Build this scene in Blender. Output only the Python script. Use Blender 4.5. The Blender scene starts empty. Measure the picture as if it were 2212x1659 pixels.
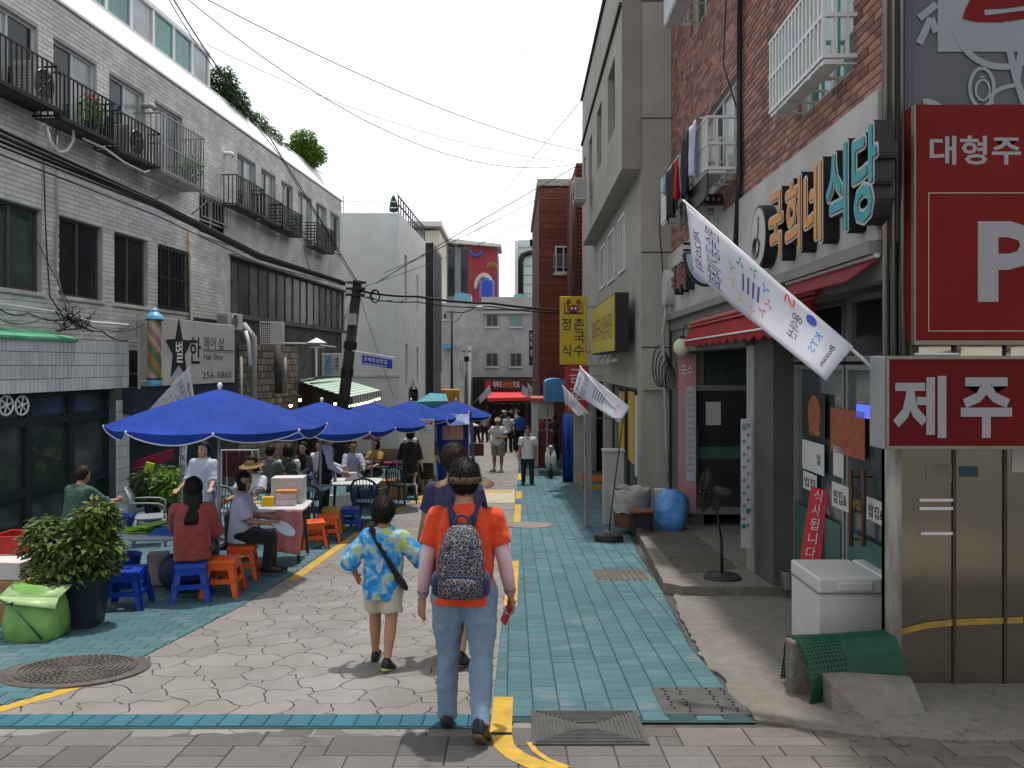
import bpy, bmesh, math, random
from mathutils import Vector, Matrix, noise
V = Vector
R = math.radians
rng = random.Random(7)
sc = bpy.context.scene
COL = sc.collection
#  camera, sky, sun, exposure
F = 1726.0                       # focal length in units of a 2212-wide frame
cam = bpy.data.cameras.new('camera')
camo = bpy.data.objects.new('camera', cam)
COL.objects.link(camo)
cam.sensor_width = 36.0
cam.lens = 36.0 * F / 2212.0
cam.shift_y = -(829.5 - 788.0) / 2212.0
cam.clip_start = 0.05
cam.clip_end = 2000
camo.location = (0, 0, 0)
camo.rotation_euler = (R(90), 0, 0)
sc.camera = camo
SUN = V((0.075, 0.22, 1.0)).normalized()
SUN_EL = math.asin(SUN.z)
SUN_AZ = math.atan2(SUN.x, SUN.y)
world = bpy.data.worlds.new('World')
sc.world = world
world.use_nodes = True
wn = world.node_tree.nodes
wl = world.node_tree.links
bg = wn['Background']
sky = wn.new('ShaderNodeTexSky')
sky.sky_type = 'NISHITA'
sky.sun_disc = False
sky.sun_elevation = SUN_EL
sky.sun_rotation = SUN_AZ
sky.air_density = 1.0
sky.dust_density = 1.0
sky.ozone_density = 1.0
hs = wn.new('ShaderNodeHueSaturation')
hs.inputs['Saturation'].default_value = 0.18
wl.new(sky.outputs[0], hs.inputs['Color'])
wl.new(hs.outputs[0], bg.inputs[0])
bg.inputs[1].default_value = 0.15
sl = bpy.data.lights.new('sun', 'SUN')
sl.energy = 2.05
sl.angle = R(1.5)
sl.color = (1.0, 0.965, 0.9)
slo = bpy.data.objects.new('sun', sl)
COL.objects.link(slo)
slo.location = (0, 0, 30)
slo.rotation_euler = (-SUN).to_track_quat('-Z', 'Y').to_euler()
vs = sc.view_settings
vs.view_transform = 'Standard'
vs.look = 'None'
vs.exposure = 0.78
vs.gamma = 1.0
sc.render.film_transparent = False
sc.cycles.max_bounces = 6
sc.cycles.diffuse_bounces = 3
sc.cycles.glossy_bounces = 3
sc.cycles.transmission_bounces = 4
sc.cycles.transparent_max_bounces = 6
sc.cycles.use_denoising = True
sc.cycles.caustics_reflective = False
sc.cycles.caustics_refractive = False
#  measuring helpers
def at(px, py, Y):
 return V(((px - 1106) / F * Y, Y, (788 - py) / F * Y))
def gz(Y):
 """height of the sloping street"""
 if Y <= 18:
  return -(1.87 + 0.0667 * Y)
 if Y >= 22:
  return -(2.384 + 0.041 * Y)
 t = (Y - 18) / 4
 a = -(1.87 + 0.0667 * 18)
 b = -(2.384 + 0.041 * 22)
 m0, m1 = -0.0667 * 4, -0.041 * 4
 return (2*t**3-3*t*t+1)*a + (t**3-2*t*t+t)*m0 + (-2*t**3+3*t*t)*b + (t**3-t*t)*m1
def gp(px, py, dz=0.0):
 """point of the street seen at a picture position"""
 Y = 3228.0 / (py - 903) if py > 1073 else 4115.0 / (py - 858.8)
 return V(((px - 1106) / F * Y, Y, gz(Y) + dz))
def G(x, y, dz=0.0):
 return V((x, y, gz(y) + dz))
#  materials
MATS = {}
def mat(name, col, rough=0.7, var=0.12, scale=6.0, bump=0.0, bscale=40.0, metal=0.0, spec=0.3, col2=None,
  rnd=0.0, detail=4.0, emit=None, estr=1.0, alpha=1.0, trans=0.0, dirt=0.0, sheen=0.0, stretch=None, contrast=0.5, wear=None):
 if name in MATS:
  return MATS[name]
 m = bpy.data.materials.new(name)
 MATS[name] = m
 m.use_nodes = True
 nt = m.node_tree
 n, l = nt.nodes, nt.links
 b = n['Principled BSDF']
 b.inputs['Roughness'].default_value = rough
 b.inputs['Metallic'].default_value = metal
 b.inputs['Specular IOR Level'].default_value = spec
 if trans:
  b.inputs['Transmission Weight'].default_value = trans
 if alpha < 1:
  b.inputs['Alpha'].default_value = alpha
 if sheen:
  b.inputs['Sheen Weight'].default_value = sheen
 tc = n.new('ShaderNodeTexCoord')
 src = tc.outputs['Object']
 if stretch:
  mp = n.new('ShaderNodeMapping')
  mp.inputs['Scale'].default_value = stretch
  l.new(src, mp.inputs[0])
  src = mp.outputs[0]
 c = tuple(col) + (1,)
 if col2 is None:
  k = 1 - var
  k2 = 1 + var
  ca = tuple(min(1, x * k) for x in col) + (1,)
  cb = tuple(min(1, x * k2) for x in col) + (1,)
 else:
  ca, cb = c, tuple(col2) + (1,)
 last = None
 if var or col2:
  t = n.new('ShaderNodeTexNoise')
  t.inputs['Scale'].default_value = scale
  t.inputs['Detail'].default_value = detail
  t.inputs['Roughness'].default_value = 0.62
  l.new(src, t.inputs['Vector'])
  rp = n.new('ShaderNodeValToRGB')
  rp.color_ramp.elements[0].position = 0.5 - contrast * 0.4
  rp.color_ramp.elements[1].position = 0.5 + contrast * 0.4
  rp.color_ramp.elements[0].color = ca
  rp.color_ramp.elements[1].color = cb
  l.new(t.outputs[0], rp.inputs[0])
  last = rp.outputs[0]
 if rnd:
  a = n.new('ShaderNodeAttribute')
  a.attribute_name = 'rnd'
  mr = n.new('ShaderNodeMapRange')
  mr.inputs['To Min'].default_value = 1 - rnd
  mr.inputs['To Max'].default_value = 1 + rnd
  l.new(a.outputs['Fac'], mr.inputs[0])
  mx = n.new('ShaderNodeVectorMath')
  mx.operation = 'SCALE'
  if last:
   l.new(last, mx.inputs[0])
  else:
   mx.inputs[0].default_value = col
  l.new(mr.outputs[0], mx.inputs['Scale'])
  last = mx.outputs[0]
 if dirt:
  t2 = n.new('ShaderNodeTexNoise')
  t2.inputs['Scale'].default_value = 1.1
  t2.inputs['Detail'].default_value = 6
  l.new(tc.outputs['Object'], t2.inputs['Vector'])
  r2 = n.new('ShaderNodeValToRGB')
  r2.color_ramp.elements[0].position = 0.35
  r2.color_ramp.elements[1].position = 0.62
  d = 1 - dirt
  r2.color_ramp.elements[0].color = (d, d * 0.98, d * 0.94, 1)
  r2.color_ramp.elements[1].color = (1, 1, 1, 1)
  l.new(t2.outputs[0], r2.inputs[0])
  mm = n.new('ShaderNodeVectorMath')
  mm.operation = 'MULTIPLY'
  if last:
   l.new(last, mm.inputs[0])
  else:
   mm.inputs[0].default_value = col
  l.new(r2.outputs[0], mm.inputs[1])
  last = mm.outputs[0]
 if wear:
  t4 = n.new('ShaderNodeTexNoise')
  t4.inputs['Scale'].default_value = wear[1]
  t4.inputs['Detail'].default_value = 9
  t4.inputs['Roughness'].default_value = 0.72
  ge = n.new('ShaderNodeNewGeometry')
  l.new(ge.outputs['Position'], t4.inputs['Vector'])
  r4 = n.new('ShaderNodeValToRGB')
  r4.color_ramp.elements[0].position = wear[2]
  r4.color_ramp.elements[1].position = wear[2] + 0.12
  l.new(t4.outputs[0], r4.inputs[0])
  mw = n.new('ShaderNodeMix')
  mw.data_type = 'RGBA'
  l.new(r4.outputs[0], mw.inputs['Factor'])
  if last:
   l.new(last, mw.inputs['A'])
  else:
   mw.inputs['A'].default_value = c
  mw.inputs['B'].default_value = tuple(wear[0]) + (1,)
  last = mw.outputs['Result']
 if last:
  l.new(last, b.inputs['Base Color'])
 else:
  b.inputs['Base Color'].default_value = c
 if bump:
  t3 = n.new('ShaderNodeTexNoise')
  t3.inputs['Scale'].default_value = bscale
  t3.inputs['Detail'].default_value = 4
  l.new(src, t3.inputs['Vector'])
  bp = n.new('ShaderNodeBump')
  bp.inputs['Strength'].default_value = bump
  bp.inputs['Distance'].default_value = 0.02
  l.new(t3.outputs[0], bp.inputs['Height'])
  l.new(bp.outputs[0], b.inputs['Normal'])
 if emit:
  b.inputs['Emission Color'].default_value = tuple(emit) + (1,)
  b.inputs['Emission Strength'].default_value = estr
 return m
def translucent(m, w):
 """thin cloth: part of the light comes through"""
 n, l = m.node_tree.nodes, m.node_tree.links
 b = n['Principled BSDF']
 tr = n.new('ShaderNodeBsdfTranslucent')
 mx = n.new('ShaderNodeMixShader')
 mx.inputs[0].default_value = w
 if b.inputs['Base Color'].links:
  l.new(b.inputs['Base Color'].links[0].from_socket, tr.inputs['Color'])
 else:
  tr.inputs['Color'].default_value = b.inputs['Base Color'].default_value
 l.new(b.outputs[0], mx.inputs[1])
 l.new(tr.outputs[0], mx.inputs[2])
 l.new(mx.outputs[0], n['Material Output'].inputs['Surface'])
 return m
def glassmat(name, tint, rough=0.06, spec=0.6):
 """window glass over a dark room: dark, glossy, slightly tinted"""
 return mat(name, tint, rough=rough, var=0.35, scale=1.3, spec=spec)
#  mesh builder
class MB:
 def __init__(self):
  self.v, self.f, self.m, self.r = [], [], [], []
 def add(self, vs, fs, mat=0, r=0.5):
  o = len(self.v)
  self.v.extend([tuple(x) for x in vs])
  for q in fs:
   self.f.append(tuple(i + o for i in q))
   self.m.append(mat)
   self.r.append(r)
 def obox(self, p, a, b, c, mat=0, r=0.5):
  p, a, b, c = V(p), V(a), V(b), V(c)
  vs = [p, p+a, p+a+b, p+b, p+c, p+a+c, p+a+b+c, p+b+c]
  fs = [(0, 3, 2, 1), (4, 5, 6, 7), (0, 1, 5, 4), (1, 2, 6, 5), (2, 3, 7, 6), (3, 0, 4, 7)]
  if a.cross(b).dot(c) < 0:
   fs = [q[::-1] for q in fs]
  self.add(vs, fs, mat, r)
  return self
 def box(self, x0, x1, y0, y1, z0, z1, mat=0, r=0.5):
  return self.obox((x0, y0, z0), (x1-x0, 0, 0), (0, y1-y0, 0), (0, 0, z1-z0), mat, r)
 def cbox(self, c, s, rz=0.0, mat=0, M=None):
  """centred box, turned about z (or by M)"""
  M = M or Matrix.Rotation(rz, 3, 'Z')
  a, b, d = M @ V((s[0], 0, 0)), M @ V((0, s[1], 0)), M @ V((0, 0, s[2]))
  return self.obox(V(c) - (a+b+d)/2, a, b, d, mat)
 def quad(self, a, b, c, d, mat=0, r=0.5):
  self.add([a, b, c, d], [(0, 1, 2, 3)], mat, r)
  return self
 def tube(self, pts, rad, n=8, mat=0, cap=True, flat=None):
  pts = [V(p) for p in pts]
  if not isinstance(rad, (list, tuple)):
   rad = [rad] * len(pts)
  rings = []
  up = None
  for i, p in enumerate(pts):
   if i == 0:
    d = pts[1] - p
   elif i == len(pts) - 1:
    d = p - pts[i-1]
   else:
    d = (pts[i+1] - p).normalized() + (p - pts[i-1]).normalized()
   if d.length < 1e-9:
    d = V((0, 0, 1))
   d.normalize()
   if up is None:
    up = V((0, 0, 1)) if abs(d.z) < 0.9 else V((1, 0, 0))
   x = d.cross(up)
   if x.length < 1e-6:
    x = d.orthogonal()
   x.normalize()
   y = x.cross(d).normalized()
   up = y
   fx = flat if flat else 1.0
   rings.append([p + x * math.cos(2*math.pi*k/n) * rad[i] + y * math.sin(2*math.pi*k/n) * rad[i] * fx for k in range(n)])
  self.loft(rings, cap, mat)
  return self
 def loft(self, rings, cap=True, mat=0, close=True):
  n = len(rings[0])
  vs = [p for r in rings for p in r]
  fs = []
  for i in range(len(rings) - 1):
   for k in range(n if close else n - 1):
    k2 = (k + 1) % n
    fs.append((i*n+k, i*n+k2, (i+1)*n+k2, (i+1)*n+k))
  if cap:
   fs.append(tuple(range(n))[::-1])
   fs.append(tuple((len(rings)-1)*n + k for k in range(n)))
  self.add(vs, fs, mat)
  return self
 def ell(self, c, r, n=14, m=9, M=None, mat=0):
  c = V(c)
  M = M or Matrix.Identity(3)
  if not isinstance(r, (list, tuple)):
   r = (r, r, r)
  vs = [c + M @ V((0, 0, -r[2]))]
  for i in range(1, m):
   ph = -math.pi/2 + math.pi*i/m
   for k in range(n):
    th = 2*math.pi*k/n
    vs.append(c + M @ V((r[0]*math.cos(ph)*math.cos(th), r[1]*math.cos(ph)*math.sin(th), r[2]*math.sin(ph))))
  vs.append(c + M @ V((0, 0, r[2])))
  fs = []
  for k in range(n):
   fs.append((0, 1+(k+1) % n, 1+k))
   L = 1+(m-2)*n
   fs.append((len(vs)-1, L+k, L+(k+1) % n))
  for i in range(m-2):
   for k in range(n):
    a = 1+i*n
    fs.append((a+k, a+(k+1) % n, a+n+(k+1) % n, a+n+k))
  self.add(vs, fs, mat)
  return self
 def lathe(self, prof, c=(0, 0, 0), n=20, M=None, mat=0, cap=True):
  c = V(c)
  M = M or Matrix.Identity(3)
  rings = [[c + M @ V((r*math.cos(2*math.pi*k/n), r*math.sin(2*math.pi*k/n), z)) for k in range(n)] for r, z in prof]
  return self.loft(rings, cap, mat)
 def prism(self, poly, o, u, v, w, mat=0, r=0.5):
  """2-D outline (counter-clockwise in u,v) pushed along w"""
  o, u, v, w = V(o), V(u), V(v), V(w)
  n = len(poly)
  vs = [o + u*p[0] + v*p[1] for p in poly] + [o + u*p[0] + v*p[1] + w for p in poly]
  fs = [tuple(range(n))[::-1], tuple(range(n, 2*n))]
  for k in range(n):
   k2 = (k+1) % n
   fs.append((k, k2, n+k2, n+k))
  if u.cross(v).dot(w) < 0:
   fs = [q[::-1] for q in fs]
  self.add(vs, fs, mat, r)
  return self
 def mesh(self, name, mats, smooth=False, M=None):
  me = bpy.data.meshes.new(name)
  vs = self.v
  if M is not None:
   vs = [tuple(M @ V(p)) for p in vs]
  me.from_pydata(vs, [], self.f)
  for m in (mats if isinstance(mats, (list, tuple)) else [mats]):
   me.materials.append(m)
  me.polygons.foreach_set('material_index', self.m)
  if smooth:
   me.polygons.foreach_set('use_smooth', [True] * len(self.f))
  at_ = me.attributes.new('rnd', 'FLOAT', 'FACE')
  at_.data.foreach_set('value', self.r)
  me.update()
  return me
 def build(self, name, mats, parent=None, smooth=False, bevel=0.0, world=True, seg=2, auto=None):
  M = ROOT[parent].inverted() if (parent is not None and world and parent in ROOT) else None
  me = self.mesh(name, mats, smooth or auto is not None, M)
  ob = bpy.data.objects.new(name, me)
  COL.objects.link(ob)
  if parent is not None:
   ob.parent = parent
  ROOT[ob] = ROOT.get(parent, Matrix.Identity(4)) if parent is not None else Matrix.Identity(4)
  if bevel:
   bv = ob.modifiers.new('bevel', 'BEVEL')
   bv.width = bevel
   bv.segments = seg
   bv.limit_method = 'ANGLE'
   bv.angle_limit = R(35)
   bv.harden_normals = False
  if auto is not None:
   try:
    me.set_sharp_from_angle(angle=R(auto))
   except Exception:
    pass
  return ob
ROOT = {}
def tag(o, label, cat, group=None, kind=None):
 o['label'] = label
 o['category'] = cat
 if group:
  o['group'] = group
 if kind:
  o['kind'] = kind
 return o
def thing(name, label, cat, loc=(0, 0, 0), rz=0.0, group=None, kind=None):
 o = bpy.data.objects.new(name, None)
 o.empty_display_size = 0.1
 COL.objects.link(o)
 o.location = loc
 o.rotation_euler = (0, 0, rz)
 ROOT[o] = Matrix.Translation(V(loc)) @ Matrix.Rotation(rz, 4, 'Z')
 return tag(o, label, cat, group, kind)
def struct(o):
 o['kind'] = 'structure'
 return o
def dup(root, loc, rz=0.0, label=None, scale=1.0):
 r = root.copy()
 COL.objects.link(r)
 r.location = loc
 r.rotation_euler = (0, 0, rz)
 r.scale = (scale, scale, scale)
 if label:
  r['label'] = label
 for ch in KIDS(root):
  c = ch.copy()
  COL.objects.link(c)
  c.parent = r
  for g in KIDS(ch):
   d = g.copy()
   COL.objects.link(d)
   d.parent = c
 ROOT[r] = Matrix.Translation(V(loc)) @ Matrix.Rotation(rz, 4, 'Z') @ Matrix.Scale(scale, 4)
 return r
def KIDS(o):
 return [c for c in ALLCH.get(o, [])] if o in ALLCH else list(o.children)
ALLCH = {}
#  lettering
def text(s, o, u, v, w, h, m, parent, bold=0.0, depth=0.002, name='lettering', n=None, keep=False, world=True, align='c'):
 """letters fitted in a w x h box whose lower left corner is o, along u and up v"""
 cu = bpy.data.curves.new('lettering', 'FONT')
 cu.body = s
 cu.size = 1.0
 cu.resolution_u = 2
 cu.offset = bold
 tmp = bpy.data.objects.new('tmp_text', cu)
 me = bpy.data.meshes.new_from_object(tmp)
 bpy.data.objects.remove(tmp)
 bpy.data.curves.remove(cu)
 if len(me.vertices) == 0:
  return None
 xs = [p.co.x for p in me.vertices]
 ys = [p.co.y for p in me.vertices]
 x0, x1, y0, y1 = min(xs), max(xs), min(ys), max(ys)
 u, v, o = V(u).normalized(), V(v).normalized(), V(o)
 nn = u.cross(v).normalized()
 sx, sy = w / max(1e-6, x1-x0), h / max(1e-6, y1-y0)
 if keep:
  sx = sy = min(sx, sy)
  o = o + u*(w-(x1-x0)*sx)/2 + v*(h-(y1-y0)*sy)/2
 fs = [tuple(p.vertices) for p in me.polygons]
 cs = [p.co.copy() for p in me.vertices]
 bpy.data.meshes.remove(me)
 mb = MB()
 mb.add([o + u*((c.x-x0)*sx) + v*((c.y-y0)*sy) + nn*depth for c in cs], fs)
 return mb.build(name, m, parent, world=world)
#  a wall plane seen in the picture
class Wall:
 """vertical plane X = x0 + k*Y; n points to the street (side: -1 for a wall right of the street)"""
 def __init__(self, x0, k, side):
  self.x0, self.k = x0, k
  d = math.hypot(1, k)
  self.u = V((k/d, 1/d, 0))
  self.n = V((1/d, -k/d, 0)) * side
  self.side = side
 def p(self, Y, z, d=0.0):
  return V((self.x0 + self.k*Y, Y, z)) + self.n*d
 def Y(self, px, d=0.0):
  return (self.x0 + self.side*d) / ((px-1106)/F - self.k)
 def Z(self, px, py, d=0.0):
  return (788-py)/F*self.Y(px, d)
 def box(self, mb, Y0, Y1, z0, z1, d0, d1, mat=0, r=0.5):
  p = self.p(Y0, z0, d0)
  return mb.obox(p, self.p(Y1, z0, d0)-p, V((0, 0, z1-z0)), self.n*(d1-d0), mat, r)
 def sheet(self, mb, Y0, Y1, z0, z1, openings, depth=0.14, mat=0, d=0.0):
  """wall face with holes and their reveals"""
  ys = sorted(set([Y0, Y1] + [min(max(q, Y0), Y1) for o in openings for q in o[:2]]))
  zs = sorted(set([z0, z1] + [min(max(q, z0), z1) for o in openings for q in o[2:4]]))
  for i in range(len(ys)-1):
   for j in range(len(zs)-1):
    cy, cz = (ys[i]+ys[i+1])/2, (zs[j]+zs[j+1])/2
    if any(o[0] < cy < o[1] and o[2] < cz < o[3] for o in openings):
     continue
    q = [self.p(ys[i], zs[j], d), self.p(ys[i+1], zs[j], d), self.p(ys[i+1], zs[j+1], d), self.p(ys[i], zs[j+1], d)]
    if self.side < 0:
     q = q[::-1]
    mb.add(q, [(0, 1, 2, 3)], mat)
  for o in openings:
   a, b, c, e = o[:4]
   P = lambda Y, z, dd: self.p(Y, z, d+dd)
   for q in ([P(a, c, 0), P(b, c, 0), P(b, c, -depth), P(a, c, -depth)], [P(a, e, 0), P(b, e, 0), P(b, e, -depth), P(a, e, -depth)],
     [P(a, c, 0), P(a, e, 0), P(a, e, -depth), P(a, c, -depth)], [P(b, c, 0), P(b, e, 0), P(b, e, -depth), P(b, c, -depth)],
     [P(a, c, -depth), P(b, c, -depth), P(b, e, -depth), P(a, e, -depth)]):
    mb.add(q, [(0, 1, 2, 3)], mat)
 def window(self, parent, Y0, Y1, z0, z1, fm, gm, d=-0.1, nv=2, fw=0.05, nh=1, gm2=None, bar=0.05, name='window', zsplit=None):
  """frame as a part with one pane for each light"""
  mb = MB()
  self.box(mb, Y0, Y1, z0, z0+fw, d, d+bar)
  self.box(mb, Y0, Y1, z1-fw, z1, d, d+bar)
  self.box(mb, Y0, Y0+fw, z0+fw, z1-fw, d, d+bar)
  self.box(mb, Y1-fw, Y1, z0+fw, z1-fw, d, d+bar)
  W, H = (Y1-Y0-2*fw), (z1-z0-2*fw)
  for i in range(1, nv):
   y = Y0+fw+W*i/nv
   self.box(mb, y-fw*.45, y+fw*.45, z0+fw, z1-fw, d+.004, d+bar-.006)
  zz = [z0+fw] + ([zsplit] if zsplit else [z0+fw+H*j/nh for j in range(1, nh)]) + [z1-fw]
  for z in zz[1:-1]:
   self.box(mb, Y0+fw, Y1-fw, z-fw*.4, z+fw*.4, d+.006, d+bar-.01)
  f = mb.build(name, fm, parent)
  for i in range(nv):
   for j in range(len(zz)-1):
    g = MB()
    self.box(g, Y0+fw+W*i/nv, Y0+fw+W*(i+1)/nv, zz[j], zz[j+1], d+.008+.010*(i % 2), d+.014+.010*(i % 2))
    g.build('pane', (gm2 if (gm2 and i % 2) else gm), f)
  return f
def cover(piece_list, single, name, rest_name, mats, parent, limit=300):
 """piece_list: (size_in_picture, builder(mb, r)); the largest become parts, the rest one joined part"""
 pass
#  GROUND
def h01(*k):
 return random.Random(hash(k) & 0xffffffff).random()
M_bed = mat('joint_sand', (0.075, 0.07, 0.063), 0.95, 0.3, 9)
M_flag = mat('flagstone_concrete', (0.215, 0.205, 0.192), 0.85, 0.10, 2.2, bump=0.35, bscale=90, rnd=0.07, dirt=0.12, wear=((0.140, 0.132, 0.122), 1.3, 0.60))
M_teal = mat('teal_paint', (0.072, 0.153, 0.180), 0.8, 0.16, 3.0, bump=0.3, bscale=120, rnd=0.14, dirt=0.15, wear=((0.125, 0.160, 0.168), 2.2, 0.55))
M_tealbed = mat('teal_joint', (0.028, 0.055, 0.06), 0.9, 0.2, 6)
M_blueb = mat('blue_paint', (0.035, 0.135, 0.19), 0.75, 0.14, 4, bump=0.25, bscale=110, rnd=0.14, dirt=0.2)
M_pave = mat('grey_paver', (0.14, 0.135, 0.13), 0.88, 0.13, 3, bump=0.4, bscale=120, rnd=0.2, dirt=0.15, wear=((0.085, 0.08, 0.076), 1.8, 0.58))
M_pave2 = mat('warm_paver', (0.155, 0.14, 0.122), 0.9, 0.16, 3, bump=0.45, bscale=110, rnd=0.2, dirt=0.2, wear=((0.09, 0.082, 0.072), 1.6, 0.56))
M_yel = mat('yellow_paint', (0.50, 0.315, 0.04), 0.7, 0.18, 7, bump=0.25, bscale=90, dirt=0.15, wear=((0.20, 0.18, 0.14), 6.0, 0.56))
M_whp = mat('cream_paint', (0.44, 0.39, 0.30), 0.75, 0.12, 5, bump=0.2, bscale=90, dirt=0.2)
M_conc = mat('rough_concrete', (0.185, 0.170, 0.147), 0.95, 0.16, 9, bump=0.8, bscale=45, dirt=0.16)
M_concd = mat('dark_concrete', (0.16, 0.15, 0.13), 0.95, 0.25, 5, bump=0.8, bscale=60, dirt=0.3)
M_iron = mat('cast_iron', (0.10, 0.085, 0.075), 0.6, 0.3, 12, metal=0.3, bump=0.3, bscale=80)
M_irong = mat('grey_cast_iron', (0.085, 0.082, 0.078), 0.6, 0.2, 12, metal=0.3, bump=0.3, bscale=80)
def strip(mb, pts, w, dz, mat=0):
 """flat painted line along points (x, y)"""
 L = []
 for i, (x, y) in enumerate(pts):
  a = V(pts[max(0, i-1)]); b = V(pts[min(len(pts)-1, i+1)])
  d = (b-a).normalized()
  nrm = V((d.y, -d.x))
  L.append((G(x-nrm.x*w/2, y-nrm.y*w/2, dz), G(x+nrm.x*w/2, y+nrm.y*w/2, dz)))
 for i in range(len(L)-1):
  mb.quad(L[i][0], L[i][1], L[i+1][1], L[i+1][0], mat)
mb = MB()
ys = [-12 + 0.8*i for i in range(48)] + [27 + 4*i for i in range(40)]
xs = [-70, -12, -6, -2.5, 0, 3, 8, 70]
vs_, fs_ = [], []
for y in ys:
 for x in xs:
  vs_.append(G(x, y, -0.012))
for i in range(len(ys)-1):
 for j in range(len(xs)-1):
  a = i*len(xs)+j
  fs_.append((a, a+1, a+len(xs)+1, a+len(xs)))
mb.add(vs_, fs_)
ground = struct(mb.build('ground', M_bed))
def interp(tab, y):
 if y <= tab[0][0]:
  return tab[0][1]
 for (a, b), (c, d) in zip(tab, tab[1:]):
  if y <= c:
   return b + (d-b)*(y-a)/(c-a)
 return tab[-1][1]
EDGE_L = [(4.9, -3.5), (5.5, -3.12), (6.1, -2.9), (7.8, -2.70), (9.3, -2.62), (14, -2.58), (18, -2.3), (25, -1.95), (45, -1.6)]
XL_ = lambda y: interp(EDGE_L, y)
XR_ = lambda y: -0.13 + 0.016*(y-5) if y < 25 else 0.19 + 0.01*(y-25)
road = MB()
for i in range(0, 46):
 y0, y1 = 21 + i*1.0, 22 + i*1.0
 road.quad(G(-2.9, y0, -0.004), G(1.2, y0, -0.004), G(1.2, y1, -0.004), G(-2.9, y1, -0.004))
road = struct(road.build('road', M_flag))
a_ = 0.19
stones = []
fcache = {}
def jit(x, y):
 k = (round(x*50), round(y*50))
 if k not in fcache:
  r = random.Random(k[0]*7919 + k[1]*104729)
  fcache[k] = (x + r.uniform(-.055, .055), y + r.uniform(-.05, .05))
 return k, fcache[k]
for jj in range(0, 84):
 for ii in range(-14, 14):
  cx = a_*math.sqrt(3)*(ii + 0.5*(jj % 2))
  cy = 4.6 + a_*1.5*jj*0.92
  if cy > 23 or cx < XL_(cy)-0.35 or cx > XR_(cy)+0.3 or cy < 4.75:
   continue
  ks = [jit(cx + a_*math.cos(R(60*k+30)), cy + 0.92*a_*math.sin(R(60*k+30))) for k in range(6)]
  poly = []
  for q in range(6):
   (ka, pa), (kb, pb) = ks[q], ks[(q+1) % 6]
   poly.append(pa)
   r = random.Random((min(ka, kb), max(ka, kb)).__hash__())
   am = [r.uniform(-.05, .05), r.uniform(-.05, .05)]
   if ka > kb:
    am = [-am[1], -am[0]]
   d = V(pb)-V(pa)
   nrm = V((-d.y, d.x)).normalized()
   if d.length > 0.08:
    for t, z in ((0.25, am[0]), (0.5, (am[0]+am[1])*.6), (0.75, am[1])):
     z = max(-.3*d.length, min(.3*d.length, z))
     poly.append(tuple(V(pa) + d*t + nrm*z))
  c = V((sum(p[0] for p in poly)/len(poly), sum(p[1] for p in poly)/len(poly)))
  pp = []
  for p in poly:
   e = c - V(p)
   pp.append(V(p) + e.normalized()*min(0.0042, e.length*.2))
  stones.append((cy, pp, c))
def slab(mb, poly, dz0, dz1, r, mat=0):
 n = len(poly)
 c = V((sum(p[0] for p in poly)/n, sum(p[1] for p in poly)/n))
 top = [G(p[0] + (c[0]-p[0])*0.012, p[1] + (c[1]-p[1])*0.012, dz1) for p in poly]
 edge = [G(p[0], p[1], dz1-0.004) for p in poly]
 bot = [G(p[0], p[1], dz0) for p in poly]
 vs = top+edge+bot
 fs = [tuple(range(n))]
 for k in range(n):
  k2 = (k+1) % n
  fs.append((k, n+k, n+k2, k2))
  fs.append((n+k, 2*n+k, 2*n+k2, n+k2))
 mb.add(vs, fs, mat, r)
stones.sort(key=lambda s: s[0])
rest = MB()
for i, (cy, pp, c) in enumerate(stones):
 r = h01(i, 3)
 if i < 300:
  m_ = MB()
  slab(m_, pp, -0.012, 0.0 + 0.0015*h01(i, 9), r)
  m_.build('flagstone', M_flag, road)
 else:
  slab(rest, pp, -0.012, 0.0, r)
o = rest.build('flagstone_mass', M_flag, road)
o['kind'] = 'stuff'
def pavers(parent, rects, dz0, dz1, mats, name, nmax=300, see=None):
 """rects: (x0, x1, y0, y1, mat); nearest ones are parts sharing mesh data, the others are joined"""
 cache = {}
 rest = MB()
 rects = sorted(rects, key=lambda q: (0 if (see is None or see(q)) else 1, q[2]))
 n = 0
 for i, (x0, x1, y0, y1, mi) in enumerate(rects):
  g = 0.0035
  x0, x1, y0, y1 = x0+g, x1-g, y0+g, y1-g
  if x1-x0 < 0.02 or y1-y0 < 0.02:
   continue
  w, d = round(x1-x0, 3), round(y1-y0, 3)
  r = h01(i, 17)
  if n < nmax and y1 < 17.8 and (see is None or see((x0, x1, y0, y1, mi))):
   key = (w, d, mi, int(r*6))
   if key not in cache:
    m_ = MB()
    s = -0.0667
    b = 0.004
    top = [(b, b), (w-b, b), (w-b, d-b), (b, d-b)]
    base = [(0, 0), (w, 0), (w, d), (0, d)]
    vs = [(x, y, y*s+dz1) for x, y in top] + [(x, y, y*s+dz1-b) for x, y in base] + [(x, y, y*s+dz0) for x, y in base]
    fs = [(0, 1, 2, 3)] + [q for k in range(4) for q in ((k, 4+k, 4+(k+1) % 4, (k+1) % 4), (4+k, 8+k, 8+(k+1) % 4, 4+(k+1) % 4))]
    m_.add(vs, fs, 0, (int(r*6)+.5)/6)
    cache[key] = m_.mesh(name, mats[mi])
   ob = bpy.data.objects.new(name, cache[key])
   COL.objects.link(ob)
   ob.parent = parent
   ob.location = (x0, y0, gz(y0) + 0.0015*h01(i, 5))
   n += 1
  else:
   slab(rest, [(x0, y0), (x1, y0), (x1, y1), (x0, y1)], dz0, dz1, r, mi)
 if rest.f:
  o = rest.build(name + '_mass', mats, parent)
  o['kind'] = 'stuff'
def inview(q):
 y = q[2]
 if y < 4.2:
  return False
 px = 1106 + F*(q[0]+q[1])/2/y
 return -20 < px < 2230
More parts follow.
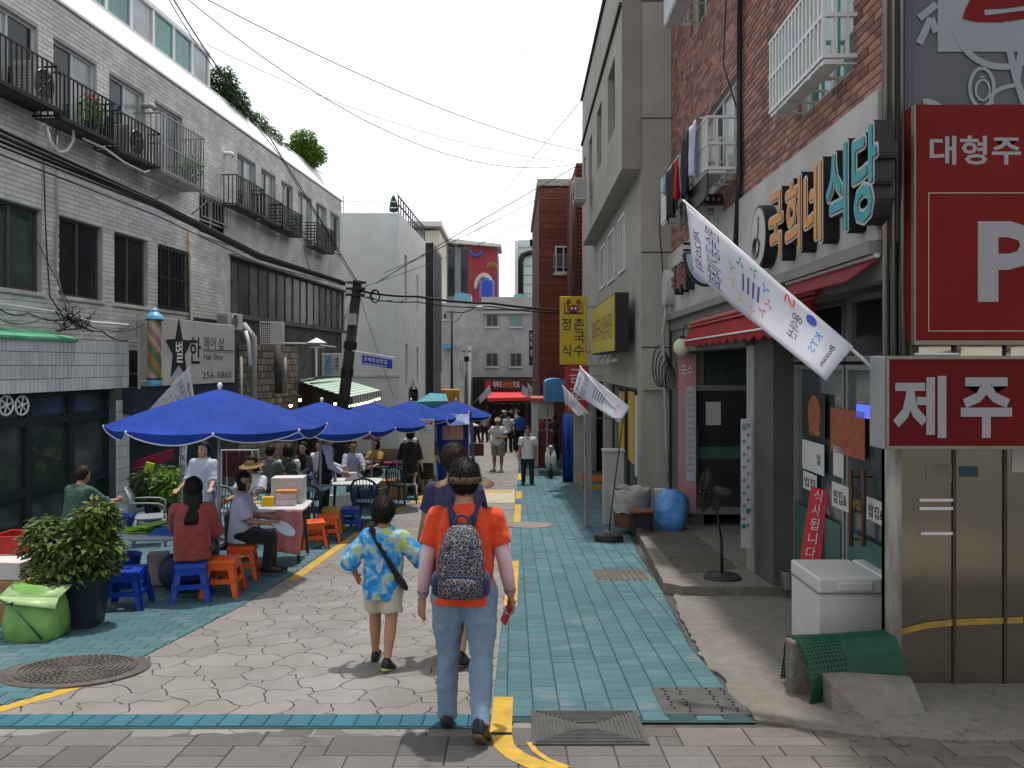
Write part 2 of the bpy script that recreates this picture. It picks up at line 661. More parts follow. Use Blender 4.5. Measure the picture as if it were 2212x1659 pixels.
XE = [(4.8, 1.5), (6.5, 1.46), (8.4, 1.62), (11, 1.75), (14, 2.0), (18, 2.3), (30, 2.6), (60, 2.6)]
lane = MB()
yy = 4.9
while yy < 60:
 y1 = yy+0.8
 lane.quad(G(XR_(yy), yy, 0.003), G(interp(XE, yy), yy, 0.003), G(interp(XE, y1), y1, 0.003), G(XR_(y1), y1, 0.003))
 yy = y1
lane = struct(lane.build('pavement_right', M_tealbed))
rc = []
x = -0.2
ci = 0
while x < 2.7:
 y = 4.92 + 0.07*(ci % 2)
 while y < 24:
  xa, xb = max(x, XR_(y)), min(x+0.168, interp(XE, y)-0.01)
  if xb-xa > 0.03:
   rc.append((xa if xa > x else x, xb, y, y+0.155, 0))
  y += 0.155
 x += 0.168
 ci += 1
pavers(lane, rc, 0.003, 0.010, [M_teal], 'paver')
apron = MB()
yy = 4.6
while yy < 40:
 y1 = yy+0.4
 apron.quad(G(-9.5, yy, 0.003), G(XL_(yy), yy, 0.003), G(XL_(y1), y1, 0.003), G(-9.5, y1, 0.003))
 yy = y1
apron = struct(apron.build('pavement_left', M_tealbed))
rc = []
y = 4.62
ri = 0
while y < 22:
 x = -7.6 + 0.11*(ri % 2)
 while x < XL_(y+0.06):
  xb = min(x+0.22, XL_(y+0.06))
  if x > -0.72*y:
   rc.append((x, xb, y, y+0.115, 0))
  x += 0.22
 y += 0.115
 ri += 1
pavers(apron, rc, 0.003, 0.010, [M_teal], 'paver', see=inview)
front = MB()
front.quad(G(-9, -3, -0.009), G(9, -3, -0.009), G(9, 4.86, -0.009), G(-9, 4.86, -0.009))
front = struct(front.build('pavement_front', M_bed))
rc = []
md = 0.135
occ = set()
nx, ny = int(11/md), int(3.4/md)
r_ = random.Random(5)
for j in range(ny):
 for i in range(nx):
  if (i, j) in occ:
   continue
  for (w, hh) in r_.choice([[(2, 1), (1, 1)], [(3, 1), (2, 1), (1, 1)], [(2, 2), (2, 1), (1, 1)], [(3, 2), (2, 1), (1, 1)]]):
   cells = [(i+p, j+q) for p in range(w) for q in range(hh)]
   if i+w <= nx and j+hh <= ny and not any(c in occ for c in cells):
    break
  occ.update(cells)
  x0 = -5.5+i*md
  y1 = 4.83-j*md
  xc = x0+w*md/2
  rc.append((x0, x0+w*md, y1-hh*md, y1, 1 if xc > 0.9 + 0.5*h01(i, j) else 0))
pavers(front, rc, -0.009, 0.0, [M_pave, M_pave2], 'paver', see=inview)
border = MB()
border.quad(G(-5.0, 4.80, 0.004), G(-0.13, 4.80, 0.004), G(-0.13, 5.03, 0.004), G(-5.0, 5.03, 0.004))
border = struct(border.build('pavement_border', M_tealbed))
rc = [(-4.96+0.138*i, -4.96+0.138*(i+1), 4.83, 5.02, 0) for i in range(35)]
pavers(border, rc, 0.004, 0.011, [M_blueb], 'paver', see=inview)
mk = MB()
strip(mk, [(XL_(y)+0.075, y) for y in [5.05, 5.2, 5.4, 5.62]], 0.11, 0.0035)
mk.build('road_marking', M_yel, road)
mk = MB()
strip(mk, [(XL_(y)+0.085, y) for y in [9.2, 10, 11, 12, 13, 14, 15, 16, 17.4]], 0.12, 0.0035)
mk.build('road_marking', M_yel, road)
for k, (a, b) in enumerate([(4.72, 5.32), (7.9, 10.4), (14.2, 17.2), (18.4, 20.2), (23, 25)]):
 mk = MB()
 n_ = 5
 strip(mk, [(XR_(a+(b-a)*i/n_)+0.068, a+(b-a)*i/n_) for i in range(n_+1)], 0.13, 0.0145)
 mk.build('road_marking', M_yel, lane)
for k, (a, b) in enumerate([(17.3, 18.3), (20.3, 22)]):
 mk = MB()
 strip(mk, [(XR_(a)+0.068, a), (XR_(b)+0.068, b)], 0.13, 0.0145)
 mk.build('road_marking', M_blueb, lane)
mk = MB()
strip(mk, [(-0.06, 4.70), (-0.045, 4.55), (0.02, 4.42), (0.11, 4.32), (0.25, 4.22), (0.45, 4.1)], 0.12, 0.0045)
mk.build('road_marking', M_yel, front)
mk = MB()
strip(mk, [(0.10, 4.60), (0.13, 4.48), (0.20, 4.36), (0.30, 4.27)], 0.035, 0.0045)
mk.build('road_marking', M_yel, front)
mk = MB()
mk.quad(G(-1.1, 17.6, .004), G(0.05, 17.6, .004), G(0.07, 20.6, .004), G(-1.0, 20.6, .004))
mk.build('road_marking', M_whp, road)
mk = MB()
for i in range(3):
 x0 = -2.25+i*0.42
 mk.quad(G(x0, 17.7, .0038), G(x0+.3, 17.7, .0038), G(x0+.42, 20.4, .0038), G(x0+.1, 20.4, .0038))
mk.add([G(-1.0, 19.0, .008), G(0.0, 19.9, .008), G(0.0, 20.4, .008), G(-1.0, 20.4, .008)], [(0, 1, 2, 3)])
mk.build('road_marking', M_yel, road)
c = gp(165, 1448)
t = thing('manhole_cover', 'round rusty brown manhole cover at the left edge of the flagstones', 'manhole cover', c)
mb = MB()
S = Matrix(((0.52/0.5, 0, 0), (0, 0.86, 0), (0, -0.0667, 1)))
mb.lathe([(0.5, -0.03), (0.5, 0.012), (0.47, 0.014), (0.455, 0.007), (0.44, 0.014), (0.0005, 0.014)], (0, 0, 0), 48, S)
mb.build('frame', M_iron, t, world=False, smooth=False)
mb = MB()
rr = 0.10
while rr < 0.43:
 nn_ = int(rr*2*math.pi/0.045)
 for k in range(nn_):
  th = 2*math.pi*(k+.5*(int(rr*40) % 2))/nn_
  p = S @ V((rr*math.cos(th), rr*math.sin(th), 0.018))
  Mx = Matrix.Rotation(th, 3, 'Z')
  mb.cbox(p, (0.022, 0.03, 0.008), M=Mx)
 rr += 0.042
o = mb.build('raised_pattern', M_iron, t, world=False)
o['kind'] = 'stuff'
c = gp(1268, 1573)
t = thing('drain_cover', 'grey rectangular drain cover with concentric square grooves beside yellow line', 'drain cover', (c.x, c.y, gz(c.y)))
s = -0.0667
mb = MB()
W_, D_ = 0.335, 0.26
def tilt(x, y, z):
 return (x, y, z + s*y)
mb.add([tilt(x, y, z) for z in (-.02, .013) for x, y in ((-W_, -D_), (W_, -D_), (W_, D_), (-W_, D_))], [(4, 5, 6, 7), (0, 1, 5, 4), (1, 2, 6, 5), (2, 3, 7, 6), (3, 0, 4, 7)])
mb.build('frame', M_irong, t, world=False)
mb = MB()
k = 0.93
while k > 0.2:
 w, d = W_*k, D_*k
 b = 0.011
 for (x0, x1, y0, y1) in ((-w, w, -d, -d+b), (-w, w, d-b, d), (-w, -w+b, -d+b, d-b), (w-b, w, -d+b, d-b)):
  mb.add([tilt(x, y, z) for z in (.013, .020) for x, y in ((x0, y0), (x1, y0), (x1, y1), (x0, y1))], [(4, 5, 6, 7), (0, 1, 5, 4), (1, 2, 6, 5), (2, 3, 7, 6), (3, 0, 4, 7)])
 k -= 0.078
mb.build('ribs', M_irong, t, world=False)
c = gp(1510, 1518)
t = thing('drain_cover', 'grey slotted drain cover at the edge of the teal pavers and rough concrete', 'drain cover', (c.x, c.y, gz(c.y)))
mb = MB()
W_, D_ = 0.27, 0.25
mb.add([tilt(x - .0*y, y, z) for z in (-.02, .016) for x, y in ((-W_, -D_), (W_, -D_), (W_, D_), (-W_, D_))], [(4, 5, 6, 7), (0, 1, 5, 4), (1, 2, 6, 5), (2, 3, 7, 6), (3, 0, 4, 7)])
mb.build('plate', M_irong, t, world=False)
mb = MB()
for i in range(5):
 for j in range(9):
  if i == 2 or 0.2 < h01(i, j, 4) < 0.3:
   continue
  x = -0.2+i*0.1 + 0.012*(j % 2)
  y = -0.21+j*0.052
  mb.add([tilt(p, q, .0175) for p, q in ((x-.008, y), (x+.008, y), (x+.008, y+.035), (x-.008, y+.035))], [(0, 1, 2, 3)])
o = mb.build('slots', mat('slot_black', (0.012, 0.012, 0.012), 0.9, 0), t, world=False)
o['kind'] = 'stuff'
c = gp(1340, 1243)
t = thing('drain_cover', 'small dark grated drain cover in the teal lane by the ramp', 'drain cover', (c.x, c.y, gz(c.y)))
mb = MB()
for i in range(9):
 x0 = -0.3+i*0.068
 mb.add([tilt(p, q, z) for z in (0, .0165) for p, q in ((x0, -.3), (x0+.045, -.3), (x0+.045, .3), (x0, .3))], [(4, 5, 6, 7), (0, 1, 5, 4), (1, 2, 6, 5), (2, 3, 7, 6), (3, 0, 4, 7)])
mb.build('grate', M_iron, t, world=False)
mb = MB()
mb.add([tilt(p, q, .012) for p, q in ((-.32, -.32), (.33, -.32), (.33, .32), (-.32, .32))], [(0, 1, 2, 3)])
mb.build('bed', M_concd, t, world=False)
c = gp(1142, 1135)
t = thing('manhole_cover', 'faded reddish manhole cover across the teal lane and the flagstones', 'manhole cover', (c.x, c.y, gz(c.y)))
mb = MB()
S = Matrix(((1, 0, 0), (0, 1, 0), (0, -0.0667, 1)))
mb.lathe([(0.42, -0.01), (0.42, 0.016), (0.39, 0.018), (0.38, 0.013), (0.36, 0.018), (0.001, 0.018)], (0, 0, 0), 36, S)
mb.build('lid', mat('faded_lid', (0.20, 0.17, 0.16), 0.8, 0.2, 5), t, world=False)
def pad(name, poly, dz, m, tilt_=0.0, rag=0.0):
 mb = MB()
 P = []
 for i in range(len(poly)):
  a, b = V(poly[i]), V(poly[(i+1) % len(poly)])
  n_ = max(1, int((b-a).length/0.09)) if rag else 1
  for k in range(n_):
   q = a.lerp(b, k/n_)
   P.append((q.x + rag*(noise.noise(V((q.x*9, q.y*9, 1)))), q.y + rag*noise.noise(V((q.x*9, q.y*9, 7)))))
 n = len(P)
 top = [G(x, y, dz + tilt_*x) for x, y in P]
 bot = [G(x, y, -0.02) for x, y in P]
 mb.add(top+bot, [tuple(range(n))] + [(k, n+k, n+(k+1) % n, (k+1) % n) for k in range(n)])
 return struct(mb.build(name, m, bevel=0.008))
pad('pavement_concrete', [(1.50, 4.93), (1.95, 4.70), (2.45, 4.62), (6, 4.62), (6, 8.45), (1.70, 8.5), (1.55, 7.2), (1.48, 6.2)], 0.018, M_conc, rag=0.05)
p1 = pad('pavement_ramp', [(1.62, 8.55), (1.78, 8.35), (6.5, 8.3), (6.5, 14.4), (2.12, 14.4)], 0.115, M_conc, rag=0.02)
mb = MB()
for i in range(38):
 y = 9.0 + i*0.11
 mb.obox(G(1.9 + 0.04*(y-9), y, 0.1145), (0.75, 0.35, -0.0233), (0, 0.035, -0.0023), (0, 0, 0.010))
mb.build('grooves', M_conc, p1)
#  BUILDINGS, LEFT SIDE
def brickwork(w, parent, Y0, Y1, z0, z1, L, H, gap, dep, openings, m, name='brick', limit=300, stack=False, d0=0.0, skipf=None):
 """courses of bricks on a wall: the ones that show largest are parts, the rest is one joined part"""
 items = []
 nz = int((z1-z0)/H)
 for j in range(nz):
  za, zb = z0+j*H, z0+(j+1)*H
  y = Y0 - (0 if stack or j % 2 == 0 else L/2)
  while y < Y1:
   segs = [(max(y, Y0), min(y+L, Y1))]
   for o in openings:
    if o[2] < zb-0.01 and o[3] > za+0.01:
     ns = []
     for a, b in segs:
      if b <= o[0] or a >= o[1]:
       ns.append((a, b))
      else:
       if a < o[0]:
        ns.append((a, o[0]))
       if b > o[1]:
        ns.append((o[1], b))
     segs = ns
   for a, b in segs:
    if b-a > 0.03:
     items.append((a+gap/2, b-gap/2, za+gap/2, zb-gap/2))
   y += L
 def score(q):
  p = w.p((q[0]+q[1])/2, (q[2]+q[3])/2)
  px, py = 1106+F*p.x/p.y, 788-F*p.z/p.y
  if not (0 < px < 2212 and 0 < py < 1659) or abs((q[1]-q[0])-(L-gap)) > 1e-4:
   return 0
  return abs(F*w.x0/p.y**2)*L
 items = [q for q in items if not (skipf and skipf(q))]
 items.sort(key=score, reverse=True)
 rest = MB()
 cache = []
 for k in range(8):
  m_ = MB()
  p = w.p(0, 0, 0)
  u = w.u*(L-gap)*math.hypot(1, w.k)
  m_.obox((0, 0, 0), u, V((0, 0, H-gap)), w.n*dep, 0, (k+.5)/8)
  cache.append(m_.mesh(name, m))
 for i, q in enumerate(items):
  if i < limit and score(q) > 0:
   ob = bpy.data.objects.new(name, cache[int(h01(i, 77)*8)])
   COL.objects.link(ob)
   ob.parent = parent
   ob.location = ROOT[parent].inverted() @ w.p(q[0], q[2], d0 + 0.001*h01(i, 2))
  else:
   w.box(rest, q[0], q[1], q[2], q[3], d0, d0+dep, 0, h01(i, 78))
 if rest.f:
  o = rest.build(name+'_mass', m, parent)
  o['kind'] = 'stuff'
M_wbrick = mat('white_painted_brick', (0.70, 0.70, 0.68), 0.75, 0.10, 2.5, bump=0.25, bscale=70, rnd=0.12, dirt=0.2, wear=((0.52, 0.515, 0.495), 0.8, 0.55))
M_wmort = mat('white_painted_mortar', (0.46, 0.455, 0.44), 0.85, 0.12, 3, dirt=0.2)
M_render = mat('pale_render', (0.60, 0.59, 0.565), 0.8, 0.10, 1.6, bump=0.2, bscale=30, dirt=0.25, wear=((0.44, 0.43, 0.41), 1.0, 0.55))
M_mans = mat('white_roof_tile', (0.74, 0.74, 0.73), 0.5, 0.04, 3, rnd=0.06)
M_wfr = mat('grey_white_window_frame', (0.55, 0.56, 0.55), 0.5, 0.06, 8)
M_brfr = mat('brown_window_frame', (0.10, 0.085, 0.075), 0.5, 0.2, 8)
M_gl = glassmat('dim_glass', (0.022, 0.027, 0.03), .1, .3)
M_gl2 = glassmat('milky_glass', (0.28, 0.31, 0.31), 0.25)
M_glg = glassmat('green_glass', (0.03, 0.06, 0.05))
M_glt = glassmat('teal_glass', (0.05, 0.20, 0.18))
M_black = mat('black_metal', (0.018, 0.018, 0.02), 0.5, 0.2, 10)
M_greym = mat('grey_metal', (0.30, 0.30, 0.30), 0.45, 0.12, 8, metal=0.4)
M_whm = mat('white_metal', (0.66, 0.67, 0.66), 0.45, 0.07, 7)
M_acw = mat('ac_casing', (0.50, 0.49, 0.46), 0.5, 0.08, 4, dirt=0.2)
M_dark = mat('dark_interior', (0.02, 0.021, 0.022), 0.9, 0.3, 1.5)  # near-black colour stands in for the darkness inside rooms and openings
M_pipe = mat('grey_pipe', (0.33, 0.32, 0.30), 0.5, 0.12, 5)
M_white = mat('white_plastic', (0.72, 0.72, 0.70), 0.4, 0.05, 5)
WL = Wall(-9.2, 0.0776, 1)
LB = thing('apartment_building', 'long white painted brick building with balconies along the left of the street', 'building', WL.p(13, gz(13)))
zU0, zU1 = 4.37, 5.78
zL0, zL1 = 1.24, 2.67
Yp = WL.Y
upw = [(-40, 81), (115, 208), (235, 311), (333, 393), (512, 552), (564, 595), (607, 632), (643, 673), (682, 705), (713, 733)]
low = [(-40, 90), (127, 220), (246, 318), (340, 405)]
ops = []
for a, b in upw:
 ops.append((Yp(a), Yp(b), zU0, zU1))
for a, b in low:
 ops.append((Yp(a), Yp(b), zL0, zL1))
barred = (Yp(430), Yp(491), 3.25, 4.24)
ops.append(barred)
band = (Yp(497), Yp(744), 1.36, 2.9)
ops.append(band)
Y0L, Y1L = 10.5, 31.6
mb = MB()
WL.sheet(mb, Y0L, Y1L, -3.8, 6.5, ops, 0.16)
for (Ya, dd) in ((Y0L, 0), (Y1L, 0)):
 a, b = WL.p(Ya, -4, 0), WL.p(Ya, -4, -9)
 mb.quad(a, b, b+V((0, 0, 10.5)), a+V((0, 0, 10.5)))
mb.quad(WL.p(Y0L, 6.5, -.8), WL.p(Y1L, 6.5, -.8), WL.p(Y1L, 6.5, -9), WL.p(Y0L, 6.5, -9))
mb.build('wall', M_wmort, LB)
brickwork(WL, LB, Y0L, Y1L, 0.30, 6.5, 0.30, 0.085, 0.012, 0.011, ops + [(21.0, 32, 0.2, 4.2), (19.3, 21.1, 0.2, 1.15)], M_wbrick)
mb = MB()
WL.box(mb, 21.0, Yp(497)-.02, 1.0, 4.19, 0.0, 0.013)
WL.box(mb, Yp(497), Y1L, 2.93, 4.19, 0.0, 0.0135)
mb.build('render_band', M_render, LB)
for i, (a, b, c, d) in enumerate(ops[:-1]):
 if i < len(upw):
  f = WL.window(LB, a, b, c, d, M_wfr, M_gl if i % 3 else M_gl2, d=-0.12, nv=2, gm2=M_gl2 if i % 3 else M_gl)
 elif i < len(upw)+4:
  f = WL.window(LB, a, b, c, d, M_brfr, M_glg if i == len(upw) else M_gl, d=-0.13, nv=2)
 else:
  f = WL.window(LB, a, b, c, d, M_wfr, M_gl, d=-0.12, nv=2, zsplit=3.62)
 mb = MB()
 WL.box(mb, a-.06, b+.06, c-.07, c, -0.1, 0.05)
 mb.build('sill', M_render, f, bevel=.01)
def bars(mb, w, Y0, Y1, z0, z1, d, step, r=0.008, horiz=()):
 y = Y0
 while y <= Y1+1e-3:
  w.box(mb, y-r, y+r, z0, z1, d-r, d+r)
  y += step
 for z in horiz:
  w.box(mb, Y0-.015, Y1+.015, z-.014, z+.014, d-.014, d+.014)
for (a, b, c, d), rail in ((ops[len(upw)+3], (1.3, 1.95, 2.6)), (barred, (3.66, 4.2))):
 mb = MB()
 bars(mb, WL, a+.03, b-.03, max(c, 3.64) if c > 3 else c, d, 0.06, (b-a)/9, 0.01, rail)
 mb.build('window_bars', M_greym if c > 3 else M_black, LB)
def balcony(px0, px1, z0, z1, depth, m, step=0.12, floor=True, hor=None, back=0.45):
 Ya, Yb = WL.Y(px0, depth), WL.Y(px1, depth)
 mb = MB()
 hz = (z0+.02, z1) + (tuple(hor) if hor else ())
 bars(mb, WL, Ya, Yb, z0, z1, depth, step, 0.011, hz)
 for y in (Ya, Yb):
  for z in hz:
   WL.box(mb, y-.014, y+.014, z-.014, z+.014, 0.0, depth)
  d = depth-.1
  while d > 0.03:
   WL.box(mb, y-.01, y+.01, z0, z1, d-.01, d+.01)
   d -= step
 if floor:
  d = 0.04
  while d < depth:
   WL.box(mb, Ya, Yb, z0-.03, z0-.006, d, d+.05)
   d += 0.085
 return mb.build('balcony', m, LB), Ya, Yb
bal = []
for k, (a, b, z0, z1, dp, m_, hor) in enumerate([
  (-60, 127, 4.30, 5.02, 0.5, M_black, None), (133, 253, 4.20, 4.95, 0.5, M_black, None), (257, 350, 4.12, 4.85, 0.5, M_black, None),
  (350, 444, 4.05, 5.25, 0.6, M_greym, (4.62,)), (512, 572, 4.18, 4.95, 0.42, M_black, None), (574, 612, 4.15, 4.85, 0.42, M_black, None),
  (612, 655, 4.12, 4.80, 0.45, M_black, (4.2, 4.3, 4.4, 4.5, 4.6, 4.7)), (686, 723, 4.05, 4.85, 0.45, M_black, (4.15, 4.25, 4.35, 4.45, 4.55, 4.65, 4.75))]):
 bal.append(balcony(a, b, z0, z1, dp, m_, hor=hor))
mb = MB()
for px in (365, 440):
 y = WL.Y(px, .3)
 mb.tube([WL.p(y, 4.05, .55), WL.p(y, 3.62, .02)], 0.02, 6)
mb.build('bracket', M_greym, LB)
mb = MB()
nc = 16
for i in range(nc):
 z0, z1 = 6.5+1.03*i/nc, 6.5+1.03*(i+1)/nc
 d0, d1 = -0.8*i/nc, -0.8*(i+1)/nc
 p = WL.p(Y0L, z0, d0+.02)
 q = WL.p(Y1L, z0, d0+.02)
 up = WL.p(Y0L, z1, d1+.008) - WL.p(Y0L, z0, d0+.008)
 mb.obox(p, q-p, up, WL.n*-.03, 0, h01(i, 31))
mb.build('mansard_roof', M_mans, LB)
mb = MB()
WL.box(mb, Y0L, Y1L, 7.53, 7.60, -.95, -.78)
WL.box(mb, Y0L, Y1L, 6.46, 6.505, -.05, .045)
mb.build('gutter', M_whm, LB)
mb = MB()
a, b, c = WL.p(Y1L, 6.5, 0.02), WL.p(Y1L, 6.5, -9), WL.p(Y1L, 7.53, -.8)
mb.add([a, b, c, WL.p(Y1L, 7.53, -8)], [(0, 1, 3, 2)])
mb.build('roof_end', M_mans, LB)
WS = Wall(-9.2-0.98, 0.0776, 1)
SR = thing('sun_room', 'white framed rooftop sun room with teal glass above the white roof edge', 'sun room', WS.p(15, 7.6))
ys0, ys1 = 11.5, WS.Y(450)
npan = 11
mb = MB()
for i in range(npan+1):
 y = ys0+(ys1-ys0)*i/npan
 WS.box(mb, y-.05, y+.05, 7.6, 8.62, -.05, .03)
WS.box(mb, ys0, ys1, 7.56, 7.68, -.06, .04)
WS.box(mb, ys0, ys1, 8.58, 8.68, -.06, .06)
mb.build('frame', M_whm, SR)
for i in range(npan):
 g = MB()
 ya, yb = ys0+(ys1-ys0)*i/npan+.05, ys0+(ys1-ys0)*(i+1)/npan-.05
 WS.box(g, ya, yb, 7.68, 8.58, -.02, -.01)
 g.build('pane', M_glt if i % 3 != 1 else M_gl2, SR)
mb = MB()
for i in range(npan+1):
 y = ys0+(ys1-ys0)*i/npan
 mb.obox(WS.p(y-.02, 8.66, .02), WS.u*.04, WS.n*-.75+V((0, 0, .5)), V((0, 0, .04)))
WS.box(mb, ys0, ys1, 9.14, 9.22, -.85, -.72)
mb.build('roof_bars', M_whm, SR)
mb = MB()
a, b = WS.p(ys0, 8.66, .0), WS.p(ys1, 8.66, .0)
up = WS.n*-.72+V((0, 0, .48))
mb.obox(a, b-a, up, V((0, 0, .012)))
mb.build('roof_glass', glassmat('grey_roof_glass', (0.20, 0.24, 0.25), 0.2), SR)
mb = MB()
mb.quad(WS.p(ys1, 7.56, 0), WS.p(ys1, 7.56, -2.2), WS.p(ys1, 9.2, -2.2), WS.p(ys1, 8.66, 0))
mb.quad(WS.p(ys0, 7.56, -1.6), WS.p(ys1, 7.56, -1.6), WS.p(ys1, 9.9, -1.6), WS.p(ys0, 9.9, -1.6))
WS.box(mb, ys0, ys1-3.2, 9.2, 10.1, -1.5, -.9)
mb.build('back_wall', mat('sunroom_grey', (0.22, 0.21, 0.215), 0.7, 0.15, 3), SR)
#  foliage
M_leafA = translucent(mat('leaf_bright', (0.13, 0.25, 0.03), 0.55, 0.45, 30, rnd=0.55, spec=0.35), .4)
M_leafB = translucent(mat('leaf_deep', (0.045, 0.10, 0.028), 0.5, 0.4, 30, rnd=0.6, spec=0.4), .35)
M_bark = mat('bark', (0.11, 0.08, 0.055), 0.9, 0.3, 20, bump=0.5)
def leaves(mb, c, rad, n, size, seed, droop=0.3, shell=0.55, long=2.0, mat=0):
 r = random.Random(seed)
 c = V(c)
 for i in range(n):
  while True:
   p = V((r.uniform(-1, 1), r.uniform(-1, 1), r.uniform(-1, 1)))
   if shell < p.length < 1:
    break
  q = c + V((p.x*rad[0], p.y*rad[1], p.z*rad[2]))
  d = V((p.x+r.uniform(-.7, .7), p.y+r.uniform(-.7, .7), r.uniform(-.6, .5)-droop)).normalized()
  s = d.cross(V((r.uniform(-.4, .4), r.uniform(-.4, .4), 1))).normalized()
  L = size*r.uniform(.6, 1.25)
  w = L/long/2
  up = s.cross(d)
  k = r.random()
  mb.add([q, q+d*L*.45+s*w+up*w*.35, q+d*L, q+d*L*.45-s*w+up*w*.35, q+d*L*.5-up*w*.1],
   [(0, 4, 1), (1, 4, 2), (2, 4, 3), (3, 4, 0)], mat, k)
def bush(name, label, base, blobs, n, size, seed, m, cat='plant', trunk=0.04, group=None):
 t = thing(name, label, cat, base)
 base = V(base)
 mb = MB()
 for k, (o, rad) in enumerate(blobs):
  leaves(mb, base+V(o), rad, int(n*rad[0]*rad[1]*rad[2]/sum(b[1][0]*b[1][1]*b[1][2] for b in blobs)), size, seed+k, shell=0.25)
 mb.build('crown', m, t)
 mb = MB()
 for k, (o, rad) in enumerate(blobs):
  p = base+V(o)
  mid = base.lerp(p, .5)+V((.03*math.sin(k*2), .03*math.cos(k*3), 0))
  mb.tube([base, mid, p], [trunk, trunk*.7, trunk*.35], 7)
  for j in range(5):
   e = p+V((rad[0]*math.cos(j*1.3+k)*.8, rad[1]*math.sin(j*1.3+k)*.8, rad[2]*(j/5-.2)))
   mb.tube([mid.lerp(p, .5), e], [trunk*.35, trunk*.12], 5)
 mb.build('trunk', M_bark, t, smooth=True)
 return t
def roofpt(px, back=1.0):
 return WL.p(WL.Y(px, -back), 6.52, -back)
M_leafC = translucent(mat('leaf_dusty', (0.08, 0.13, 0.045), 0.6, 0.4, 30, rnd=0.5), .35)
bush('rooftop_shrub', 'dark leafy shrub on the roof right beside the glazed sun room', roofpt(468, 1.1), [((.1, .1, 1.55), (.45, .5, .6)), ((.2, .8, 1.3), (.42, .5, .5)), ((.2, 1.6, 1.1), (.35, .45, .35))], 3600, 0.13, 1, M_leafB)
bush('rooftop_shrub', 'low bush on the roof edge just past the rooftop cooling unit', roofpt(548, 1.1), [((.1, -.3, 1.2), (.4, .6, .38)), ((.1, 1.0, 1.1), (.45, .8, .38)), ((.1, 2.1, 1.0), (.4, .7, .33))], 2600, 0.14, 4, M_leafC)
bush('rooftop_tree', 'bright green small tree rising from the roof edge against the sky', roofpt(655, 1.1), [((.1, -.3, 1.45), (.8, .95, .48)), ((.2, -.7, 1.9), (.45, .55, .34)), ((0, .5, 1.65), (.4, .5, .36))], 5200, 0.14, 9, M_leafA)
def ac_unit(name, label, c, u, n, w=0.8, h=0.56, d=0.3, group=None, m=None, grid=False):
 """outdoor cooling unit: casing, round fan grille, slatted side; c = centre of the base"""
 c = V(c)
 u, n = V(u).normalized(), V(n).normalized()
 z = V((0, 0, 1))
 t = thing(name, label, 'air conditioner', c, group=group)
 mb = MB()
 mb.obox(c-u*w/2-n*d/2+z*.04, u*w, n*d, z*h)
 mb.obox(c-u*w*.42-n*d*.4, u*.05, n*d*.8, z*.038)
 mb.obox(c+u*w*.36-n*d*.4, u*.05, n*d*.8, z*.038)
 mb.build('casing', m or M_acw, t, bevel=.012)
 if grid:
  mb = MB()
  for k in range(9):
   mb.obox(c-u*w*.46+n*(d/2)+z*(.07+(h-.08)*k/9), u*w*.42, n*.012, z*.018)
  for k in range(6):
   mb.obox(c-u*w*.46+u*w*.42*k/5+n*(d/2)+z*.06, u*.01, n*.016, z*(h-.06))
  mb.build('grille', M_whm, t)
  mb = MB()
  mb.obox(c-u*w*.47+n*(d/2)+z*.06, u*w*.44, n*.003, z*(h-.05))
  mb.build('grille_opening', M_dark, t)
  return t
 mb = MB()
 cc = c - u*w*.1 + n*(d/2+.006) + z*(h/2+.04)
 M = Matrix((u, z, n)).transposed()
 r0 = h*.42
 for k in range(6):
  r = r0*(k+1)/6
  pts = [cc + M @ V((r*math.cos(q*math.pi/12), r*math.sin(q*math.pi/12), .012)) for q in range(25)]
  mb.tube(pts, .004 if k < 5 else .009, 5)
 for k in range(8):
  a = k*math.pi/4
  mb.tube([cc + M @ V((.03*math.cos(a), .03*math.sin(a), .014)), cc + M @ V((r0*math.cos(a), r0*math.sin(a), .014))], .004, 4)
 mb.build('fan_grille', M_greym, t)
 mb = MB()
 pts = [cc + M @ V((r0*math.cos(q*math.pi/14), r0*math.sin(q*math.pi/14), .002)) for q in range(28)]
 mb.add(pts, [tuple(range(28))])
 mb.build('fan_opening', M_dark, t)
 mb = MB()
 for k in range(9):
  zz = .1 + (h-.12)*k/9
  mb.obox(c-u*(w/2+.006)-n*d*.42+z*zz, u*.012, n*d*.84, z*.02)
 mb.build('louvre', M_greym, t)
 return t
u_, n_ = WL.u, WL.n
def onbal(px, z, d=0.28):
 return WL.p(WL.Y(px, d), z, d)
ac_unit('air_conditioner', 'cooling unit behind black rails of the leftmost balcony', onbal(85, 4.32), u_, n_)
ac_unit('air_conditioner', 'cooling unit behind black rails of the balcony beside the grey cage', onbal(285, 4.14), u_, n_, w=0.75)
p = WL.p(WL.Y(490, -1.2), 6.55, -1.2)
ac_unit('air_conditioner', 'beige cooling unit on the roof between the rooftop bushes', p+V((0, 0, .55)), u_, n_, w=.9, h=.9)
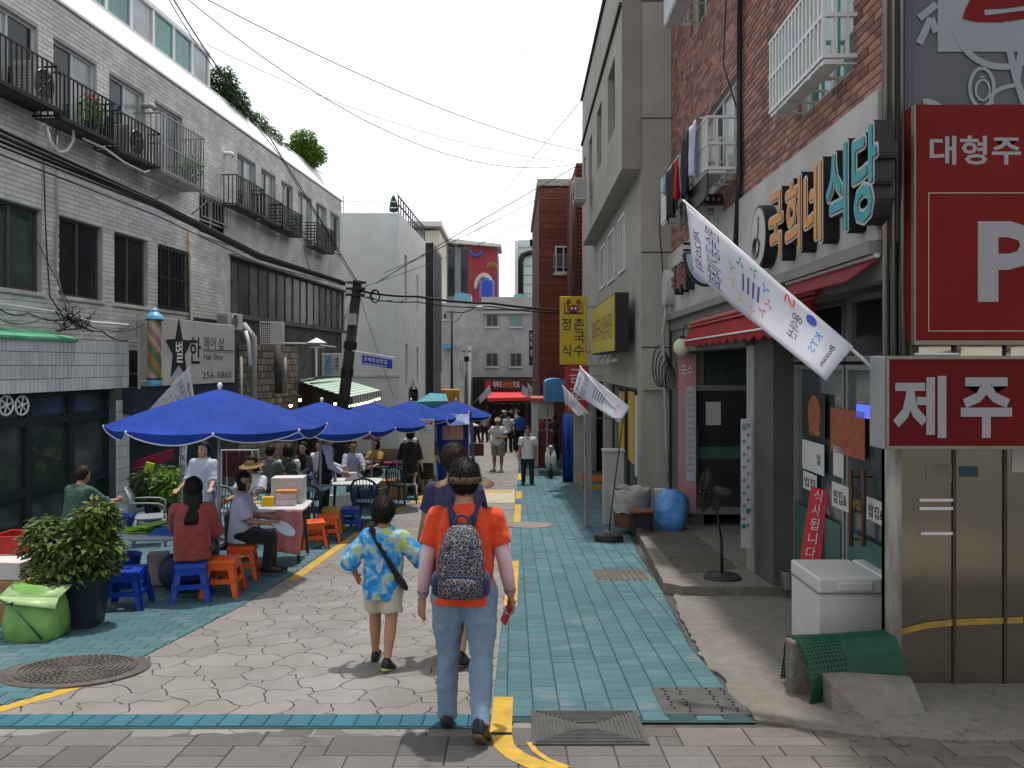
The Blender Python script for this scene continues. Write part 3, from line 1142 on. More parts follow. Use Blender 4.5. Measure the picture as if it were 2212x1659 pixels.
def potplant(label, c, rad, leafm, n, size, seed, potm, ph=0.2, pr=0.1, name='potted_plant', fl=None):
 c = V(c)
 t = thing(name, label, 'potted plant', c)
 mb = MB()
 mb.lathe([(pr*.75, 0), (pr, ph), (pr*1.08, ph), (pr*1.08, ph+.02), (pr*.9, ph+.02), (pr*.88, ph-.02), (.001, ph-.02)], c, 14)
 mb.build('pot', potm, t, auto=40)
 mb = MB()
 leaves(mb, c+V((0, 0, ph+rad[2]*.8)), rad, n, size, seed, shell=0.1)
 mb.build('foliage', leafm, t)
 mb = MB()
 for k in range(4):
  a = k*1.6
  mb.tube([c+V((0, 0, ph-.02)), c+V((rad[0]*.5*math.cos(a), rad[1]*.5*math.sin(a), ph+rad[2]))], [.008, .004], 5)
 mb.build('stem', M_bark, t)
 if fl:
  mb = MB()
  leaves(mb, c+V((0, 0, ph+rad[2]*1.7)), (rad[0]*.6, rad[1]*.6, rad[2]*.35), 26, size*.9, seed+5, shell=0.1)
  mb.build('flowers', fl, t)
 return t
M_terr = mat('terracotta', (0.38, 0.13, 0.06), 0.8, 0.15, 9)
M_dpot = mat('dark_plastic', (0.03, 0.03, 0.032), 0.5, 0.2, 9)
potplant('flowering pot plant with pink blooms behind the second balcony rails', onbal(197, 4.22), (.18, .18, .3), M_leafA, 140, .12, 21, M_dpot, fl=mat('pink_petal', (0.75, 0.16, 0.2), 0.6, 0.2, 20))
potplant('small dark pot plant beside the pink blooms on the second balcony', onbal(228, 4.22), (.16, .16, .26), M_leafC, 120, .1, 22, M_dpot)
potplant('plant in a red clay pot inside the grey cage balcony', onbal(412, 4.07, .35), (.2, .25, .3), M_leafA, 180, .16, 23, M_terr, .24, .13)
potplant('small green plant on the slatted balcony past the black rails', onbal(632, 4.14), (.16, .2, .2), M_leafA, 110, .1, 24, M_dpot)
def wallpipe(label, pts, r, m, name='drain_pipe', cat='pipe'):
 mb = MB()
 mb.tube(pts, r, 8)
 return tag(mb.build(name, m, smooth=True), label, cat)
wallpipe('white drain hose looping down from the leftmost balcony', [WL.p(14.25, 4.3, .3), WL.p(14.3, 4.0, .25), WL.p(14.2, 3.8, .2), WL.p(14.0, 3.72, .18), WL.p(13.8, 3.85, .16), WL.p(13.75, 4.15, .12)], .028, M_white, 'hose', 'hose')
wallpipe('white hose running under the second and third balconies', [WL.p(14.5, 4.1, .3), WL.p(15.0, 4.06, .4), WL.p(15.6, 3.95, .42), WL.p(16.3, 3.92, .45), WL.p(16.5, 4.0, .45)], .022, M_white, 'hose', 'hose')
wallpipe('thin grey pipe down the brick wall left of the second lower window', [WL.p(14.15, 4.2, .04), WL.p(14.15, 2.6, .05), WL.p(14.1, 1.7, .05), WL.p(14.35, .95, .1)], .02, M_pipe)
wallpipe('thin black cable pipe down the brick wall by the second lower window', [WL.p(13.8, 3.6, .04), WL.p(13.85, 2.2, .05), WL.p(13.95, 1.2, .05), WL.p(14.3, .8, .1)], .012, M_black)
wallpipe('rusty stained vertical pipe right of the barred lower window', [WL.p(19.0, 3.2, .05), WL.p(19.0, .95, .05)], .03, mat('rust_pipe', (0.33, 0.24, 0.16), 0.8, 0.35, 6))
mb = MB()
mb.tube([WL.p(21.0, 5.55, 0), WL.p(21.0, 5.55, .2), WL.p(21.0, 5.48, .26)], .055, 10)
tag(mb.build('vent_pipe', M_white, smooth=True), 'short white vent elbow on the brick wall left of the small balconies', 'vent')
mb = MB()
mb.tube([WL.p(17.0, 5.5, 0), WL.p(17.0, 5.5, .25), WL.p(17.0, 5.42, .3)], .055, 10)
tag(mb.build('vent_pipe', M_pipe, smooth=True), 'short grey vent elbow above the grey cage balcony', 'vent')
a, b, c, d = band
npn = 15
f = WL.window(LB, a, b, c, d, M_brfr, mat('curtain_glass', (0.10, 0.10, 0.095), 0.2, 0.55, 1.5, spec=0.5), d=-0.10, nv=npn, gm2=mat('curtain_glass_dark', (0.045, 0.048, 0.045), 0.2, 0.5, 1.5, spec=0.5))
mb = MB()
WL.box(mb, a-.1, b, c-.1, c, -.1, .10)
WL.box(mb, a-.1, b, d, d+.06, -.1, .12)
mb.build('sill', M_brfr, f)
mb = MB()
WL.box(mb, Yp(480), Y1L, -3.8, 1.24, -.05, .02)
mb.build('lower_wall', mat('dark_render', (0.075, 0.075, 0.07), 0.85, 0.3, 2.5, bump=.3), LB)
mb = MB()
WL.box(mb, 12.0, Yp(480), -3.8, 0.29, -.05, .02)
WL.box(mb, 19.32, Yp(480), .291, 1.14, -.05, .02)
mb.build('lower_wall', mat('navy_shopfront', (0.018, 0.024, 0.035), 0.6, 0.3, 2.5), LB)
M_stone = mat('stone_facing', (0.19, 0.155, 0.12), 0.9, 0.25, 5, rnd=0.45, bump=.5)
brickwork(WL, LB, 21.8, 26.5, -3.0, 0.6, 0.34, 0.2, 0.022, 0.04, [], M_stone, name='stone', d0=.02)
#  TILED SHOP, SALON, RESTAURANT (left)
Z1 = V((0, 0, 1))
M_tile = mat('white_wall_tile', (0.62, 0.645, 0.68), 0.25, 0.06, 2.5, rnd=0.10, dirt=0.15, spec=0.5)
M_grout = mat('tile_grout', (0.10, 0.105, 0.11), 0.9, 0.2, 4)
M_grn = mat('green_roof_paint', (0.10, 0.36, 0.20), 0.7, 0.25, 4, dirt=0.3)
M_dfr = mat('dark_green_frame', (0.018, 0.024, 0.024), 0.45, 0.2, 5)
M_gdk = glassmat('shop_glass', (0.050, 0.066, 0.070), 0.12)
M_navy = mat('navy_panel', (0.02, 0.03, 0.055), 0.5, 0.25, 3)
WT = Wall(-8.66, 0.0776, 1)
TS = thing('tiled_shop', 'dark glass shop front under a white tiled fascia and green roof edge', 'shop', WT.p(13, gz(13)))
ya, yb = 10.6, 15.55
yp = 15.1
mb = MB()
WT.box(mb, ya, yb, -0.45, 0.42, -.5, 0)
WT.box(mb, yp, yb, gz(15.3)-.1, -0.452, -.5, 0)
WT.box(mb, ya, yb, 0.05, 0.40, -.9, -.5)
mb.build('wall', M_grout, TS)
brickwork(WT, TS, ya, yb, -0.45, 0.43, 0.105, 0.22, 0.011, 0.009, [], M_tile, name='tile', stack=True)
brickwork(WT, TS, yp, yb, -3.09, -0.45, 0.1125, 0.22, 0.011, 0.009, [], M_tile, name='tile', stack=True, limit=0)
WTs = Matrix.Identity(3)
mb = MB()   # tiles on the return of the pier that faces the camera are hidden; the green sloping roof
a, b = WT.p(ya, .43, .03), WT.p(13.9, .43, .03)
mb.obox(a, b-a, WT.n*-.62+V((0, 0, .15)), V((0, 0, .03)))
WT.box(mb, ya, 13.9, .40, .46, .012, .05)
mb.build('roof', M_grn, TS, bevel=.01)
WG = Wall(-8.66-.22, 0.0776, 1)
fy = [10.6, 11.75, 12.9, 14.0, 15.1]
for i in range(4):
 for j, (z0, z1) in enumerate(((gz(fy[i])+.02, -2.05), (-2.05, -.92), (-.92, -.45))):
  WG.window(TS, fy[i], fy[i+1], z0, z1, M_dfr, M_gdk if (i+j) % 3 else M_glg, d=0, nv=1, fw=.075, bar=.09)
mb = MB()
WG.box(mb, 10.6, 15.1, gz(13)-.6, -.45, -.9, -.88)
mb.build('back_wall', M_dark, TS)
for k, px in enumerate((14, 48)):
 Y = WG.Y(px, .13)
 c = WG.p(Y, (788-876)/F*Y, .13)
 M = Matrix((WG.u, Z1, WG.n)).transposed()
 mb = MB()
 pts = [c + M @ V((.15*math.cos(q*math.pi/14), .15*math.sin(q*math.pi/14), 0)) for q in range(29)]
 mb.tube(pts, .018, 6)
 for q in range(6):
  a = q*math.pi/3+.3
  mb.tube([c, c + M @ V((.145*math.cos(a), .145*math.sin(a), 0))], .014, 5)
 mb.ell(c, (.04, .04, .04), 10, 6)
 mb.tube([c, c-WG.n*.09], .015, 6)
 tag(mb.build('wheel_ornament', M_white, smooth=True), ('left', 'right')[k]+' one of two pale spoked wheels above the dark shop glass', 'ornament')
WSg = Wall(-8.4, 0.0776, 1)
ya, yb = WSg.Y(322), WSg.Y(507)
SG = thing('salon_sign', 'large grey white hair salon signboard with a dark star and brush lettering', 'sign', WSg.p(ya, -.45))
M_sgn = mat('sign_white', (0.50, 0.48, 0.46), 0.5, 0.05, 1.5, dirt=0.12)
mb = MB()
WSg.box(mb, ya, yb, -.43, .97, -.22, 0)
mb.build('panel', M_sgn, SG, bevel=.01)
M_ink = mat('sign_black', (0.012, 0.013, 0.016), 0.5, 0.1, 9)
def sg(px, py):
 Y = WSg.Y(px)
 return WSg.p(Y, (788-py)/F*Y)
def stext(s, x0, y0, x1, y1, m, bold=0.0, parent=SG, W=WSg):
 a = W.p(W.Y(x0), W.Z((x0+x1)/2, y1)); w = (W.p(W.Y(x1), 0)-W.p(W.Y(x0), 0)).length
 return text(s, a, W.u, Z1, w, W.Z((x0+x1)/2, y0)-W.Z((x0+x1)/2, y1), m, parent, bold)
c = sg(386, 757)
star = []
for k in range(10):
 r = .62 if k % 2 == 0 else .27
 a = math.pi/2+k*math.pi/5
 star.append((r*math.cos(a)*.95, r*math.sin(a)*1.1))
mb = MB()
mb.prism(star, c, WSg.u, Z1, WSg.n*.012)
mb.build('star', M_ink, SG)
text('별', c+WSg.u*-.15+Z1*-.26+WSg.n*.013, WSg.u, Z1, .30, .46, M_white, SG, .01)
stext('한', 409, 728, 434, 786, M_ink, .015)
stext('헤어 샵', 440, 728, 484, 754, M_ink, .006)
stext('Hair Shop', 440, 764, 481, 781, M_ink, .012)
stext('256-5865', 437, 803, 500, 817, M_ink)
mb = MB()
for (p, q) in ((756, 758), (760, 761)):
 Y0_, Y1_ = WSg.Y(439), WSg.Y(506)
 WSg.box(mb, Y0_, Y1_, (.335 if p < 758 else .300), (.355 if p < 758 else .308), 0, .003)
mb.build('rule', M_ink, SG)
mb = MB()
WSg.box(mb, ya-.5, yb+.3, -.95, -.44, -.3, -.05)
mb.build('lower_panel', M_navy, SG)
mb = MB()
for y in (ya+.3, yb-.3):
 WSg.box(mb, y-.02, y+.02, -.2, -.15, -.8, -.2)
 WSg.box(mb, y-.02, y+.02, .7, .75, -.8, -.2)
mb.build('bracket', M_greym, SG)
Y = 15.45
c = at(334, 760, Y)
BP = thing('barber_pole', 'striped barber cylinder with a blue dome at the left end of the salon sign', 'barber pole', c-V((0, 0, .6)))
r = .125
zt, zb = (788-692)/F*Y, (788-818)/F*Y
stripe = [mat('stripe_orange', (0.34, 0.16, 0.05), 0.4, .2, 6), mat('stripe_green', (0.05, 0.16, 0.09), 0.4, .2, 6), mat('stripe_cream', (0.38, 0.35, 0.27), 0.4, .2, 6), mat('stripe_pink', (0.36, 0.15, 0.12), 0.4, .2, 6)]
mb = MB()
n = 24
nz = 26
vs = [V((c.x+r*math.cos(2*math.pi*k/n), c.y+r*math.sin(2*math.pi*k/n), zb+(zt-zb)*j/nz)) for j in range(nz+1) for k in range(n)]
for j in range(nz):
 for k in range(n):
  mi = [0, 0, 1, 1, 0, 2, 3, 3, 2, 2, 0, 1][((j + k) // 2) % 12]
  mb.f.append((j*n+k, j*n+(k+1) % n, (j+1)*n+(k+1) % n, (j+1)*n+k))
  mb.m.append(mi)
  mb.r.append(.5)
mb.v = [tuple(v) for v in vs]
mb.build('cylinder', stripe, BP, smooth=True)
mb = MB()
M_skyb = mat('sky_blue_plastic', (0.12, 0.42, 0.66), 0.35, 0.08, 6)
mb.lathe([(.13, zt), (.165, zt+.01), (.16, zt+.06), (.13, zt+.10), (.07, zt+.16), (.05, zt+.17), (.06, zt+.2), (.03, zt+.24), (.001, zt+.25)], (c.x, c.y, 0), 24)
mb.lathe([(.12, zb-.14), (.135, zb-.12), (.135, zb-.02), (.125, zb)], (c.x, c.y, 0), 24)
mb.build('dome_and_base', M_skyb, BP, auto=40)
mb = MB()
mb.lathe([(.145, zb-.02), (.145, zb+.01)], (c.x, c.y, 0), 24)
mb.lathe([(.172, zt), (.172, zt+.015)], (c.x, c.y, 0), 24)
mb.build('ring', M_black, BP, auto=40)
mb = MB()
mb.tube([(c.x-.3, c.y, zb-.2), (c.x-.3, c.y, zt+.1)], .03, 8)
mb.tube([(c.x-.3, c.y, zb-.05), (c.x, c.y, zb-.05)], .018, 6)
mb.tube([(c.x-.3, c.y, zt+.02), (c.x, c.y, zt+.02)], .018, 6)
mb.box(c.x-.5, c.x-.34, c.y-.05, c.y+.05, zt-.35, zt+.0)
mb.build('bracket', M_pipe, BP)
ac_unit('air_conditioner', 'cooling unit peeking out above the right end of the salon sign', at(497, 716, 20.6), WL.u, WL.n, w=.9, h=.42)
ac_unit('air_conditioner', 'beige cooling unit right of the salon sign with louvred side', at(588, 748, 21.8), V((1, .15, 0)), V((-.15, 1, 0))*-1, w=.6, h=.62, d=.4, grid=True)
wallpipe('bent white drain pipe at the right end of the salon sign', [at(530, 715, 20.4), at(537, 740, 20.4), at(541, 790, 20.4)], .05, M_white)
wallpipe('tall grey duct right of the salon sign going down behind the parasol', [at(525, 700, 21.2), at(548, 730, 21.2), at(548, 960, 21.2)], .09, M_pipe)
wallpipe('thick dark pipe below the beige cooling unit', [at(598, 745, 23), at(603, 850, 23)], .11, mat('dark_pipe', (0.07, 0.068, 0.065), .6, .2, 5))
wallpipe('thin pale pole at the salon front behind the nearest parasol', [at(521, 770, 19.5), at(522, 870, 19.5), at(523, 1005, 19.5)], .03, M_pipe)
wallpipe('bright pipe along the wall above the restaurant', [at(594, 741, 23.4), at(660, 742, 24), at(725, 750, 25)], .02, M_whm)
wallpipe('pale upright post beside the restaurant awning', [at(616, 772, 24.3), at(616, 850, 24.3)], .045, M_pipe)
c = at(684, 742, 24)
VT = thing('roof_vent', 'white conical chimney cowl on a shiny duct above the green awning', 'vent', c-V((0, 0, .8)))
mb = MB()
mb.lathe([(.30, 0), (.30, .02), (.02, .17), (.001, .175)], c, 20)
mb.lathe([(.24, -.14), (.24, -.12), (.03, .0)], c, 20)
mb.build('cowl', M_whm, VT, auto=40)
mb = MB()
mb.lathe([(.16, -1.0), (.16, -.1), (.14, -.1)], c, 20)
mb.tube([c+V((0, 0, -.95)), c+V((-.1, -.05, -1.05)), c+V((-.45, -.1, -1.12))], .06, 10)
mb.build('duct', mat('shiny_steel', (0.42, 0.42, 0.42), .25, .1, 5, metal=.9), VT, auto=50)
c0 = at(695, 812, 25.5)
MBd = thing('menu_board', 'pale lightbox menu board leaning above the green awning', 'sign', c0)
mb = MB()
u = V((.98, -.2, 0)).normalized()
w_ = 42/F*25.5
mb.obox(c0, u*w_, V((.2, .98, 0))*.15, Z1*.72)
mb.build('box', M_whm, MBd, bevel=.01)
mb = MB()
mb.obox(c0+u*.12+V((-.2, -.98, 0)).normalized()*.004+Z1*.05, u*.2, V((-.2, -.98, 0)).normalized()*.003, Z1*.6)
mb.build('blue_panel', mat('pale_blue_print', (0.25, 0.48, 0.62), .5, .1, 4), MBd)
text('제주', c0+u*(w_-.16)+Z1*.12+V((-.2, -.98, 0)).normalized()*.005, u, Z1, .12, .5, M_ink, MBd, .01)
mb = MB()
for k in range(5):
 mb.obox(c0+u*.33+V((-.2, -.98, 0)).normalized()*.004+Z1*(.1+.1*k), u*.1, V((-.2, -.98, 0)).normalized()*.003, Z1*.04)
mb.build('print_lines', M_pipe, MBd)
AW = thing('awning', 'pale green and white ribbed awning with warm bulbs on the restaurant', 'awning', at(700, 840, 27))
p00, p01 = at(648, 825, 26.6), at(731, 817, 31.0)
p10, p11 = at(750, 859, 25.2), at(821, 844, 29.4)
M_awg = mat('awning_green', (0.30, 0.45, 0.34), .5, .08, 3)
M_aww = mat('awning_white', (0.62, 0.68, 0.62), .5, .05, 3)
for k in range(18):
 a0, a1 = p00.lerp(p10, k/18), p00.lerp(p10, (k+1)/18)
 b0, b1 = p01.lerp(p11, k/18), p01.lerp(p11, (k+1)/18)
 mb = MB()
 nn_ = (p01-p00).cross(p10-p00).normalized()
 if nn_.z < 0:
  nn_ = -nn_
 mb.obox(a0, b0-a0, (a1-a0)*.97, nn_*(.02 if k % 2 else .03))
 mb.build('slat', M_aww if k % 2 else M_awg, AW)
mb = MB()
for k in range(15):
 q = p10.lerp(p11, k/14)
 mb.obox(q-V((0, 0, .20)), (p11-p10).normalized()*.10, V((0, 0, .19)), V((.01, -.02, 0)))
mb.build('fringe', M_dfr, AW)
M_bulb = mat('lit_bulb', (1, .8, .5), .4, 0, emit=(1.0, .72, .32), estr=9)
mb = MB()
mb.tube([p10+V((.02, -.05, -.24)), p10.lerp(p11, .5)+V((.02, -.05, -.28)), p11+V((.02, -.05, -.24))], .008, 5)
mb.build('light_wire', M_black, AW)
for k in range(13):
 q = p10.lerp(p11, (k+.5)/13)+V((.02, -.05, -.27-.03*math.sin(math.pi*(k+.5)/13)))
 mb = MB()
 mb.ell(q, .035, 8, 6)
 mb.build('bulb', M_bulb, AW, smooth=True)
for k, (px, py, Yq) in enumerate(((628, 876, 24.2), (648, 864, 24.6), (724, 872, 26))):
 q = at(px, py, Yq)
 L = thing('wall_lamp', ('small lit lamp at the dark restaurant front left of the awning', 'dim lit lamp just right of the brightest restaurant lamp', 'small lit lamp under the ribbed awning')[k], 'lamp', q)
 mb = MB()
 mb.lathe([(.06, .05), (.09, -.03), (.085, -.03), (.05, .05)], q+V((0, 0, .06)), 12)
 mb.tube([q+V((0, 0, .1)), q+V((-.25, .1, .25))], .012, 5)
 mb.build('shade', M_black, L, auto=40)
 mb = MB()
 mb.ell(q, .05, 10, 7)
 mb.build('bulb', M_bulb, L, smooth=True)
mb = MB()
WL.box(mb, 26.6, 31.4, gz(28)-.2, -.6, .03, .5)
tag(mb.build('timber_shop', mat('dark_timber', (0.028, 0.02, 0.016), .7, .35, 4)), 'dark timber restaurant building under the pale ribbed awning', 'shop')
top, low_ = at(773, 606, 24), at(742, 870, 24)
dirn = (low_-top)
basep = top + dirn*((gz(24)-top.z)/dirn.z)
M_pole = mat('pole_concrete', (0.045, 0.042, 0.04), .85, .25, 4, bump=.3)
UP = thing('utility_pole', 'leaning dark utility pole hung with cables beside the white building', 'utility pole', basep)
mb = MB()
mb.tube([basep-V((0, 0, .1)), basep.lerp(top, .5), top], [.19, .165, .14], 14)
mb.build('shaft', M_pole, UP, smooth=True)
mb = MB()
for k in range(3):
 q = top + dirn*(.03+.05*k)
 mb.obox(q+V((-.28, -.2, 0)), V((.56, .05, 0)), V((0, .09, 0)), V((0, 0, .07)))
mb.build('crossarm', M_black, UP)
mb = MB()
q = top + dirn*.32
mb.cbox(q+V((0, -.2, 0)), (.28, .06, .34))
mb.build('notice_plate', M_sgn, UP)
mb = MB()
q = top + dirn*.5
mb.tube([q, q+dirn*.06], .2, 12)
mb.tube([top+dirn*.72, top+dirn*.78], .19, 12)
mb.build('band', M_black, UP)
SN = thing('street_sign', 'blue street name plate on a bracket arm right of the utility pole', 'sign', at(783, 780, 23.6))
a, b = at(782, 766, 23.6), at(782, 786, 23.6)
e = at(847, 777, 23.6)
u = (e-a)
mb = MB()
mb.obox(a, u, V((0, .03, 0)), b-a)
mb.build('plate', mat('sign_blue', (0.015, 0.035, 0.42), .4, .08, 5), SN, bevel=.01)
text('광복로35번길', a+u*.06+(b-a)*.62+V((0, -.012, 0)), u, (a-b), u.length*.78, (a-b).length*.48, M_white, SN, .01)
mb = MB()
mb.obox(a+u*.06+(b-a)*.82+V((0, -.008, 0)), u*.76, V((0, .004, 0)), (b-a)*.08)
mb.build('print_line', M_white, SN)
mb = MB()
mb.tube([at(762, 758, 23.9), at(853, 773, 23.6)], .025, 6)
mb.tube([a+u*.1, a+u*.1+V((0, 0, .08))], .012, 5)
mb.tube([a+u*.9, a+u*.9+V((0, 0, .1))], .012, 5)
mb.build('arm', M_whm, SN)
#  FAR BUILDINGS
M_whb = mat('white_render', (0.74, 0.75, 0.75), .8, .05, .8, bump=.1, dirt=.10)
M_blk = mat('black_cladding', (0.016, 0.018, 0.02), .5, .2, 3)
def bld(name, label, x0, x1, y0, y1, z1, m, parent_only=False, z0=None):
 t = thing(name, label, 'building', (x0, y0, gz(y0)))
 mb = MB()
 mb.box(x0, x1, y0, y1, (gz(y1)-.5) if z0 is None else z0, z1)
 mb.build('wall', m, t)
 return t
def fwin(t, x0, x1, z0, z1, y, fm, gm, nv=2, sill=True):
 """window on a wall facing the camera (plane y): recessed pane, frame, sill"""
 f = MB()
 w = .06
 for (a, b, c, d) in ((x0, x1, z0, z0+w), (x0, x1, z1-w, z1), (x0, x0+w, z0+w, z1-w), (x1-w, x1, z0+w, z1-w)):
  f.box(a, b, y-.05, y+.02, c, d)
 for i in range(1, nv):
  x = x0+(x1-x0)*i/nv
  f.box(x-.025, x+.025, y-.04, y+.02, z0+w, z1-w)
 fo = f.build('window', fm, t)
 for i in range(nv):
  g = MB()
  g.box(x0+(x1-x0)*i/nv+.03, x0+(x1-x0)*(i+1)/nv-.03, y-.022, y-.012, z0+.03, z1-.03)
  g.build('pane', gm, fo)
 if sill:
  g = MB()
  g.box(x0-.08, x1+.08, y-.12, y-.001, z0-.1, z0-.002)
  g.build('sill', M_render, fo)
 return fo
x1 = -4.80
t = WB = thing('white_building', 'plain white rendered building with a railed roof behind the utility pole', 'building', (x1, 34, gz(34)))
WR = Wall(x1-34*.032, .032, 1)
slits = [(35.4, 36.0, 2.9, 4.9), (38.9, 39.4, 2.6, 4.4), (35.6, 36.2, -.95, .95), (38.9, 39.5, -.95, .85)]
mb = MB()
WR.sheet(mb, 34, 42, gz(42)-.5, 6.46, slits, .22)
mb.quad((-14, 34, -5), (x1, 34, -5), (x1, 34, 6.46), (-14, 34, 6.46))
mb.quad((-14, 34, 6.45), (x1, 34, 6.45), WR.p(42, 6.45), (-14, 42, 6.45))
mb.quad((-14, 42, -5), WR.p(42, -5), WR.p(42, 6.46), (-14, 42, 6.46))
mb.build('wall', M_whb, t)
for s in slits:
 WR.window(t, s[0], s[1], s[2], s[3], M_greym, M_gl, d=-.2, nv=1)
mb = MB()
mb.box(-14, x1+.04, 33.95, 33.998, -.52, -.44)
mb.build('string_course', M_render, t)
mb = MB()
zr = 6.46
for h in (.24, .5, .75):
 mb.tube([(-12, 34.1, zr+h), (x1+.0, 34.1, zr+h)], .018, 5)
for x in (-9.5, -7.2):
 mb.tube([(x, 34.1, zr), (x, 34.1, zr+.76)], .03, 5)
mb.build('railing', M_whm, t)
mb = MB()
for h in (.38, .75):
 mb.tube([WR.p(34.05, zr+h, -.05), WR.p(42, zr+h, -.05)], .035, 5)
for k in range(13):
 y = 34.05+7.9*k/12
 mb.tube([WR.p(y, zr, -.05), WR.p(y, zr+.75, -.05)], .03, 5)
mb.build('railing', M_black, t)
c = at(850, 460, 34.6)
PF = thing('closed_parasol', 'closed dark green parasol standing on the white building roof', 'parasol', c)
mb = MB()
mb.lathe([(.02, -.0), (.02, .25)], c, 8)
mb.build('pole', M_greym, PF)
mb = MB()
mb.lathe([(.17, .05), (.19, .2), (.15, .5), (.06, .72), (.015, .78), (.001, .85)], c, 10)
mb.build('canopy', mat('dark_green_cloth', (0.012, 0.05, 0.035), .8, .25, 8), PF, smooth=True)
c = at(893, 866, 33.8)
LT = thing('wall_lantern', 'black hanging iron lantern on the white building wall', 'lantern', c)
mb = MB()
for k in range(8):
 a = k*math.pi/4
 mb.tube([c+V((.17*math.cos(a), .17*math.sin(a), 0)), c+V((.2*math.cos(a), .2*math.sin(a), .35)), c+V((.14*math.cos(a), .14*math.sin(a), .5))], .018, 5)
mb.lathe([(.18, 0), (.19, .04), (.1, .04)], c, 12)
mb.lathe([(.22, .5), (.04, .68), (.001, .7)], c, 12)
mb.tube([c+V((0, 0, .66)), c+V((0, 0, .82)), c+V((.0, .2, .86))], .02, 6)
mb.build('cage', M_black, LT)
mb = MB()
mb.lathe([(.10, .02), (.14, .3), (.1, .5)], c, 10)
mb.build('glass', mat('lantern_glass', (0.05, .05, .05), .2, .1, 5), LT, smooth=True)
t = bld('black_building', 'narrow black clad building end beside the white building', (919-1106)/F*42.6, (936-1106)/F*42.6, 42.6, 47, 6.5, M_blk)
mb = MB()
mb.add([V((-4.19, 42.55, -.4)), V((-4.12, 47, -.4)), V((-4.12, 47, 6.4)), V((-4.19, 42.55, 6.5))], [(0, 1, 2, 3)])
mb.build('side_cladding', M_blk, t)
mb = MB()
for k in range(6):
 y = 43+k*.6
 mb.box(-4.18+.016*k*.6, -4.13+.016*k*.6, y, y+.04, -.4, 6.2)
mb.build('seam', M_greym, t)
t = bld('cream_building', 'cream rooftop block with a jutting flat roof behind the black building', at(880, 0, 72).x, at(949, 0, 72).x, 72, 80, at(0, 498, 72).z, mat('cream_render', (0.62, 0.58, 0.48), .8, .08, 1))
mb = MB()
mb.box(at(870, 0, 71.5).x, at(955, 0, 71.5).x, 71, 81, at(0, 492, 72).z, at(0, 482, 72).z)
mb.build('roof', M_whm, t)
t = bld('clad_building', 'dark grey and red clad block with a white roof canopy at the far end', at(950, 0, 92).x, at(1075, 0, 92).x, 92, 104, at(0, 534, 92).z, mat('slate_cladding', (0.22, 0.225, 0.24), .5, .12, 1))
Yb = 92
mb = MB()
xa, xb = at(1012, 0, Yb).x, at(1075, 0, Yb).x
nrib = 22
for k in range(nrib):
 x = xa+(xb-xa)*k/nrib
 mb.box(x+.01, x+(xb-xa)/nrib-.035, Yb-.16, Yb-.004, gz(Yb), at(0, 531+9*k/nrib, Yb).z)
mb.build('red_cladding', mat('red_cladding', (0.42, 0.045, 0.06), .5, .1, 1), t)
for (pa, pb) in ((968, 982), (996, 1011)):
 g = MB()
 g.box(at(pa, 0, Yb).x, at(pb, 0, Yb).x, Yb-.1, Yb-.004, at(0, 640, Yb).z, at(0, 537, Yb).z)
 g.build('window_strip', M_gl, t)
mb = MB()
q = [at(940, 512, Yb-1), at(1083, 527, Yb-1), at(1083, 533, Yb-1), at(940, 522, Yb-1)]
mb.prism([(p.x, p.z) for p in q][::-1], (0, Yb-1, 0), (1, 0, 0), (0, 0, 1), (0, 6, 0))
for k in range(6):
 x = at(965+k*20, 0, Yb).x
 mb.box(x-.08, x+.08, Yb+.2, Yb+.4, at(0, 545, Yb).z, at(0, 520, Yb).z)
mb.build('roof_canopy', mat('cream_canopy', (0.72, 0.69, 0.60), .6, .05, 1), t)
mb = MB()
c = at(1063, 578, Yb-.25)
for rr in (.55, .3):
 pts = [c+V((rr*math.cos(math.pi*k/12), 0, rr*math.sin(math.pi*k/12))) for k in range(13)]
 mb.tube(pts, .07, 6)
mb.build('emblem', M_yel, t)
mb = MB()
c = at(1044, 625, Yb-.4)
pts = [c+V((-.9+1.3*(1-math.cos(math.pi*k/14))/1.0*.75, 0, 1.6*math.sin(math.pi*k/14))) for k in range(13)]
mb.tube(pts, [.18+.14*math.sin(math.pi*k/14) for k in range(13)], 8)
mb.build('white_emblem', mat('pale_emblem', (0.55, .5, .42), .6, .1, 2), t, smooth=True)
mb = MB()
c = at(1029, 541, Yb-.3)
pts = [c+V((.6*math.cos(-math.pi*k/12), 0, .6*math.sin(-math.pi*k/12))) for k in range(13)]
mb.tube(pts, .16, 6)
mb.build('blue_emblem', mat('emblem_blue', (0.05, .16, .5), .5, .1, 2), t)
Yg = 58
t = GB = bld('grey_building', 'plain grey rendered building closing the end of the street', at(930, 0, Yg).x, at(1150, 0, Yg).x, Yg, Yg+9, at(0, 655, Yg).z, mat('grey_render', (0.40, 0.40, 0.40), .85, .08, .6, dirt=.2))
mb = MB()
mb.box(at(1040, 0, Yg).x, at(1150, 0, Yg).x, Yg-.3, Yg-.004, at(0, 668, Yg).z, at(0, 642, Yg).z)
mb.box(at(1040, 0, Yg).x, at(1150, 0, Yg).x, Yg-.2, Yg-.004, at(0, 678, Yg).z, at(0, 672, Yg).z)
mb.build('parapet', mat('parapet_render', (.42, .41, .39), .8, .1, 1), t)
for (pa, pb, qa, qb) in ((1050, 1076, 678, 706), (1102, 1127, 680, 706), (1050, 1076, 762, 792), (1102, 1127, 762, 792)):
 fwin(t, at(pa, 0, Yg).x, at(pb, 0, Yg).x, at(0, qb, Yg).z, at(0, qa, Yg).z, Yg-.02, M_greym, M_gl if not (pa > 1090 and qa < 700) else M_glt)
fwin(t, at(958, 0, Yg).x, at(966, 0, Yg).x, at(0, 690, Yg).z, at(0, 676, Yg).z, Yg-.02, M_greym, M_gl, 1)
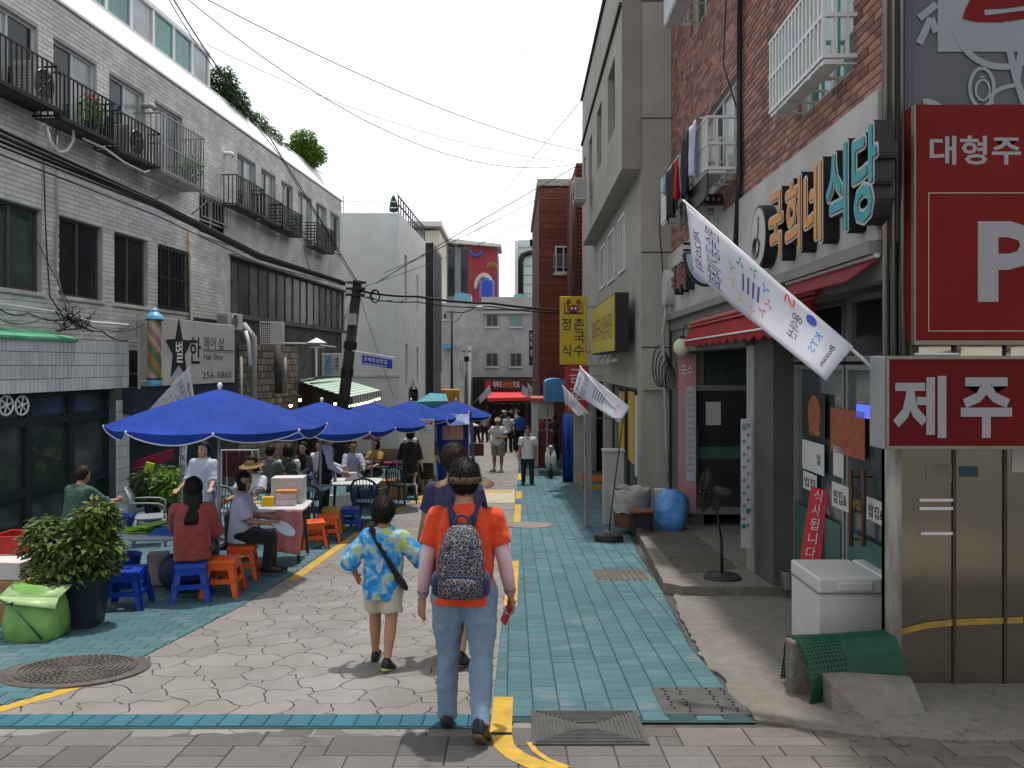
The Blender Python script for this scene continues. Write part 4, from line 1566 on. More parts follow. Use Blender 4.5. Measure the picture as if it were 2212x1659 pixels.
t = bld('pale_house', 'low pale house with two tall barred windows behind the street lamps', at(956, 0, 52).x, at(1012, 0, 52).x, 52, 56, at(0, 745, 52).z, mat('pale_house_render', (.50, .51, .49), .8, .08, 1.2, dirt=.2))
for pa in (991, 1002):
 fwin(t, at(pa, 0, 52).x, at(pa+6, 0, 52).x, at(0, 812, 52).z, at(0, 775, 52).z, 51.97, M_whm, M_gl, 1, False)
mb = MB()
mb.box(at(956, 0, 51).x, at(976, 0, 51).x, 51, 52.2, at(0, 753, 51).z, at(0, 742, 51).z)
mb.build('blue_roof', mat('blue_roof', (.12, .42, .62), .6, .1, 2), t)
c = at(1052, 643, Yg+1)
TK = thing('water_tank', 'round blue water tank on the grey building roof', 'water tank', c)
mb = MB()
mb.lathe([(.5, 0), (.54, .05), (.54, 1.1), (.5, 1.25), (.16, 1.33), (.16, 1.42), (.001, 1.43)], c, 22)
for z in (.3, .6, .9):
 mb.lathe([(.545, z-.02), (.56, z), (.545, z+.02)], c, 22, cap=False)
mb.build('tank', mat('tank_blue', (0.02, 0.07, 0.42), .4, .1, 3), TK, auto=35)
mb = MB()
mb.lathe([(.17, 1.43), (.17, 1.5), (.1, 1.54), (.001, 1.55)], c, 14)
mb.build('lid', M_skyb, TK, auto=35)
for k, (pa, pb, qa, qb, nm) in enumerate(((982, 1017, 632, 646, 'pale blue rooftop shed left of the blue water tank'), (1110, 1138, 634, 645, 'pale blue rooftop shed right of the blue water tank'))):
 a, b = at(pa, qb, Yg+2), at(pb, qa, Yg+2)
 mb = MB()
 mb.prism([(a.x, a.z-.8), (b.x, a.z-.8), (b.x, b.z-.15), ((a.x+b.x)/2, b.z), (a.x, b.z-.1)], (0, Yg+2, 0), (1, 0, 0), (0, 0, 1), (0, 2, 0))
 tag(mb.build('rooftop_shed', mat('shed_blue', (.16, .34, .42), .6, .1, 2)), nm, 'shed')
t = bld('tall_white_building', 'tall white and pale green building with a thick black pipe', at(1119, 0, 98).x, at(1190, 0, 98).x, 98, 110, at(0, 518, 98).z, mat('pale_green_panel', (.62, .68, .66), .5, .12, .35, col2=(.72, .74, .73)))
mb = MB()
for k in range(6):
 z = at(0, 535+k*20, 98).z
 mb.box(at(1119, 0, 98).x, at(1190, 0, 98).x, 97.9, 97.99, z, z+.14)
mb.build('floor_band', mat('sea_green_band', (.35, .52, .48), .5, .1, 1), t)
mb = MB()
mb.tube([at(1125, 642, 97.6), at(1125, 565, 97.6), at(1129, 552, 97.6), at(1142, 546, 97.6), at(1168, 541, 97.6)], .32, 10)
mb.build('pipe', M_blk, t, smooth=True)
mb = MB()
mb.box(at(1112, 0, 97).x, at(1119, 0, 97).x, 97, 100, gz(97), at(0, 520, 97).z)
mb.box(at(1145, 0, 97).x, at(1190, 0, 97).x, 98, 100, at(0, 530, 97).z, at(0, 513, 97).z)
mb.build('stair_core', M_mans, t)
for k, (px, py0, py1, Yq, arm, lab) in enumerate(((1028-9+1, 668, 850, 44, (1076, 663), 'tall thin street lamp with a curved arm in front of the grey building'), )):
 b, tp = at(976, 850, Yq), at(976, 672, Yq)
 SL = thing('street_lamp', lab, 'street lamp', G(b.x, Yq))
 mb = MB()
 mb.tube([G(b.x, Yq), tp], [.08, .055], 8)
 mb.tube([tp-V((.3, 0, .05)), tp+V((0, 0, -.05)), at(1000, 676, Yq), at(1020, 668, Yq), at(1032, 660, Yq)], .035, 6)
 mb.tube([tp-V((0, 0, .7)), at(990, 690, Yq), at(998, 678, Yq)], .02, 5)
 mb.build('post', M_pole, SL, smooth=True)
 mb = MB()
 c = at(1036, 666, Yq)
 mb.ell(c, (.32, .18, .14), 14, 8)
 mb.build('lamp_head', M_whm, SL, smooth=True)
b, tp = at(1007, 850, 47), at(1008, 748, 47)
SL = thing('utility_pole', 'short grey concrete pole right of the tall street lamp', 'utility pole', G(b.x, 47))
mb = MB()
mb.tube([G(b.x, 47), tp], [.14, .11], 10)
mb.build('shaft', mat('grey_concrete_pole', (.20, .195, .19), .85, .15, 3), SL, smooth=True)
mb = MB()
mb.tube([tp-V((0, 0, .6)), tp-V((0, 0, .9))], .16, 10)
mb.cbox(tp-V((0, 0, .3)), (.5, .1, .08))
mb.build('band', M_black, SL)
#  RIGHT SIDE: GREY BUILDING
M_gconc = mat('grey_green_render', (0.39, 0.375, 0.335), .85, .07, .9, bump=.12, bscale=25, dirt=.14)
M_gbrown = mat('brown_grey_render', (0.29, 0.265, 0.24), .85, .07, .9, dirt=.12)
M_line = mat('groove_and_shadow', (0.06, 0.058, 0.052), .9, .1, 5)
WM = Wall(2.14, .0115, -1)
WO = Wall(1.80, .0115, -1)
GR = thing('grey_render_building', 'grey rendered building with an overhanging upper storey on the right', 'building', WM.p(14.3, gz(14.3)))
y0, y1 = 14.3, 24.0
wins = [(15.35, 16.6, 4.55, 5.95), (17.9, 19.0, 4.55, 5.95), (20.3, 21.2, 4.6, 5.9), (22.4, 23.0, 4.6, 5.9)]
mb = MB()
WO.sheet(mb, y0, 23.5, 3.5, 7.75, wins, .2)
mb.quad(WO.p(y0, 3.5), WM.p(y0, 3.5), WM.p(23.5, 3.5), WO.p(23.5, 3.5))
mb.quad(WO.p(23.5, 3.5), WM.p(23.5, 3.5), WM.p(23.5, 7.75), WO.p(23.5, 7.75))
mb.build('overhang', M_gconc, GR)
mb = MB()
mb.obox(WO.p(y0, 3.5), WM.p(y0, 3.5)-WO.p(y0, 3.5), V((0, 0, 3.05)), V((0, -.02, 0)))
mb.build('overhang_side', M_gbrown, GR)
mb = MB()
gw = [(16.4, 17.5, 1.95, 3.15), (18.2, 19.6, 1.95, 3.15), (20.2, 21.6, 2.0, 3.1)]
WM.sheet(mb, y0, 28, -.02, 3.6, gw, .15)
mb.quad(WM.p(y0, gz(y0)-.3), V((9, y0, gz(y0)-.3)), V((9, y0, 8.6)), WM.p(y0, 8.6))
mb.quad(WM.p(28, gz(28)-.5), V((9, 28, gz(28)-.5)), V((9, 28, 8.6)), WM.p(28, 8.6))
mb.quad(WM.p(y0, 7.76), V((9, y0, 7.76)), V((9, 28, 7.76)), WM.p(28, 7.76))
WM.sheet(mb, 23.5, 28, 3.6, 7.75, [], .1)
WM.box(mb, y0+.02, 14.75, gz(15)-.3, 0, -.3, 0)
WM.box(mb, 20.4, 20.9, gz(20)-.3, 0, -.3, 0)
WM.box(mb, 26, 28, gz(28)-.3, 0, -.3, 0)
WM.box(mb, 14.2, 28, -.45, 0, -1.5, -.02)
mb.build('wall', M_gconc, GR)
mb = MB()
WO.box(mb, y0-.01, 23.5, 6.42, 6.49, -.02, .05)
WO.box(mb, y0-.01, 23.5, 7.75, 7.82, -.05, .06)
mb.build('cornice', M_line, GR)  # ledges coloured dark to draw the shadow line of the overhang
for z in (2.0, 4.4, 6.5, .3):
 mb = MB()
 mb.obox(V((2.32, y0-.004, z)), V((6, 0, 0)), V((0, .003, 0)), V((0, 0, .025)))
 mb.build('groove', M_line, GR)
mb = MB()
mb.tube([WM.p(y0-.02, 3.1, .0)+V((.35, 0, 0)), WM.p(y0-.02, 2.4, .0)+V((.33, 0, 0)), WM.p(y0-.02, .9, 0)+V((.45, 0, 0))], .008, 5)
mb.build('thin_cable', M_black, GR)
for a in wins:
 WO.window(GR, *a, M_gbrown, M_gl, d=-.17, nv=1)
for a in gw:
 f = WM.window(GR, *a, M_whm, M_gl, d=-.02, nv=3, fw=.06)
for k, (ya, yb) in enumerate(((14.8, 17.4), (17.5, 20.3))):
 WM.window(GR, ya, yb, gz(16)+.05, -.46, M_dfr, M_gdk, d=-.22, nv=2, fw=.06)
for (ya, yb, z0, z1, m_, nm) in ((15.0, 15.9, -2.2, -.6, M_whm, 'poster'), (16.0, 16.9, -2.0, -.55, mat('yellow_print', (.55, .38, .05), .5, .15, 3), 'poster'), (17.6, 18.5, -2.0, -.6, mat('yellow_print', (.55, .38, .05)), 'poster')):
 g = MB()
 WM.box(g, ya, yb, z0, z1, -.13, -.12)
 g.build(nm, m_, GR)
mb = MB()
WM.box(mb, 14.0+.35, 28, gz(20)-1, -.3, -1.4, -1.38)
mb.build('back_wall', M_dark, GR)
ac_unit('air_conditioner', 'small cooling unit bracketed on the overhanging grey storey', WO.p(20.6, 4.15, .3), WO.u, WO.n, w=.75, h=.55)
M_ysg = mat('yellow_lightbox', (0.52, 0.40, 0.04), .4, .08, 2)
M_ydk = mat('olive_lettering', (0.10, 0.085, 0.02), .5, .1, 5)
WY = Wall(1.86, .0025, -1)
YS = thing('yellow_sign', 'yellow lightbox sign with a black end on the grey building', 'sign', WY.p(15, .25))
ya, yb = WY.Y(1326), WY.Y(1277)
mb = MB()
WY.box(mb, ya+.01, yb, .27, 1.31, -.02, 0)
mb.build('face', M_ysg, YS)
mb = MB()
WY.box(mb, ya-.02, yb, .24, 1.35, -.28, -.021)
mb.build('case', M_black, YS, bevel=.01)
text('대게국수정식당', WY.p(yb-.35, .5, 0), -WY.u, Z1, (yb-ya)-.6, .52, M_ydk, YS, .008)
mb = MB()
for k in range(4):
 c = WY.p(ya+.4+k*1.0, .12, -.1)
 mb.lathe([(.07, 0), (.10, -.06), (.09, -.06)], c, 10)
 mb.tube([c, c+V((.1, 0, .15))], .012, 5)
mb.build('spotlights', M_pipe, YS)['kind'] = 'stuff'
Yq = 21.0
a, b = at(1210, 788, Yq), at(1268, 640, Yq)
VS = thing('yellow_sign', 'tall yellow vertical sign with a crab emblem and black lettering', 'sign', a)
mb = MB()
mb.box(a.x, b.x, Yq, Yq+.22, a.z, b.z)
mb.build('box', mat('yellow_box', (0.52, 0.38, 0.015), .4, .06, 2), VS, bevel=.02)
M_navyink = mat('navy_ink', (0.012, 0.012, 0.05), .5, .1, 5)
def ft(s, x0, y0, x1, y1, Y, m, par, bold=0.0, **k):
 p, q = at(x0, y1, Y), at(x1, y0, Y)
 return text(s, p, (1, 0, 0), (0, 0, 1), q.x-p.x, q.z-p.z, m, par, bold, **k)
for s, x0, y0_, x1_, y1_ in (('정', 1214, 687, 1233, 714), ('촌', 1239, 687, 1262, 713), ('국', 1240, 716, 1263, 741), ('식', 1214, 745, 1233, 770), ('수', 1239, 745, 1262, 769)):
 ft(s, x0, y0_, x1_, y1_, Yq, M_navyink, VS, .012)
M_crab = mat('crab_red', (0.22, .05, .03), .5, .15, 5)
mb = MB()
c = at(1239, 666, Yq)+V((0, -.004, 0))
cir = lambda cx, cz, rx, rz, n=14: [(cx+rx*math.cos(2*math.pi*k/n), cz+rz*math.sin(2*math.pi*k/n)) for k in range(n)]
ux, uz, uw = (1, 0, 0), (0, 0, 1), (0, -.004, 0)
mb.prism(cir(0, -.02, .15, .12), c, ux, uz, uw)
for s in (-1, 1):
 for k in range(3):
  mb.tube([c+V((s*.12, 0, -.04+.06*k)), c+V((s*.22, 0, .0+.07*k)), c+V((s*.25, 0, -.1+.1*k))], .012, 5)
 mb.prism(cir(s*.13, .17, .06, .07, 10), c, ux, uz, uw)
 mb.tube([c+V((s*.14, 0, .06)), c+V((s*.17, 0, .13))], .016, 5)
mb.prism([(-.24, -.16), (.24, -.16), (.26, -.1), (-.26, -.1)], c, ux, uz, uw)
mb.build('crab_emblem', M_crab, VS)
mb = MB()
mb.prism(cir(-.05, .0, .03, .03, 8), c+V((0, -.0045, 0)), ux, uz, uw)
mb.prism(cir(.05, .0, .03, .03, 8), c+V((0, -.0045, 0)), ux, uz, uw)
mb.build('emblem_eyes', M_white, VS)
mb = MB()
mb.box(b.x, b.x+.5, Yq+.08, Yq+.14, b.z-.3, b.z-.24)
mb.box(b.x, b.x+.5, Yq+.08, Yq+.14, a.z+.3, a.z+.36)
mb.build('bracket', M_greym, VS)
a, b = at(1221, 893, Yq), at(1272, 790, Yq)
RS = thing('red_sign', 'red vertical sign below the yellow vertical sign, half hidden by a flag', 'sign', a)
mb = MB()
mb.box(a.x, b.x, Yq+.02, Yq+.2, a.z, b.z)
mb.build('box', mat('sign_red', (0.36, 0.022, 0.022), .4, .06, 2), RS, bevel=.015)
ft('금', 1230, 797, 1262, 828, Yq+.02, M_sgn, RS, .01)
ft('호', 1230, 834, 1262, 864, Yq+.02, M_sgn, RS, .01)
ft('MO', 1227, 876, 1246, 890, Yq+.02, M_yel, RS, .0)
mb = MB()
mb.box(b.x, b.x+.6, Yq+.08, Yq+.14, b.z-.3, b.z-.24)
mb.build('bracket', M_greym, RS)
M_rbr = mat('dark_red_brick', (0.20, 0.058, 0.042), .85, .14, 2.5, rnd=.2, dirt=.12)
M_rbm = mat('dark_red_joint', (0.10, 0.04, 0.033), .9, .1, 4)
Yr = 34.0
xa, xb = at(1165, 0, Yr).x, at(1262, 0, Yr).x
RB = bld('red_brick_building', 'tall dark red brick building with a pale flat cap beyond the yellow sign', xa, xb+4, Yr, 46, at(0, 402, Yr).z, M_rbm)
mb = MB()
zt = at(0, 402, Yr).z
z = -1.0
while z < zt-.1:
 mb.box(xa-.012, xb+1, Yr-.014, Yr-.001, z, z+.105, 0, h01(int(z*9), 4))
 z += .12
o = mb.build('brick_course_mass', M_rbr, RB)
o['kind'] = 'stuff'
mb = MB()
mb.box(xa-.1, xb+4, Yr-.12, 46, zt, zt+.28)
mb.build('roof_cap', mat('beige_cap', (.40, .38, .33), .8, .1, 2), RB)
fwin(RB, at(1199, 0, Yr).x, at(1235, 0, Yr).x, at(0, 590, Yr).z, at(0, 532, Yr).z, Yr-.03, M_whm, M_gl, 2)
mb = MB()
x0, x1_ = at(1196, 0, Yr-.5).x, at(1232, 0, Yr-.5).x
z0, z1 = at(0, 577, Yr-.5).z, at(0, 549, Yr-.5).z
for k in range(9):
 x = x0+(x1_-x0)*k/8
 mb.box(x-.012, x+.012, Yr-.5, Yr-.475, z0, z1)
for z in (z0, z1):
 mb.box(x0, x1_, Yr-.51, Yr-.47, z-.015, z+.015)
 for x in (x0, x1_):
  mb.box(x-.015, x+.015, Yr-.5, Yr-.02, z-.015, z+.015)
mb.build('window_cage', M_greym, RB)
Yr2 = 28.6
xa2, xb2 = at(1245, 0, Yr2).x, at(1278, 0, Yr2).x
PB = bld('brick_pier_building', 'narrow ribbed red brick pier between the red building and the grey one', xa2, xb2+3, Yr2, 33.5, at(0, 352, Yr2).z, M_rbm)
mb = MB()
z = -2.5
while z < at(0, 352, Yr2).z-.1:
 mb.box(xa2-.03, xb2+1, Yr2-.035, Yr2-.001, z, z+.09, 0, h01(int(z*11), 5))
 z += .15
mb.build('brick_course_mass', M_rbr, PB)['kind'] = 'stuff'
mb = MB()
mb.tube([at(1236, 390, Yr2-.3), at(1236, 560, Yr2-.3), at(1232, 600, Yr2-.3), at(1238, 700, Yr2-.3)], .07, 8)
mb.tube([at(1241, 380, Yr2-.25), at(1241, 700, Yr2-.25)], .04, 8)
mb.build('drain_pipe', mat('maroon_pipe', (.13, .05, .045), .6, .2, 4), PB, smooth=True)
a, b = at(1143, 790, 50), at(1154, 713, 50)
KS = thing('pub_sign', 'narrow black vertical sign with white lettering at the end of the street', 'sign', a)
mb = MB()
mb.box(a.x, b.x, 50, 50.25, a.z, b.z)
mb.build('box', M_black, KS, bevel=.02)
mb = MB()
mb.box(b.x+.002, b.x+.16, 50, 50.25, a.z, b.z)
mb.build('side', M_whm, KS)
for k, s in enumerate('생맥주'):
 ft(s, 1144.5, 718+k*19, 1152.5, 733+k*19, 50, M_white, KS, .01)
#  pub at the end of the street
Yp_ = 55.0
PB2 = thing('pub', 'pub with a dark lettered fascia and red awning closing the street', 'pub', G(at(1098, 0, Yp_).x, Yp_))
M_maroon = mat('maroon_front', (.05, .02, .022), .6, .2, 2)
mb = MB()
mb.box(at(1020, 0, Yp_).x, at(1185, 0, Yp_).x, Yp_, Yp_+2.6, gz(Yp_)-.5, at(0, 815, Yp_).z)
mb.build('wall', mat('pub_dark', (.022, .02, .022), .8, .3, 1), PB2)
mb = MB()
mb.box(at(1046, 0, Yp_).x, at(1160, 0, Yp_).x, Yp_-.25, Yp_-.004, at(0, 844, Yp_).z, at(0, 820, Yp_).z)
mb.build('fascia', M_maroon, PB2, bevel=.02)
mb = MB()
mb.box(at(1049, 0, Yp_).x, at(1061, 0, Yp_).x, Yp_-.3, Yp_-.255, at(0, 842, Yp_).z, at(0, 822, Yp_).z)
mb.build('red_panel', mat('pub_red', (.42, .03, .06), .5, .1, 3), PB2)
ft('빅부즈', 1065, 823, 1085, 838, Yp_-.26, M_white, PB2, .015)
ft('생맥주전문', 1086, 824, 1107, 838, Yp_-.26, mat('gold_letter', (.5, .28, .03), .5, .1, 3), PB2, .01)
ft('PUB', 1109, 824, 1122, 837, Yp_-.26, M_white, PB2, .0)
mb = MB()
qa = [at(1049, 846, Yp_-.3), at(1150, 846, Yp_-.3), at(1150, 858, Yp_-1.4), at(1054, 860, Yp_-1.4)]
mb.quad(*[qa[i] for i in (3, 2, 1, 0)])
mb.quad(qa[3], qa[2], qa[2]+V((0, 0, -.22)), qa[3]+V((0, 0, -.22)))
mb.quad(qa[0], qa[3], qa[3]+V((0, 0, -.22)), qa[0]+V((0, 0, -.3)))
o = mb.build('awning', mat('awning_red', (.52, .035, .035), .7, .1, 3), PB2)
sd = o.modifiers.new('thick', 'SOLIDIFY'); sd.thickness = .02
mb = MB()
for k in range(16):
 q = at(1060+k*5.6, 868+2*(k % 3), Yp_-1.2)
 mb.ell(q, (.07, .07, .12), 8, 6)
mb.build('hanging_lanterns', mat('dark_lantern', (.05, .05, .05), .5, .3, 3), PB2, smooth=True)['kind'] = 'stuff'
mb = MB()
for k in range(4):
 x = at(1050+k*28, 0, Yp_-.2).x
 mb.box(x, x+.2, Yp_-.2, Yp_-.004, gz(Yp_)-.1, at(0, 846, Yp_).z)
mb.build('post', M_maroon, PB2)
c = at(1055, 916, Yp_-1)
#  RIGHT SIDE: BRICK RESTAURANT
M_rb = mat('red_brick', (0.33, 0.175, 0.14), .85, .25, 8, rnd=.42, bump=.4, bscale=60, dirt=.12)
M_mort = mat('pale_mortar', (0.50, 0.43, 0.38), .95, .1, 9)
M_band = mat('sign_band', (0.50, 0.49, 0.46), .6, .06, 1.5, dirt=.18)
WB2 = Wall(2.50, .025, -1)
BR = thing('brick_restaurant', 'red brick restaurant building with a long white sign band on the right', 'building', WB2.p(9, gz(9)))
bops = [(6.2, 7.4, 2.3, 3.6), (9.55, 11.8, 2.4, 3.55), (12.05, 13.1, 2.6, 3.55), (5.7, 7.0, 5.0, 6.2), (11.2, 12.4, 5.1, 6.2)]
mb = MB()
WB2.sheet(mb, 5.6, 14.32, .86, 8.4, bops, .14)
mb.quad(WB2.p(5.6, .86), V((9, 5.6, .86)), V((9, 5.6, 8.4)), WB2.p(5.6, 8.4))
mb.quad(WB2.p(5.6, 8.4), V((9, 5.6, 8.4)), V((9, 14.3, 8.4)), WB2.p(14.3, 8.4))
mb.quad(WB2.p(5.6, .86), V((9, 5.6, .86)), V((9, 14.3, .86)), WB2.p(14.3, .86))
mb.build('wall', M_mort, BR)
brickwork(WB2, BR, 5.6, 14.3, 1.96, 8.4, 0.205, 0.066, 0.013, 0.010, bops, M_rb)
for i, a in enumerate(bops):
 WB2.window(BR, *a, M_whm, M_glt if i in (0, 3) else M_gl, d=-.10, nv=2 if i != 1 else 4, fw=.05, gm2=M_gl2 if i == 1 else None)
def cage(w, par, Y0, Y1, z0, z1, dep, m, step=.09, louvre=False):
 mb = MB()
 hz = (z0+.02, (z0+z1)/2, z1)
 bars(mb, w, Y0, Y1, z0, z1, dep, step, .013, hz)
 for y in (Y0, Y1):
  for z in hz:
   w.box(mb, y-.016, y+.016, z-.016, z+.016, 0, dep)
  d = dep-step
  while d > .04:
   w.box(mb, y-.012, y+.012, z0, z1, d-.012, d+.012)
   d -= step
 w.box(mb, Y0, Y1, z0-.03, z0-.005, dep*.45, dep)
 k = 0
 y = Y0
 while y < Y1:
  w.box(mb, y, y+.05, z0-.04, z0-.031, 0, dep)
  y += .3
 return mb.build('window_cage', m, par)
cage(WB2, BR, 6.13, 7.5, 2.35, 3.02, .26, M_whm)
cage(WB2, BR, 9.5, 10.4, 2.32, 2.95, .42, M_whm, .12)
cage(WB2, BR, 11.3, 12.8, 2.25, 2.95, .42, M_whm, .06)
cage(WB2, BR, 11.3, 12.5, 5.3, 6.1, .42, M_whm, .06)
mb = MB()
WB2.box(mb, 5.62, 14.3, .88, 1.94, .001, .07)
mb.build('sign_band', M_band, BR)
mb = MB()
WB2.box(mb, 5.62, 14.3, .78, .875, -.1, .13)
WB2.box(mb, 5.62, 14.3, .60, .777, -.1, .03)
mb.build('cornice', mat('band_grey', (.22, .215, .20), .7, .1, 2), BR)
mb = MB()
WB2.box(mb, 9.4, 14.3, .22, .598, -.35, 0)
mb.build('lintel', mat('lintel_grey', (.20, .20, .19), .85, .1, 2, dirt=.2), BR)
M_rim = mat('letter_rim', (0.48, 0.47, 0.45), .5, .05, 4)
M_org = mat('letter_orange', (0.62, 0.27, 0.06), .5, .08, 5)
M_tea = mat('letter_teal', (0.03, 0.30, 0.34), .5, .08, 5)
def glyph(s):
 cu = bpy.data.curves.new('g', 'FONT')
 cu.body = s
 cu.resolution_u = 2
 ob = bpy.data.objects.new('g', cu)
 me = bpy.data.meshes.new_from_object(ob)
 bpy.data.objects.remove(ob)
 bpy.data.curves.remove(cu)
 co = [p.co.copy() for p in me.vertices]
 fs = [tuple(p.vertices) for p in me.polygons]
 ec = {}
 for f in fs:
  for i in range(len(f)):
   e = (f[i], f[(i+1) % len(f)])
   k = (min(e), max(e))
   ec.setdefault(k, []).append(e)
 bd = [v[0] for v in ec.values() if len(v) == 1]
 bpy.data.meshes.remove(me)
 x0, x1 = min(c.x for c in co), max(c.x for c in co)
 y0, y1 = min(c.y for c in co), max(c.y for c in co)
 co = [((c.x-x0)/(x1-x0), (c.y-y0)/(y1-y0)) for c in co]
 return co, fs, bd
def blockletter(par, s, o, u, n, w, h, dep, fat, face, rim=M_rim, side=M_black, name='letter'):
 """letter standing off a wall: fattened black block, pale front, coloured strokes"""
 co, fs, bd = glyph(s)
 mb = MB()
 K = 12
 for k in range(K):
  a = 2*math.pi*k/K
  dx, dz = fat*math.cos(a), fat*math.sin(a)
  d = dep - .0004*k
  P = lambda c, q: V(o)+u*(c[0]*w+dx)+Z1*(c[1]*h+dz)+n*q
  mb.add([P(c, d) for c in co], fs, 1)
  vs = [P(c, 0) for c in co]+[P(c, d-.0001) for c in co]
  N = len(co)
  mb.add(vs, [(a_, b_, b_+N, a_+N) for a_, b_ in bd], 0)
 b = mb.build(name, [side, rim], par)
 mb = MB()
 mb.add([V(o)+u*(c[0]*w)+Z1*(c[1]*h)+n*(dep+.004) for c in co], fs)
 mb.add([V(o)+u*(c[0]*w+.004)+Z1*(c[1]*h+.004)+n*(dep+.0045) for c in co], fs)
 for q_ in range(8):
  mb.add([V(o)+u*(c[0]*w+.013*math.cos(q_*.785))+Z1*(c[1]*h+.013*math.sin(q_*.785))+n*(dep+.0052+.0003*q_) for c in co], fs)
 mb.add([V(o)+u*(c[0]*w-.004)+Z1*(c[1]*h-.004)+n*(dep+.005) for c in co], fs)
 mb.build('letter_face', face, b)
 return b
LS = thing('restaurant_sign', 'big raised sign letters in orange and teal with black sides on the white band', 'sign', WB2.p(6.5, .95, .07))
un = -WB2.u
for s, Ya, Yb, m_ in (('국', 7.74, 7.33, M_org), ('희', 7.24, 6.84, M_org), ('네', 6.74, 6.34, M_org), ('식', 6.22, 5.83, M_tea), ('당', 5.72, 5.33, M_tea)):
 blockletter(LS, s, WB2.p(Ya, 1.0 if m_ is M_org else 1.0, .07), un, WB2.n, Ya-Yb, .62, .13, .035, m_)
M = Matrix((un, Z1, WB2.n)).transposed()
c = WB2.p(8.12, 1.30, .07)
mb = MB()
mb.lathe([(.29, 0), (.29, .13), (.27, .13)], c, 32, M @ Matrix.Diagonal((.95, 1.1, 1)))
mb.build('disc', M_black, LS, auto=40)
mb = MB()
mb.lathe([(.265, .128), (.265, .133), (.001, .133)], c, 32, M @ Matrix.Diagonal((.95, 1.1, 1)))
mb.build('disc_face', M_rim, LS)
mb = MB()
for k in range(3):
 pts = [c + M @ V((.08*math.cos(a_*.5+k)*(1+.2*k)-.03*k, -.1+.07*math.sin(a_*.5+k)*(1+.3*k), .138)) for a_ in range(11)]
 mb.tube(pts, .006, 4)
mb.tube([c + M @ V((.03, .2, .138)), c + M @ V((.02, .05, .138)), c + M @ V((-.02, -.02, .138))], .005, 4)
mb.build('line_drawing', M_ink, LS)
LS2 = thing('small_sign', 'small row of dark raised letters at the far end of the white band', 'sign', WB2.p(13.5, 1.0, .07))
for k, s in enumerate('국희네'):
 blockletter(LS2, s, WB2.p(13.1-.42*k, 1.15, .07), un, WB2.n, .32, .42, .14, .025, M_crab)
c = WB2.p(13.75, 1.32, .07)
mb = MB()
mb.lathe([(.26, 0), (.26, .16), (.24, .16), (.24, .155), (.001, .155)], c, 28, M @ Matrix.Diagonal((.9, 1.2, 1)))
mb.build('disc', [M_rim], LS2, auto=40)
mb = MB()
mb.box(2.66, 2.80, 14.05, 14.12, 1.08, 1.29)
tag(mb.build('address_plate', mat('plate_blue', (.03, .08, .5), .4, .1, 4), bevel=.01), 'small blue address plate at the corner of brick and grey buildings', 'plate')
for k, (px0, px1, py0, py1, Yq, label, words) in enumerate(((1480, 1582, 441, 503, 10.4, 'upper half round hanging sign with coloured lettering under the laundry', (('국', .18, .28, M_org), ('희', .38, .3, M_org), ('식', .58, .3, M_tea), ('당', .76, .3, M_tea), ('연', .46, .62, M_ink))),
              (1478, 1580, 545, 618, 10.7, 'lower half round hanging sign behind the large flag', (('제', .14, .38, M_crab), ('주', .34, .38, M_crab))))):
 a, b = at(px0, py0, Yq), at(px1, py1, Yq)
 cx, rx = (a.x+b.x)/2, (b.x-a.x)/2
 h = a.z-b.z
 T = thing('hanging_sign', label, 'sign', (cx, Yq, b.z))
 outl = [(cx+rx*math.cos(math.pi+math.pi*q/20), a.z+h*math.sin(math.pi+math.pi*q/20)) for q in range(21)]
 mb = MB()
 mb.prism(outl, (0, Yq+.12, 0), (1, 0, 0), (0, 0, 1), (0, -.12, 0))
 mb.build('box', M_black, T)
 inn = [(cx+(rx-.025)*math.cos(math.pi+math.pi*q/20), a.z-.02+(h-.045)*math.sin(math.pi+math.pi*q/20)) for q in range(21)]
 mb = MB()
 mb.prism(inn, (0, Yq-.002, 0), (1, 0, 0), (0, 0, 1), (0, -.006, 0))
 mb.build('face', M_rim if k == 0 else mat('blue_white_face', (.36, .45, .62), .5, .05, 4), T)
 for s, fx, fz, m_ in words:
  text(s, (a.x+(b.x-a.x)*fx, Yq-.009, b.z+h*fz), (1, 0, 0), (0, 0, 1), .085, .10, m_, T, .012)
 mb = MB()
 mb.box(cx-rx, cx+rx+.25, Yq+.04, Yq+.08, a.z+.02, a.z+.05)
 for q in range(6):
  mb.lathe([(.018, 0), (.018, .06)], (cx-rx*.6+q*rx*.24, Yq+.06, a.z+.05), 8)
 mb.box(cx-rx, cx+rx+.25, Yq+.04, Yq+.08, a.z+.11, a.z+.14)
 mb.build('bracket', M_black, T)
mb = MB()
mb.tube([WB2.p(9.40, 9.0, .05), WB2.p(9.40, 2.2, .06), WB2.p(9.45, 1.2, .1)], .035, 8)
mb.tube([WB2.p(9.3, 9.0, .04), WB2.p(9.36, 4.0, .09), WB2.p(9.42, 2.4, .06)], .012, 6)
mb.tube([WB2.p(9.9, 9.0, .04), WB2.p(9.9, 5.5, .06), WB2.p(9.6, 3.6, .2), WB2.p(9.44, 3.0, .07), WB2.p(9.45, 2.0, .07)], .010, 6)
tag(mb.build('cable_duct', M_black, smooth=True), 'bundle of dark cables running down the red brick wall', 'cable')
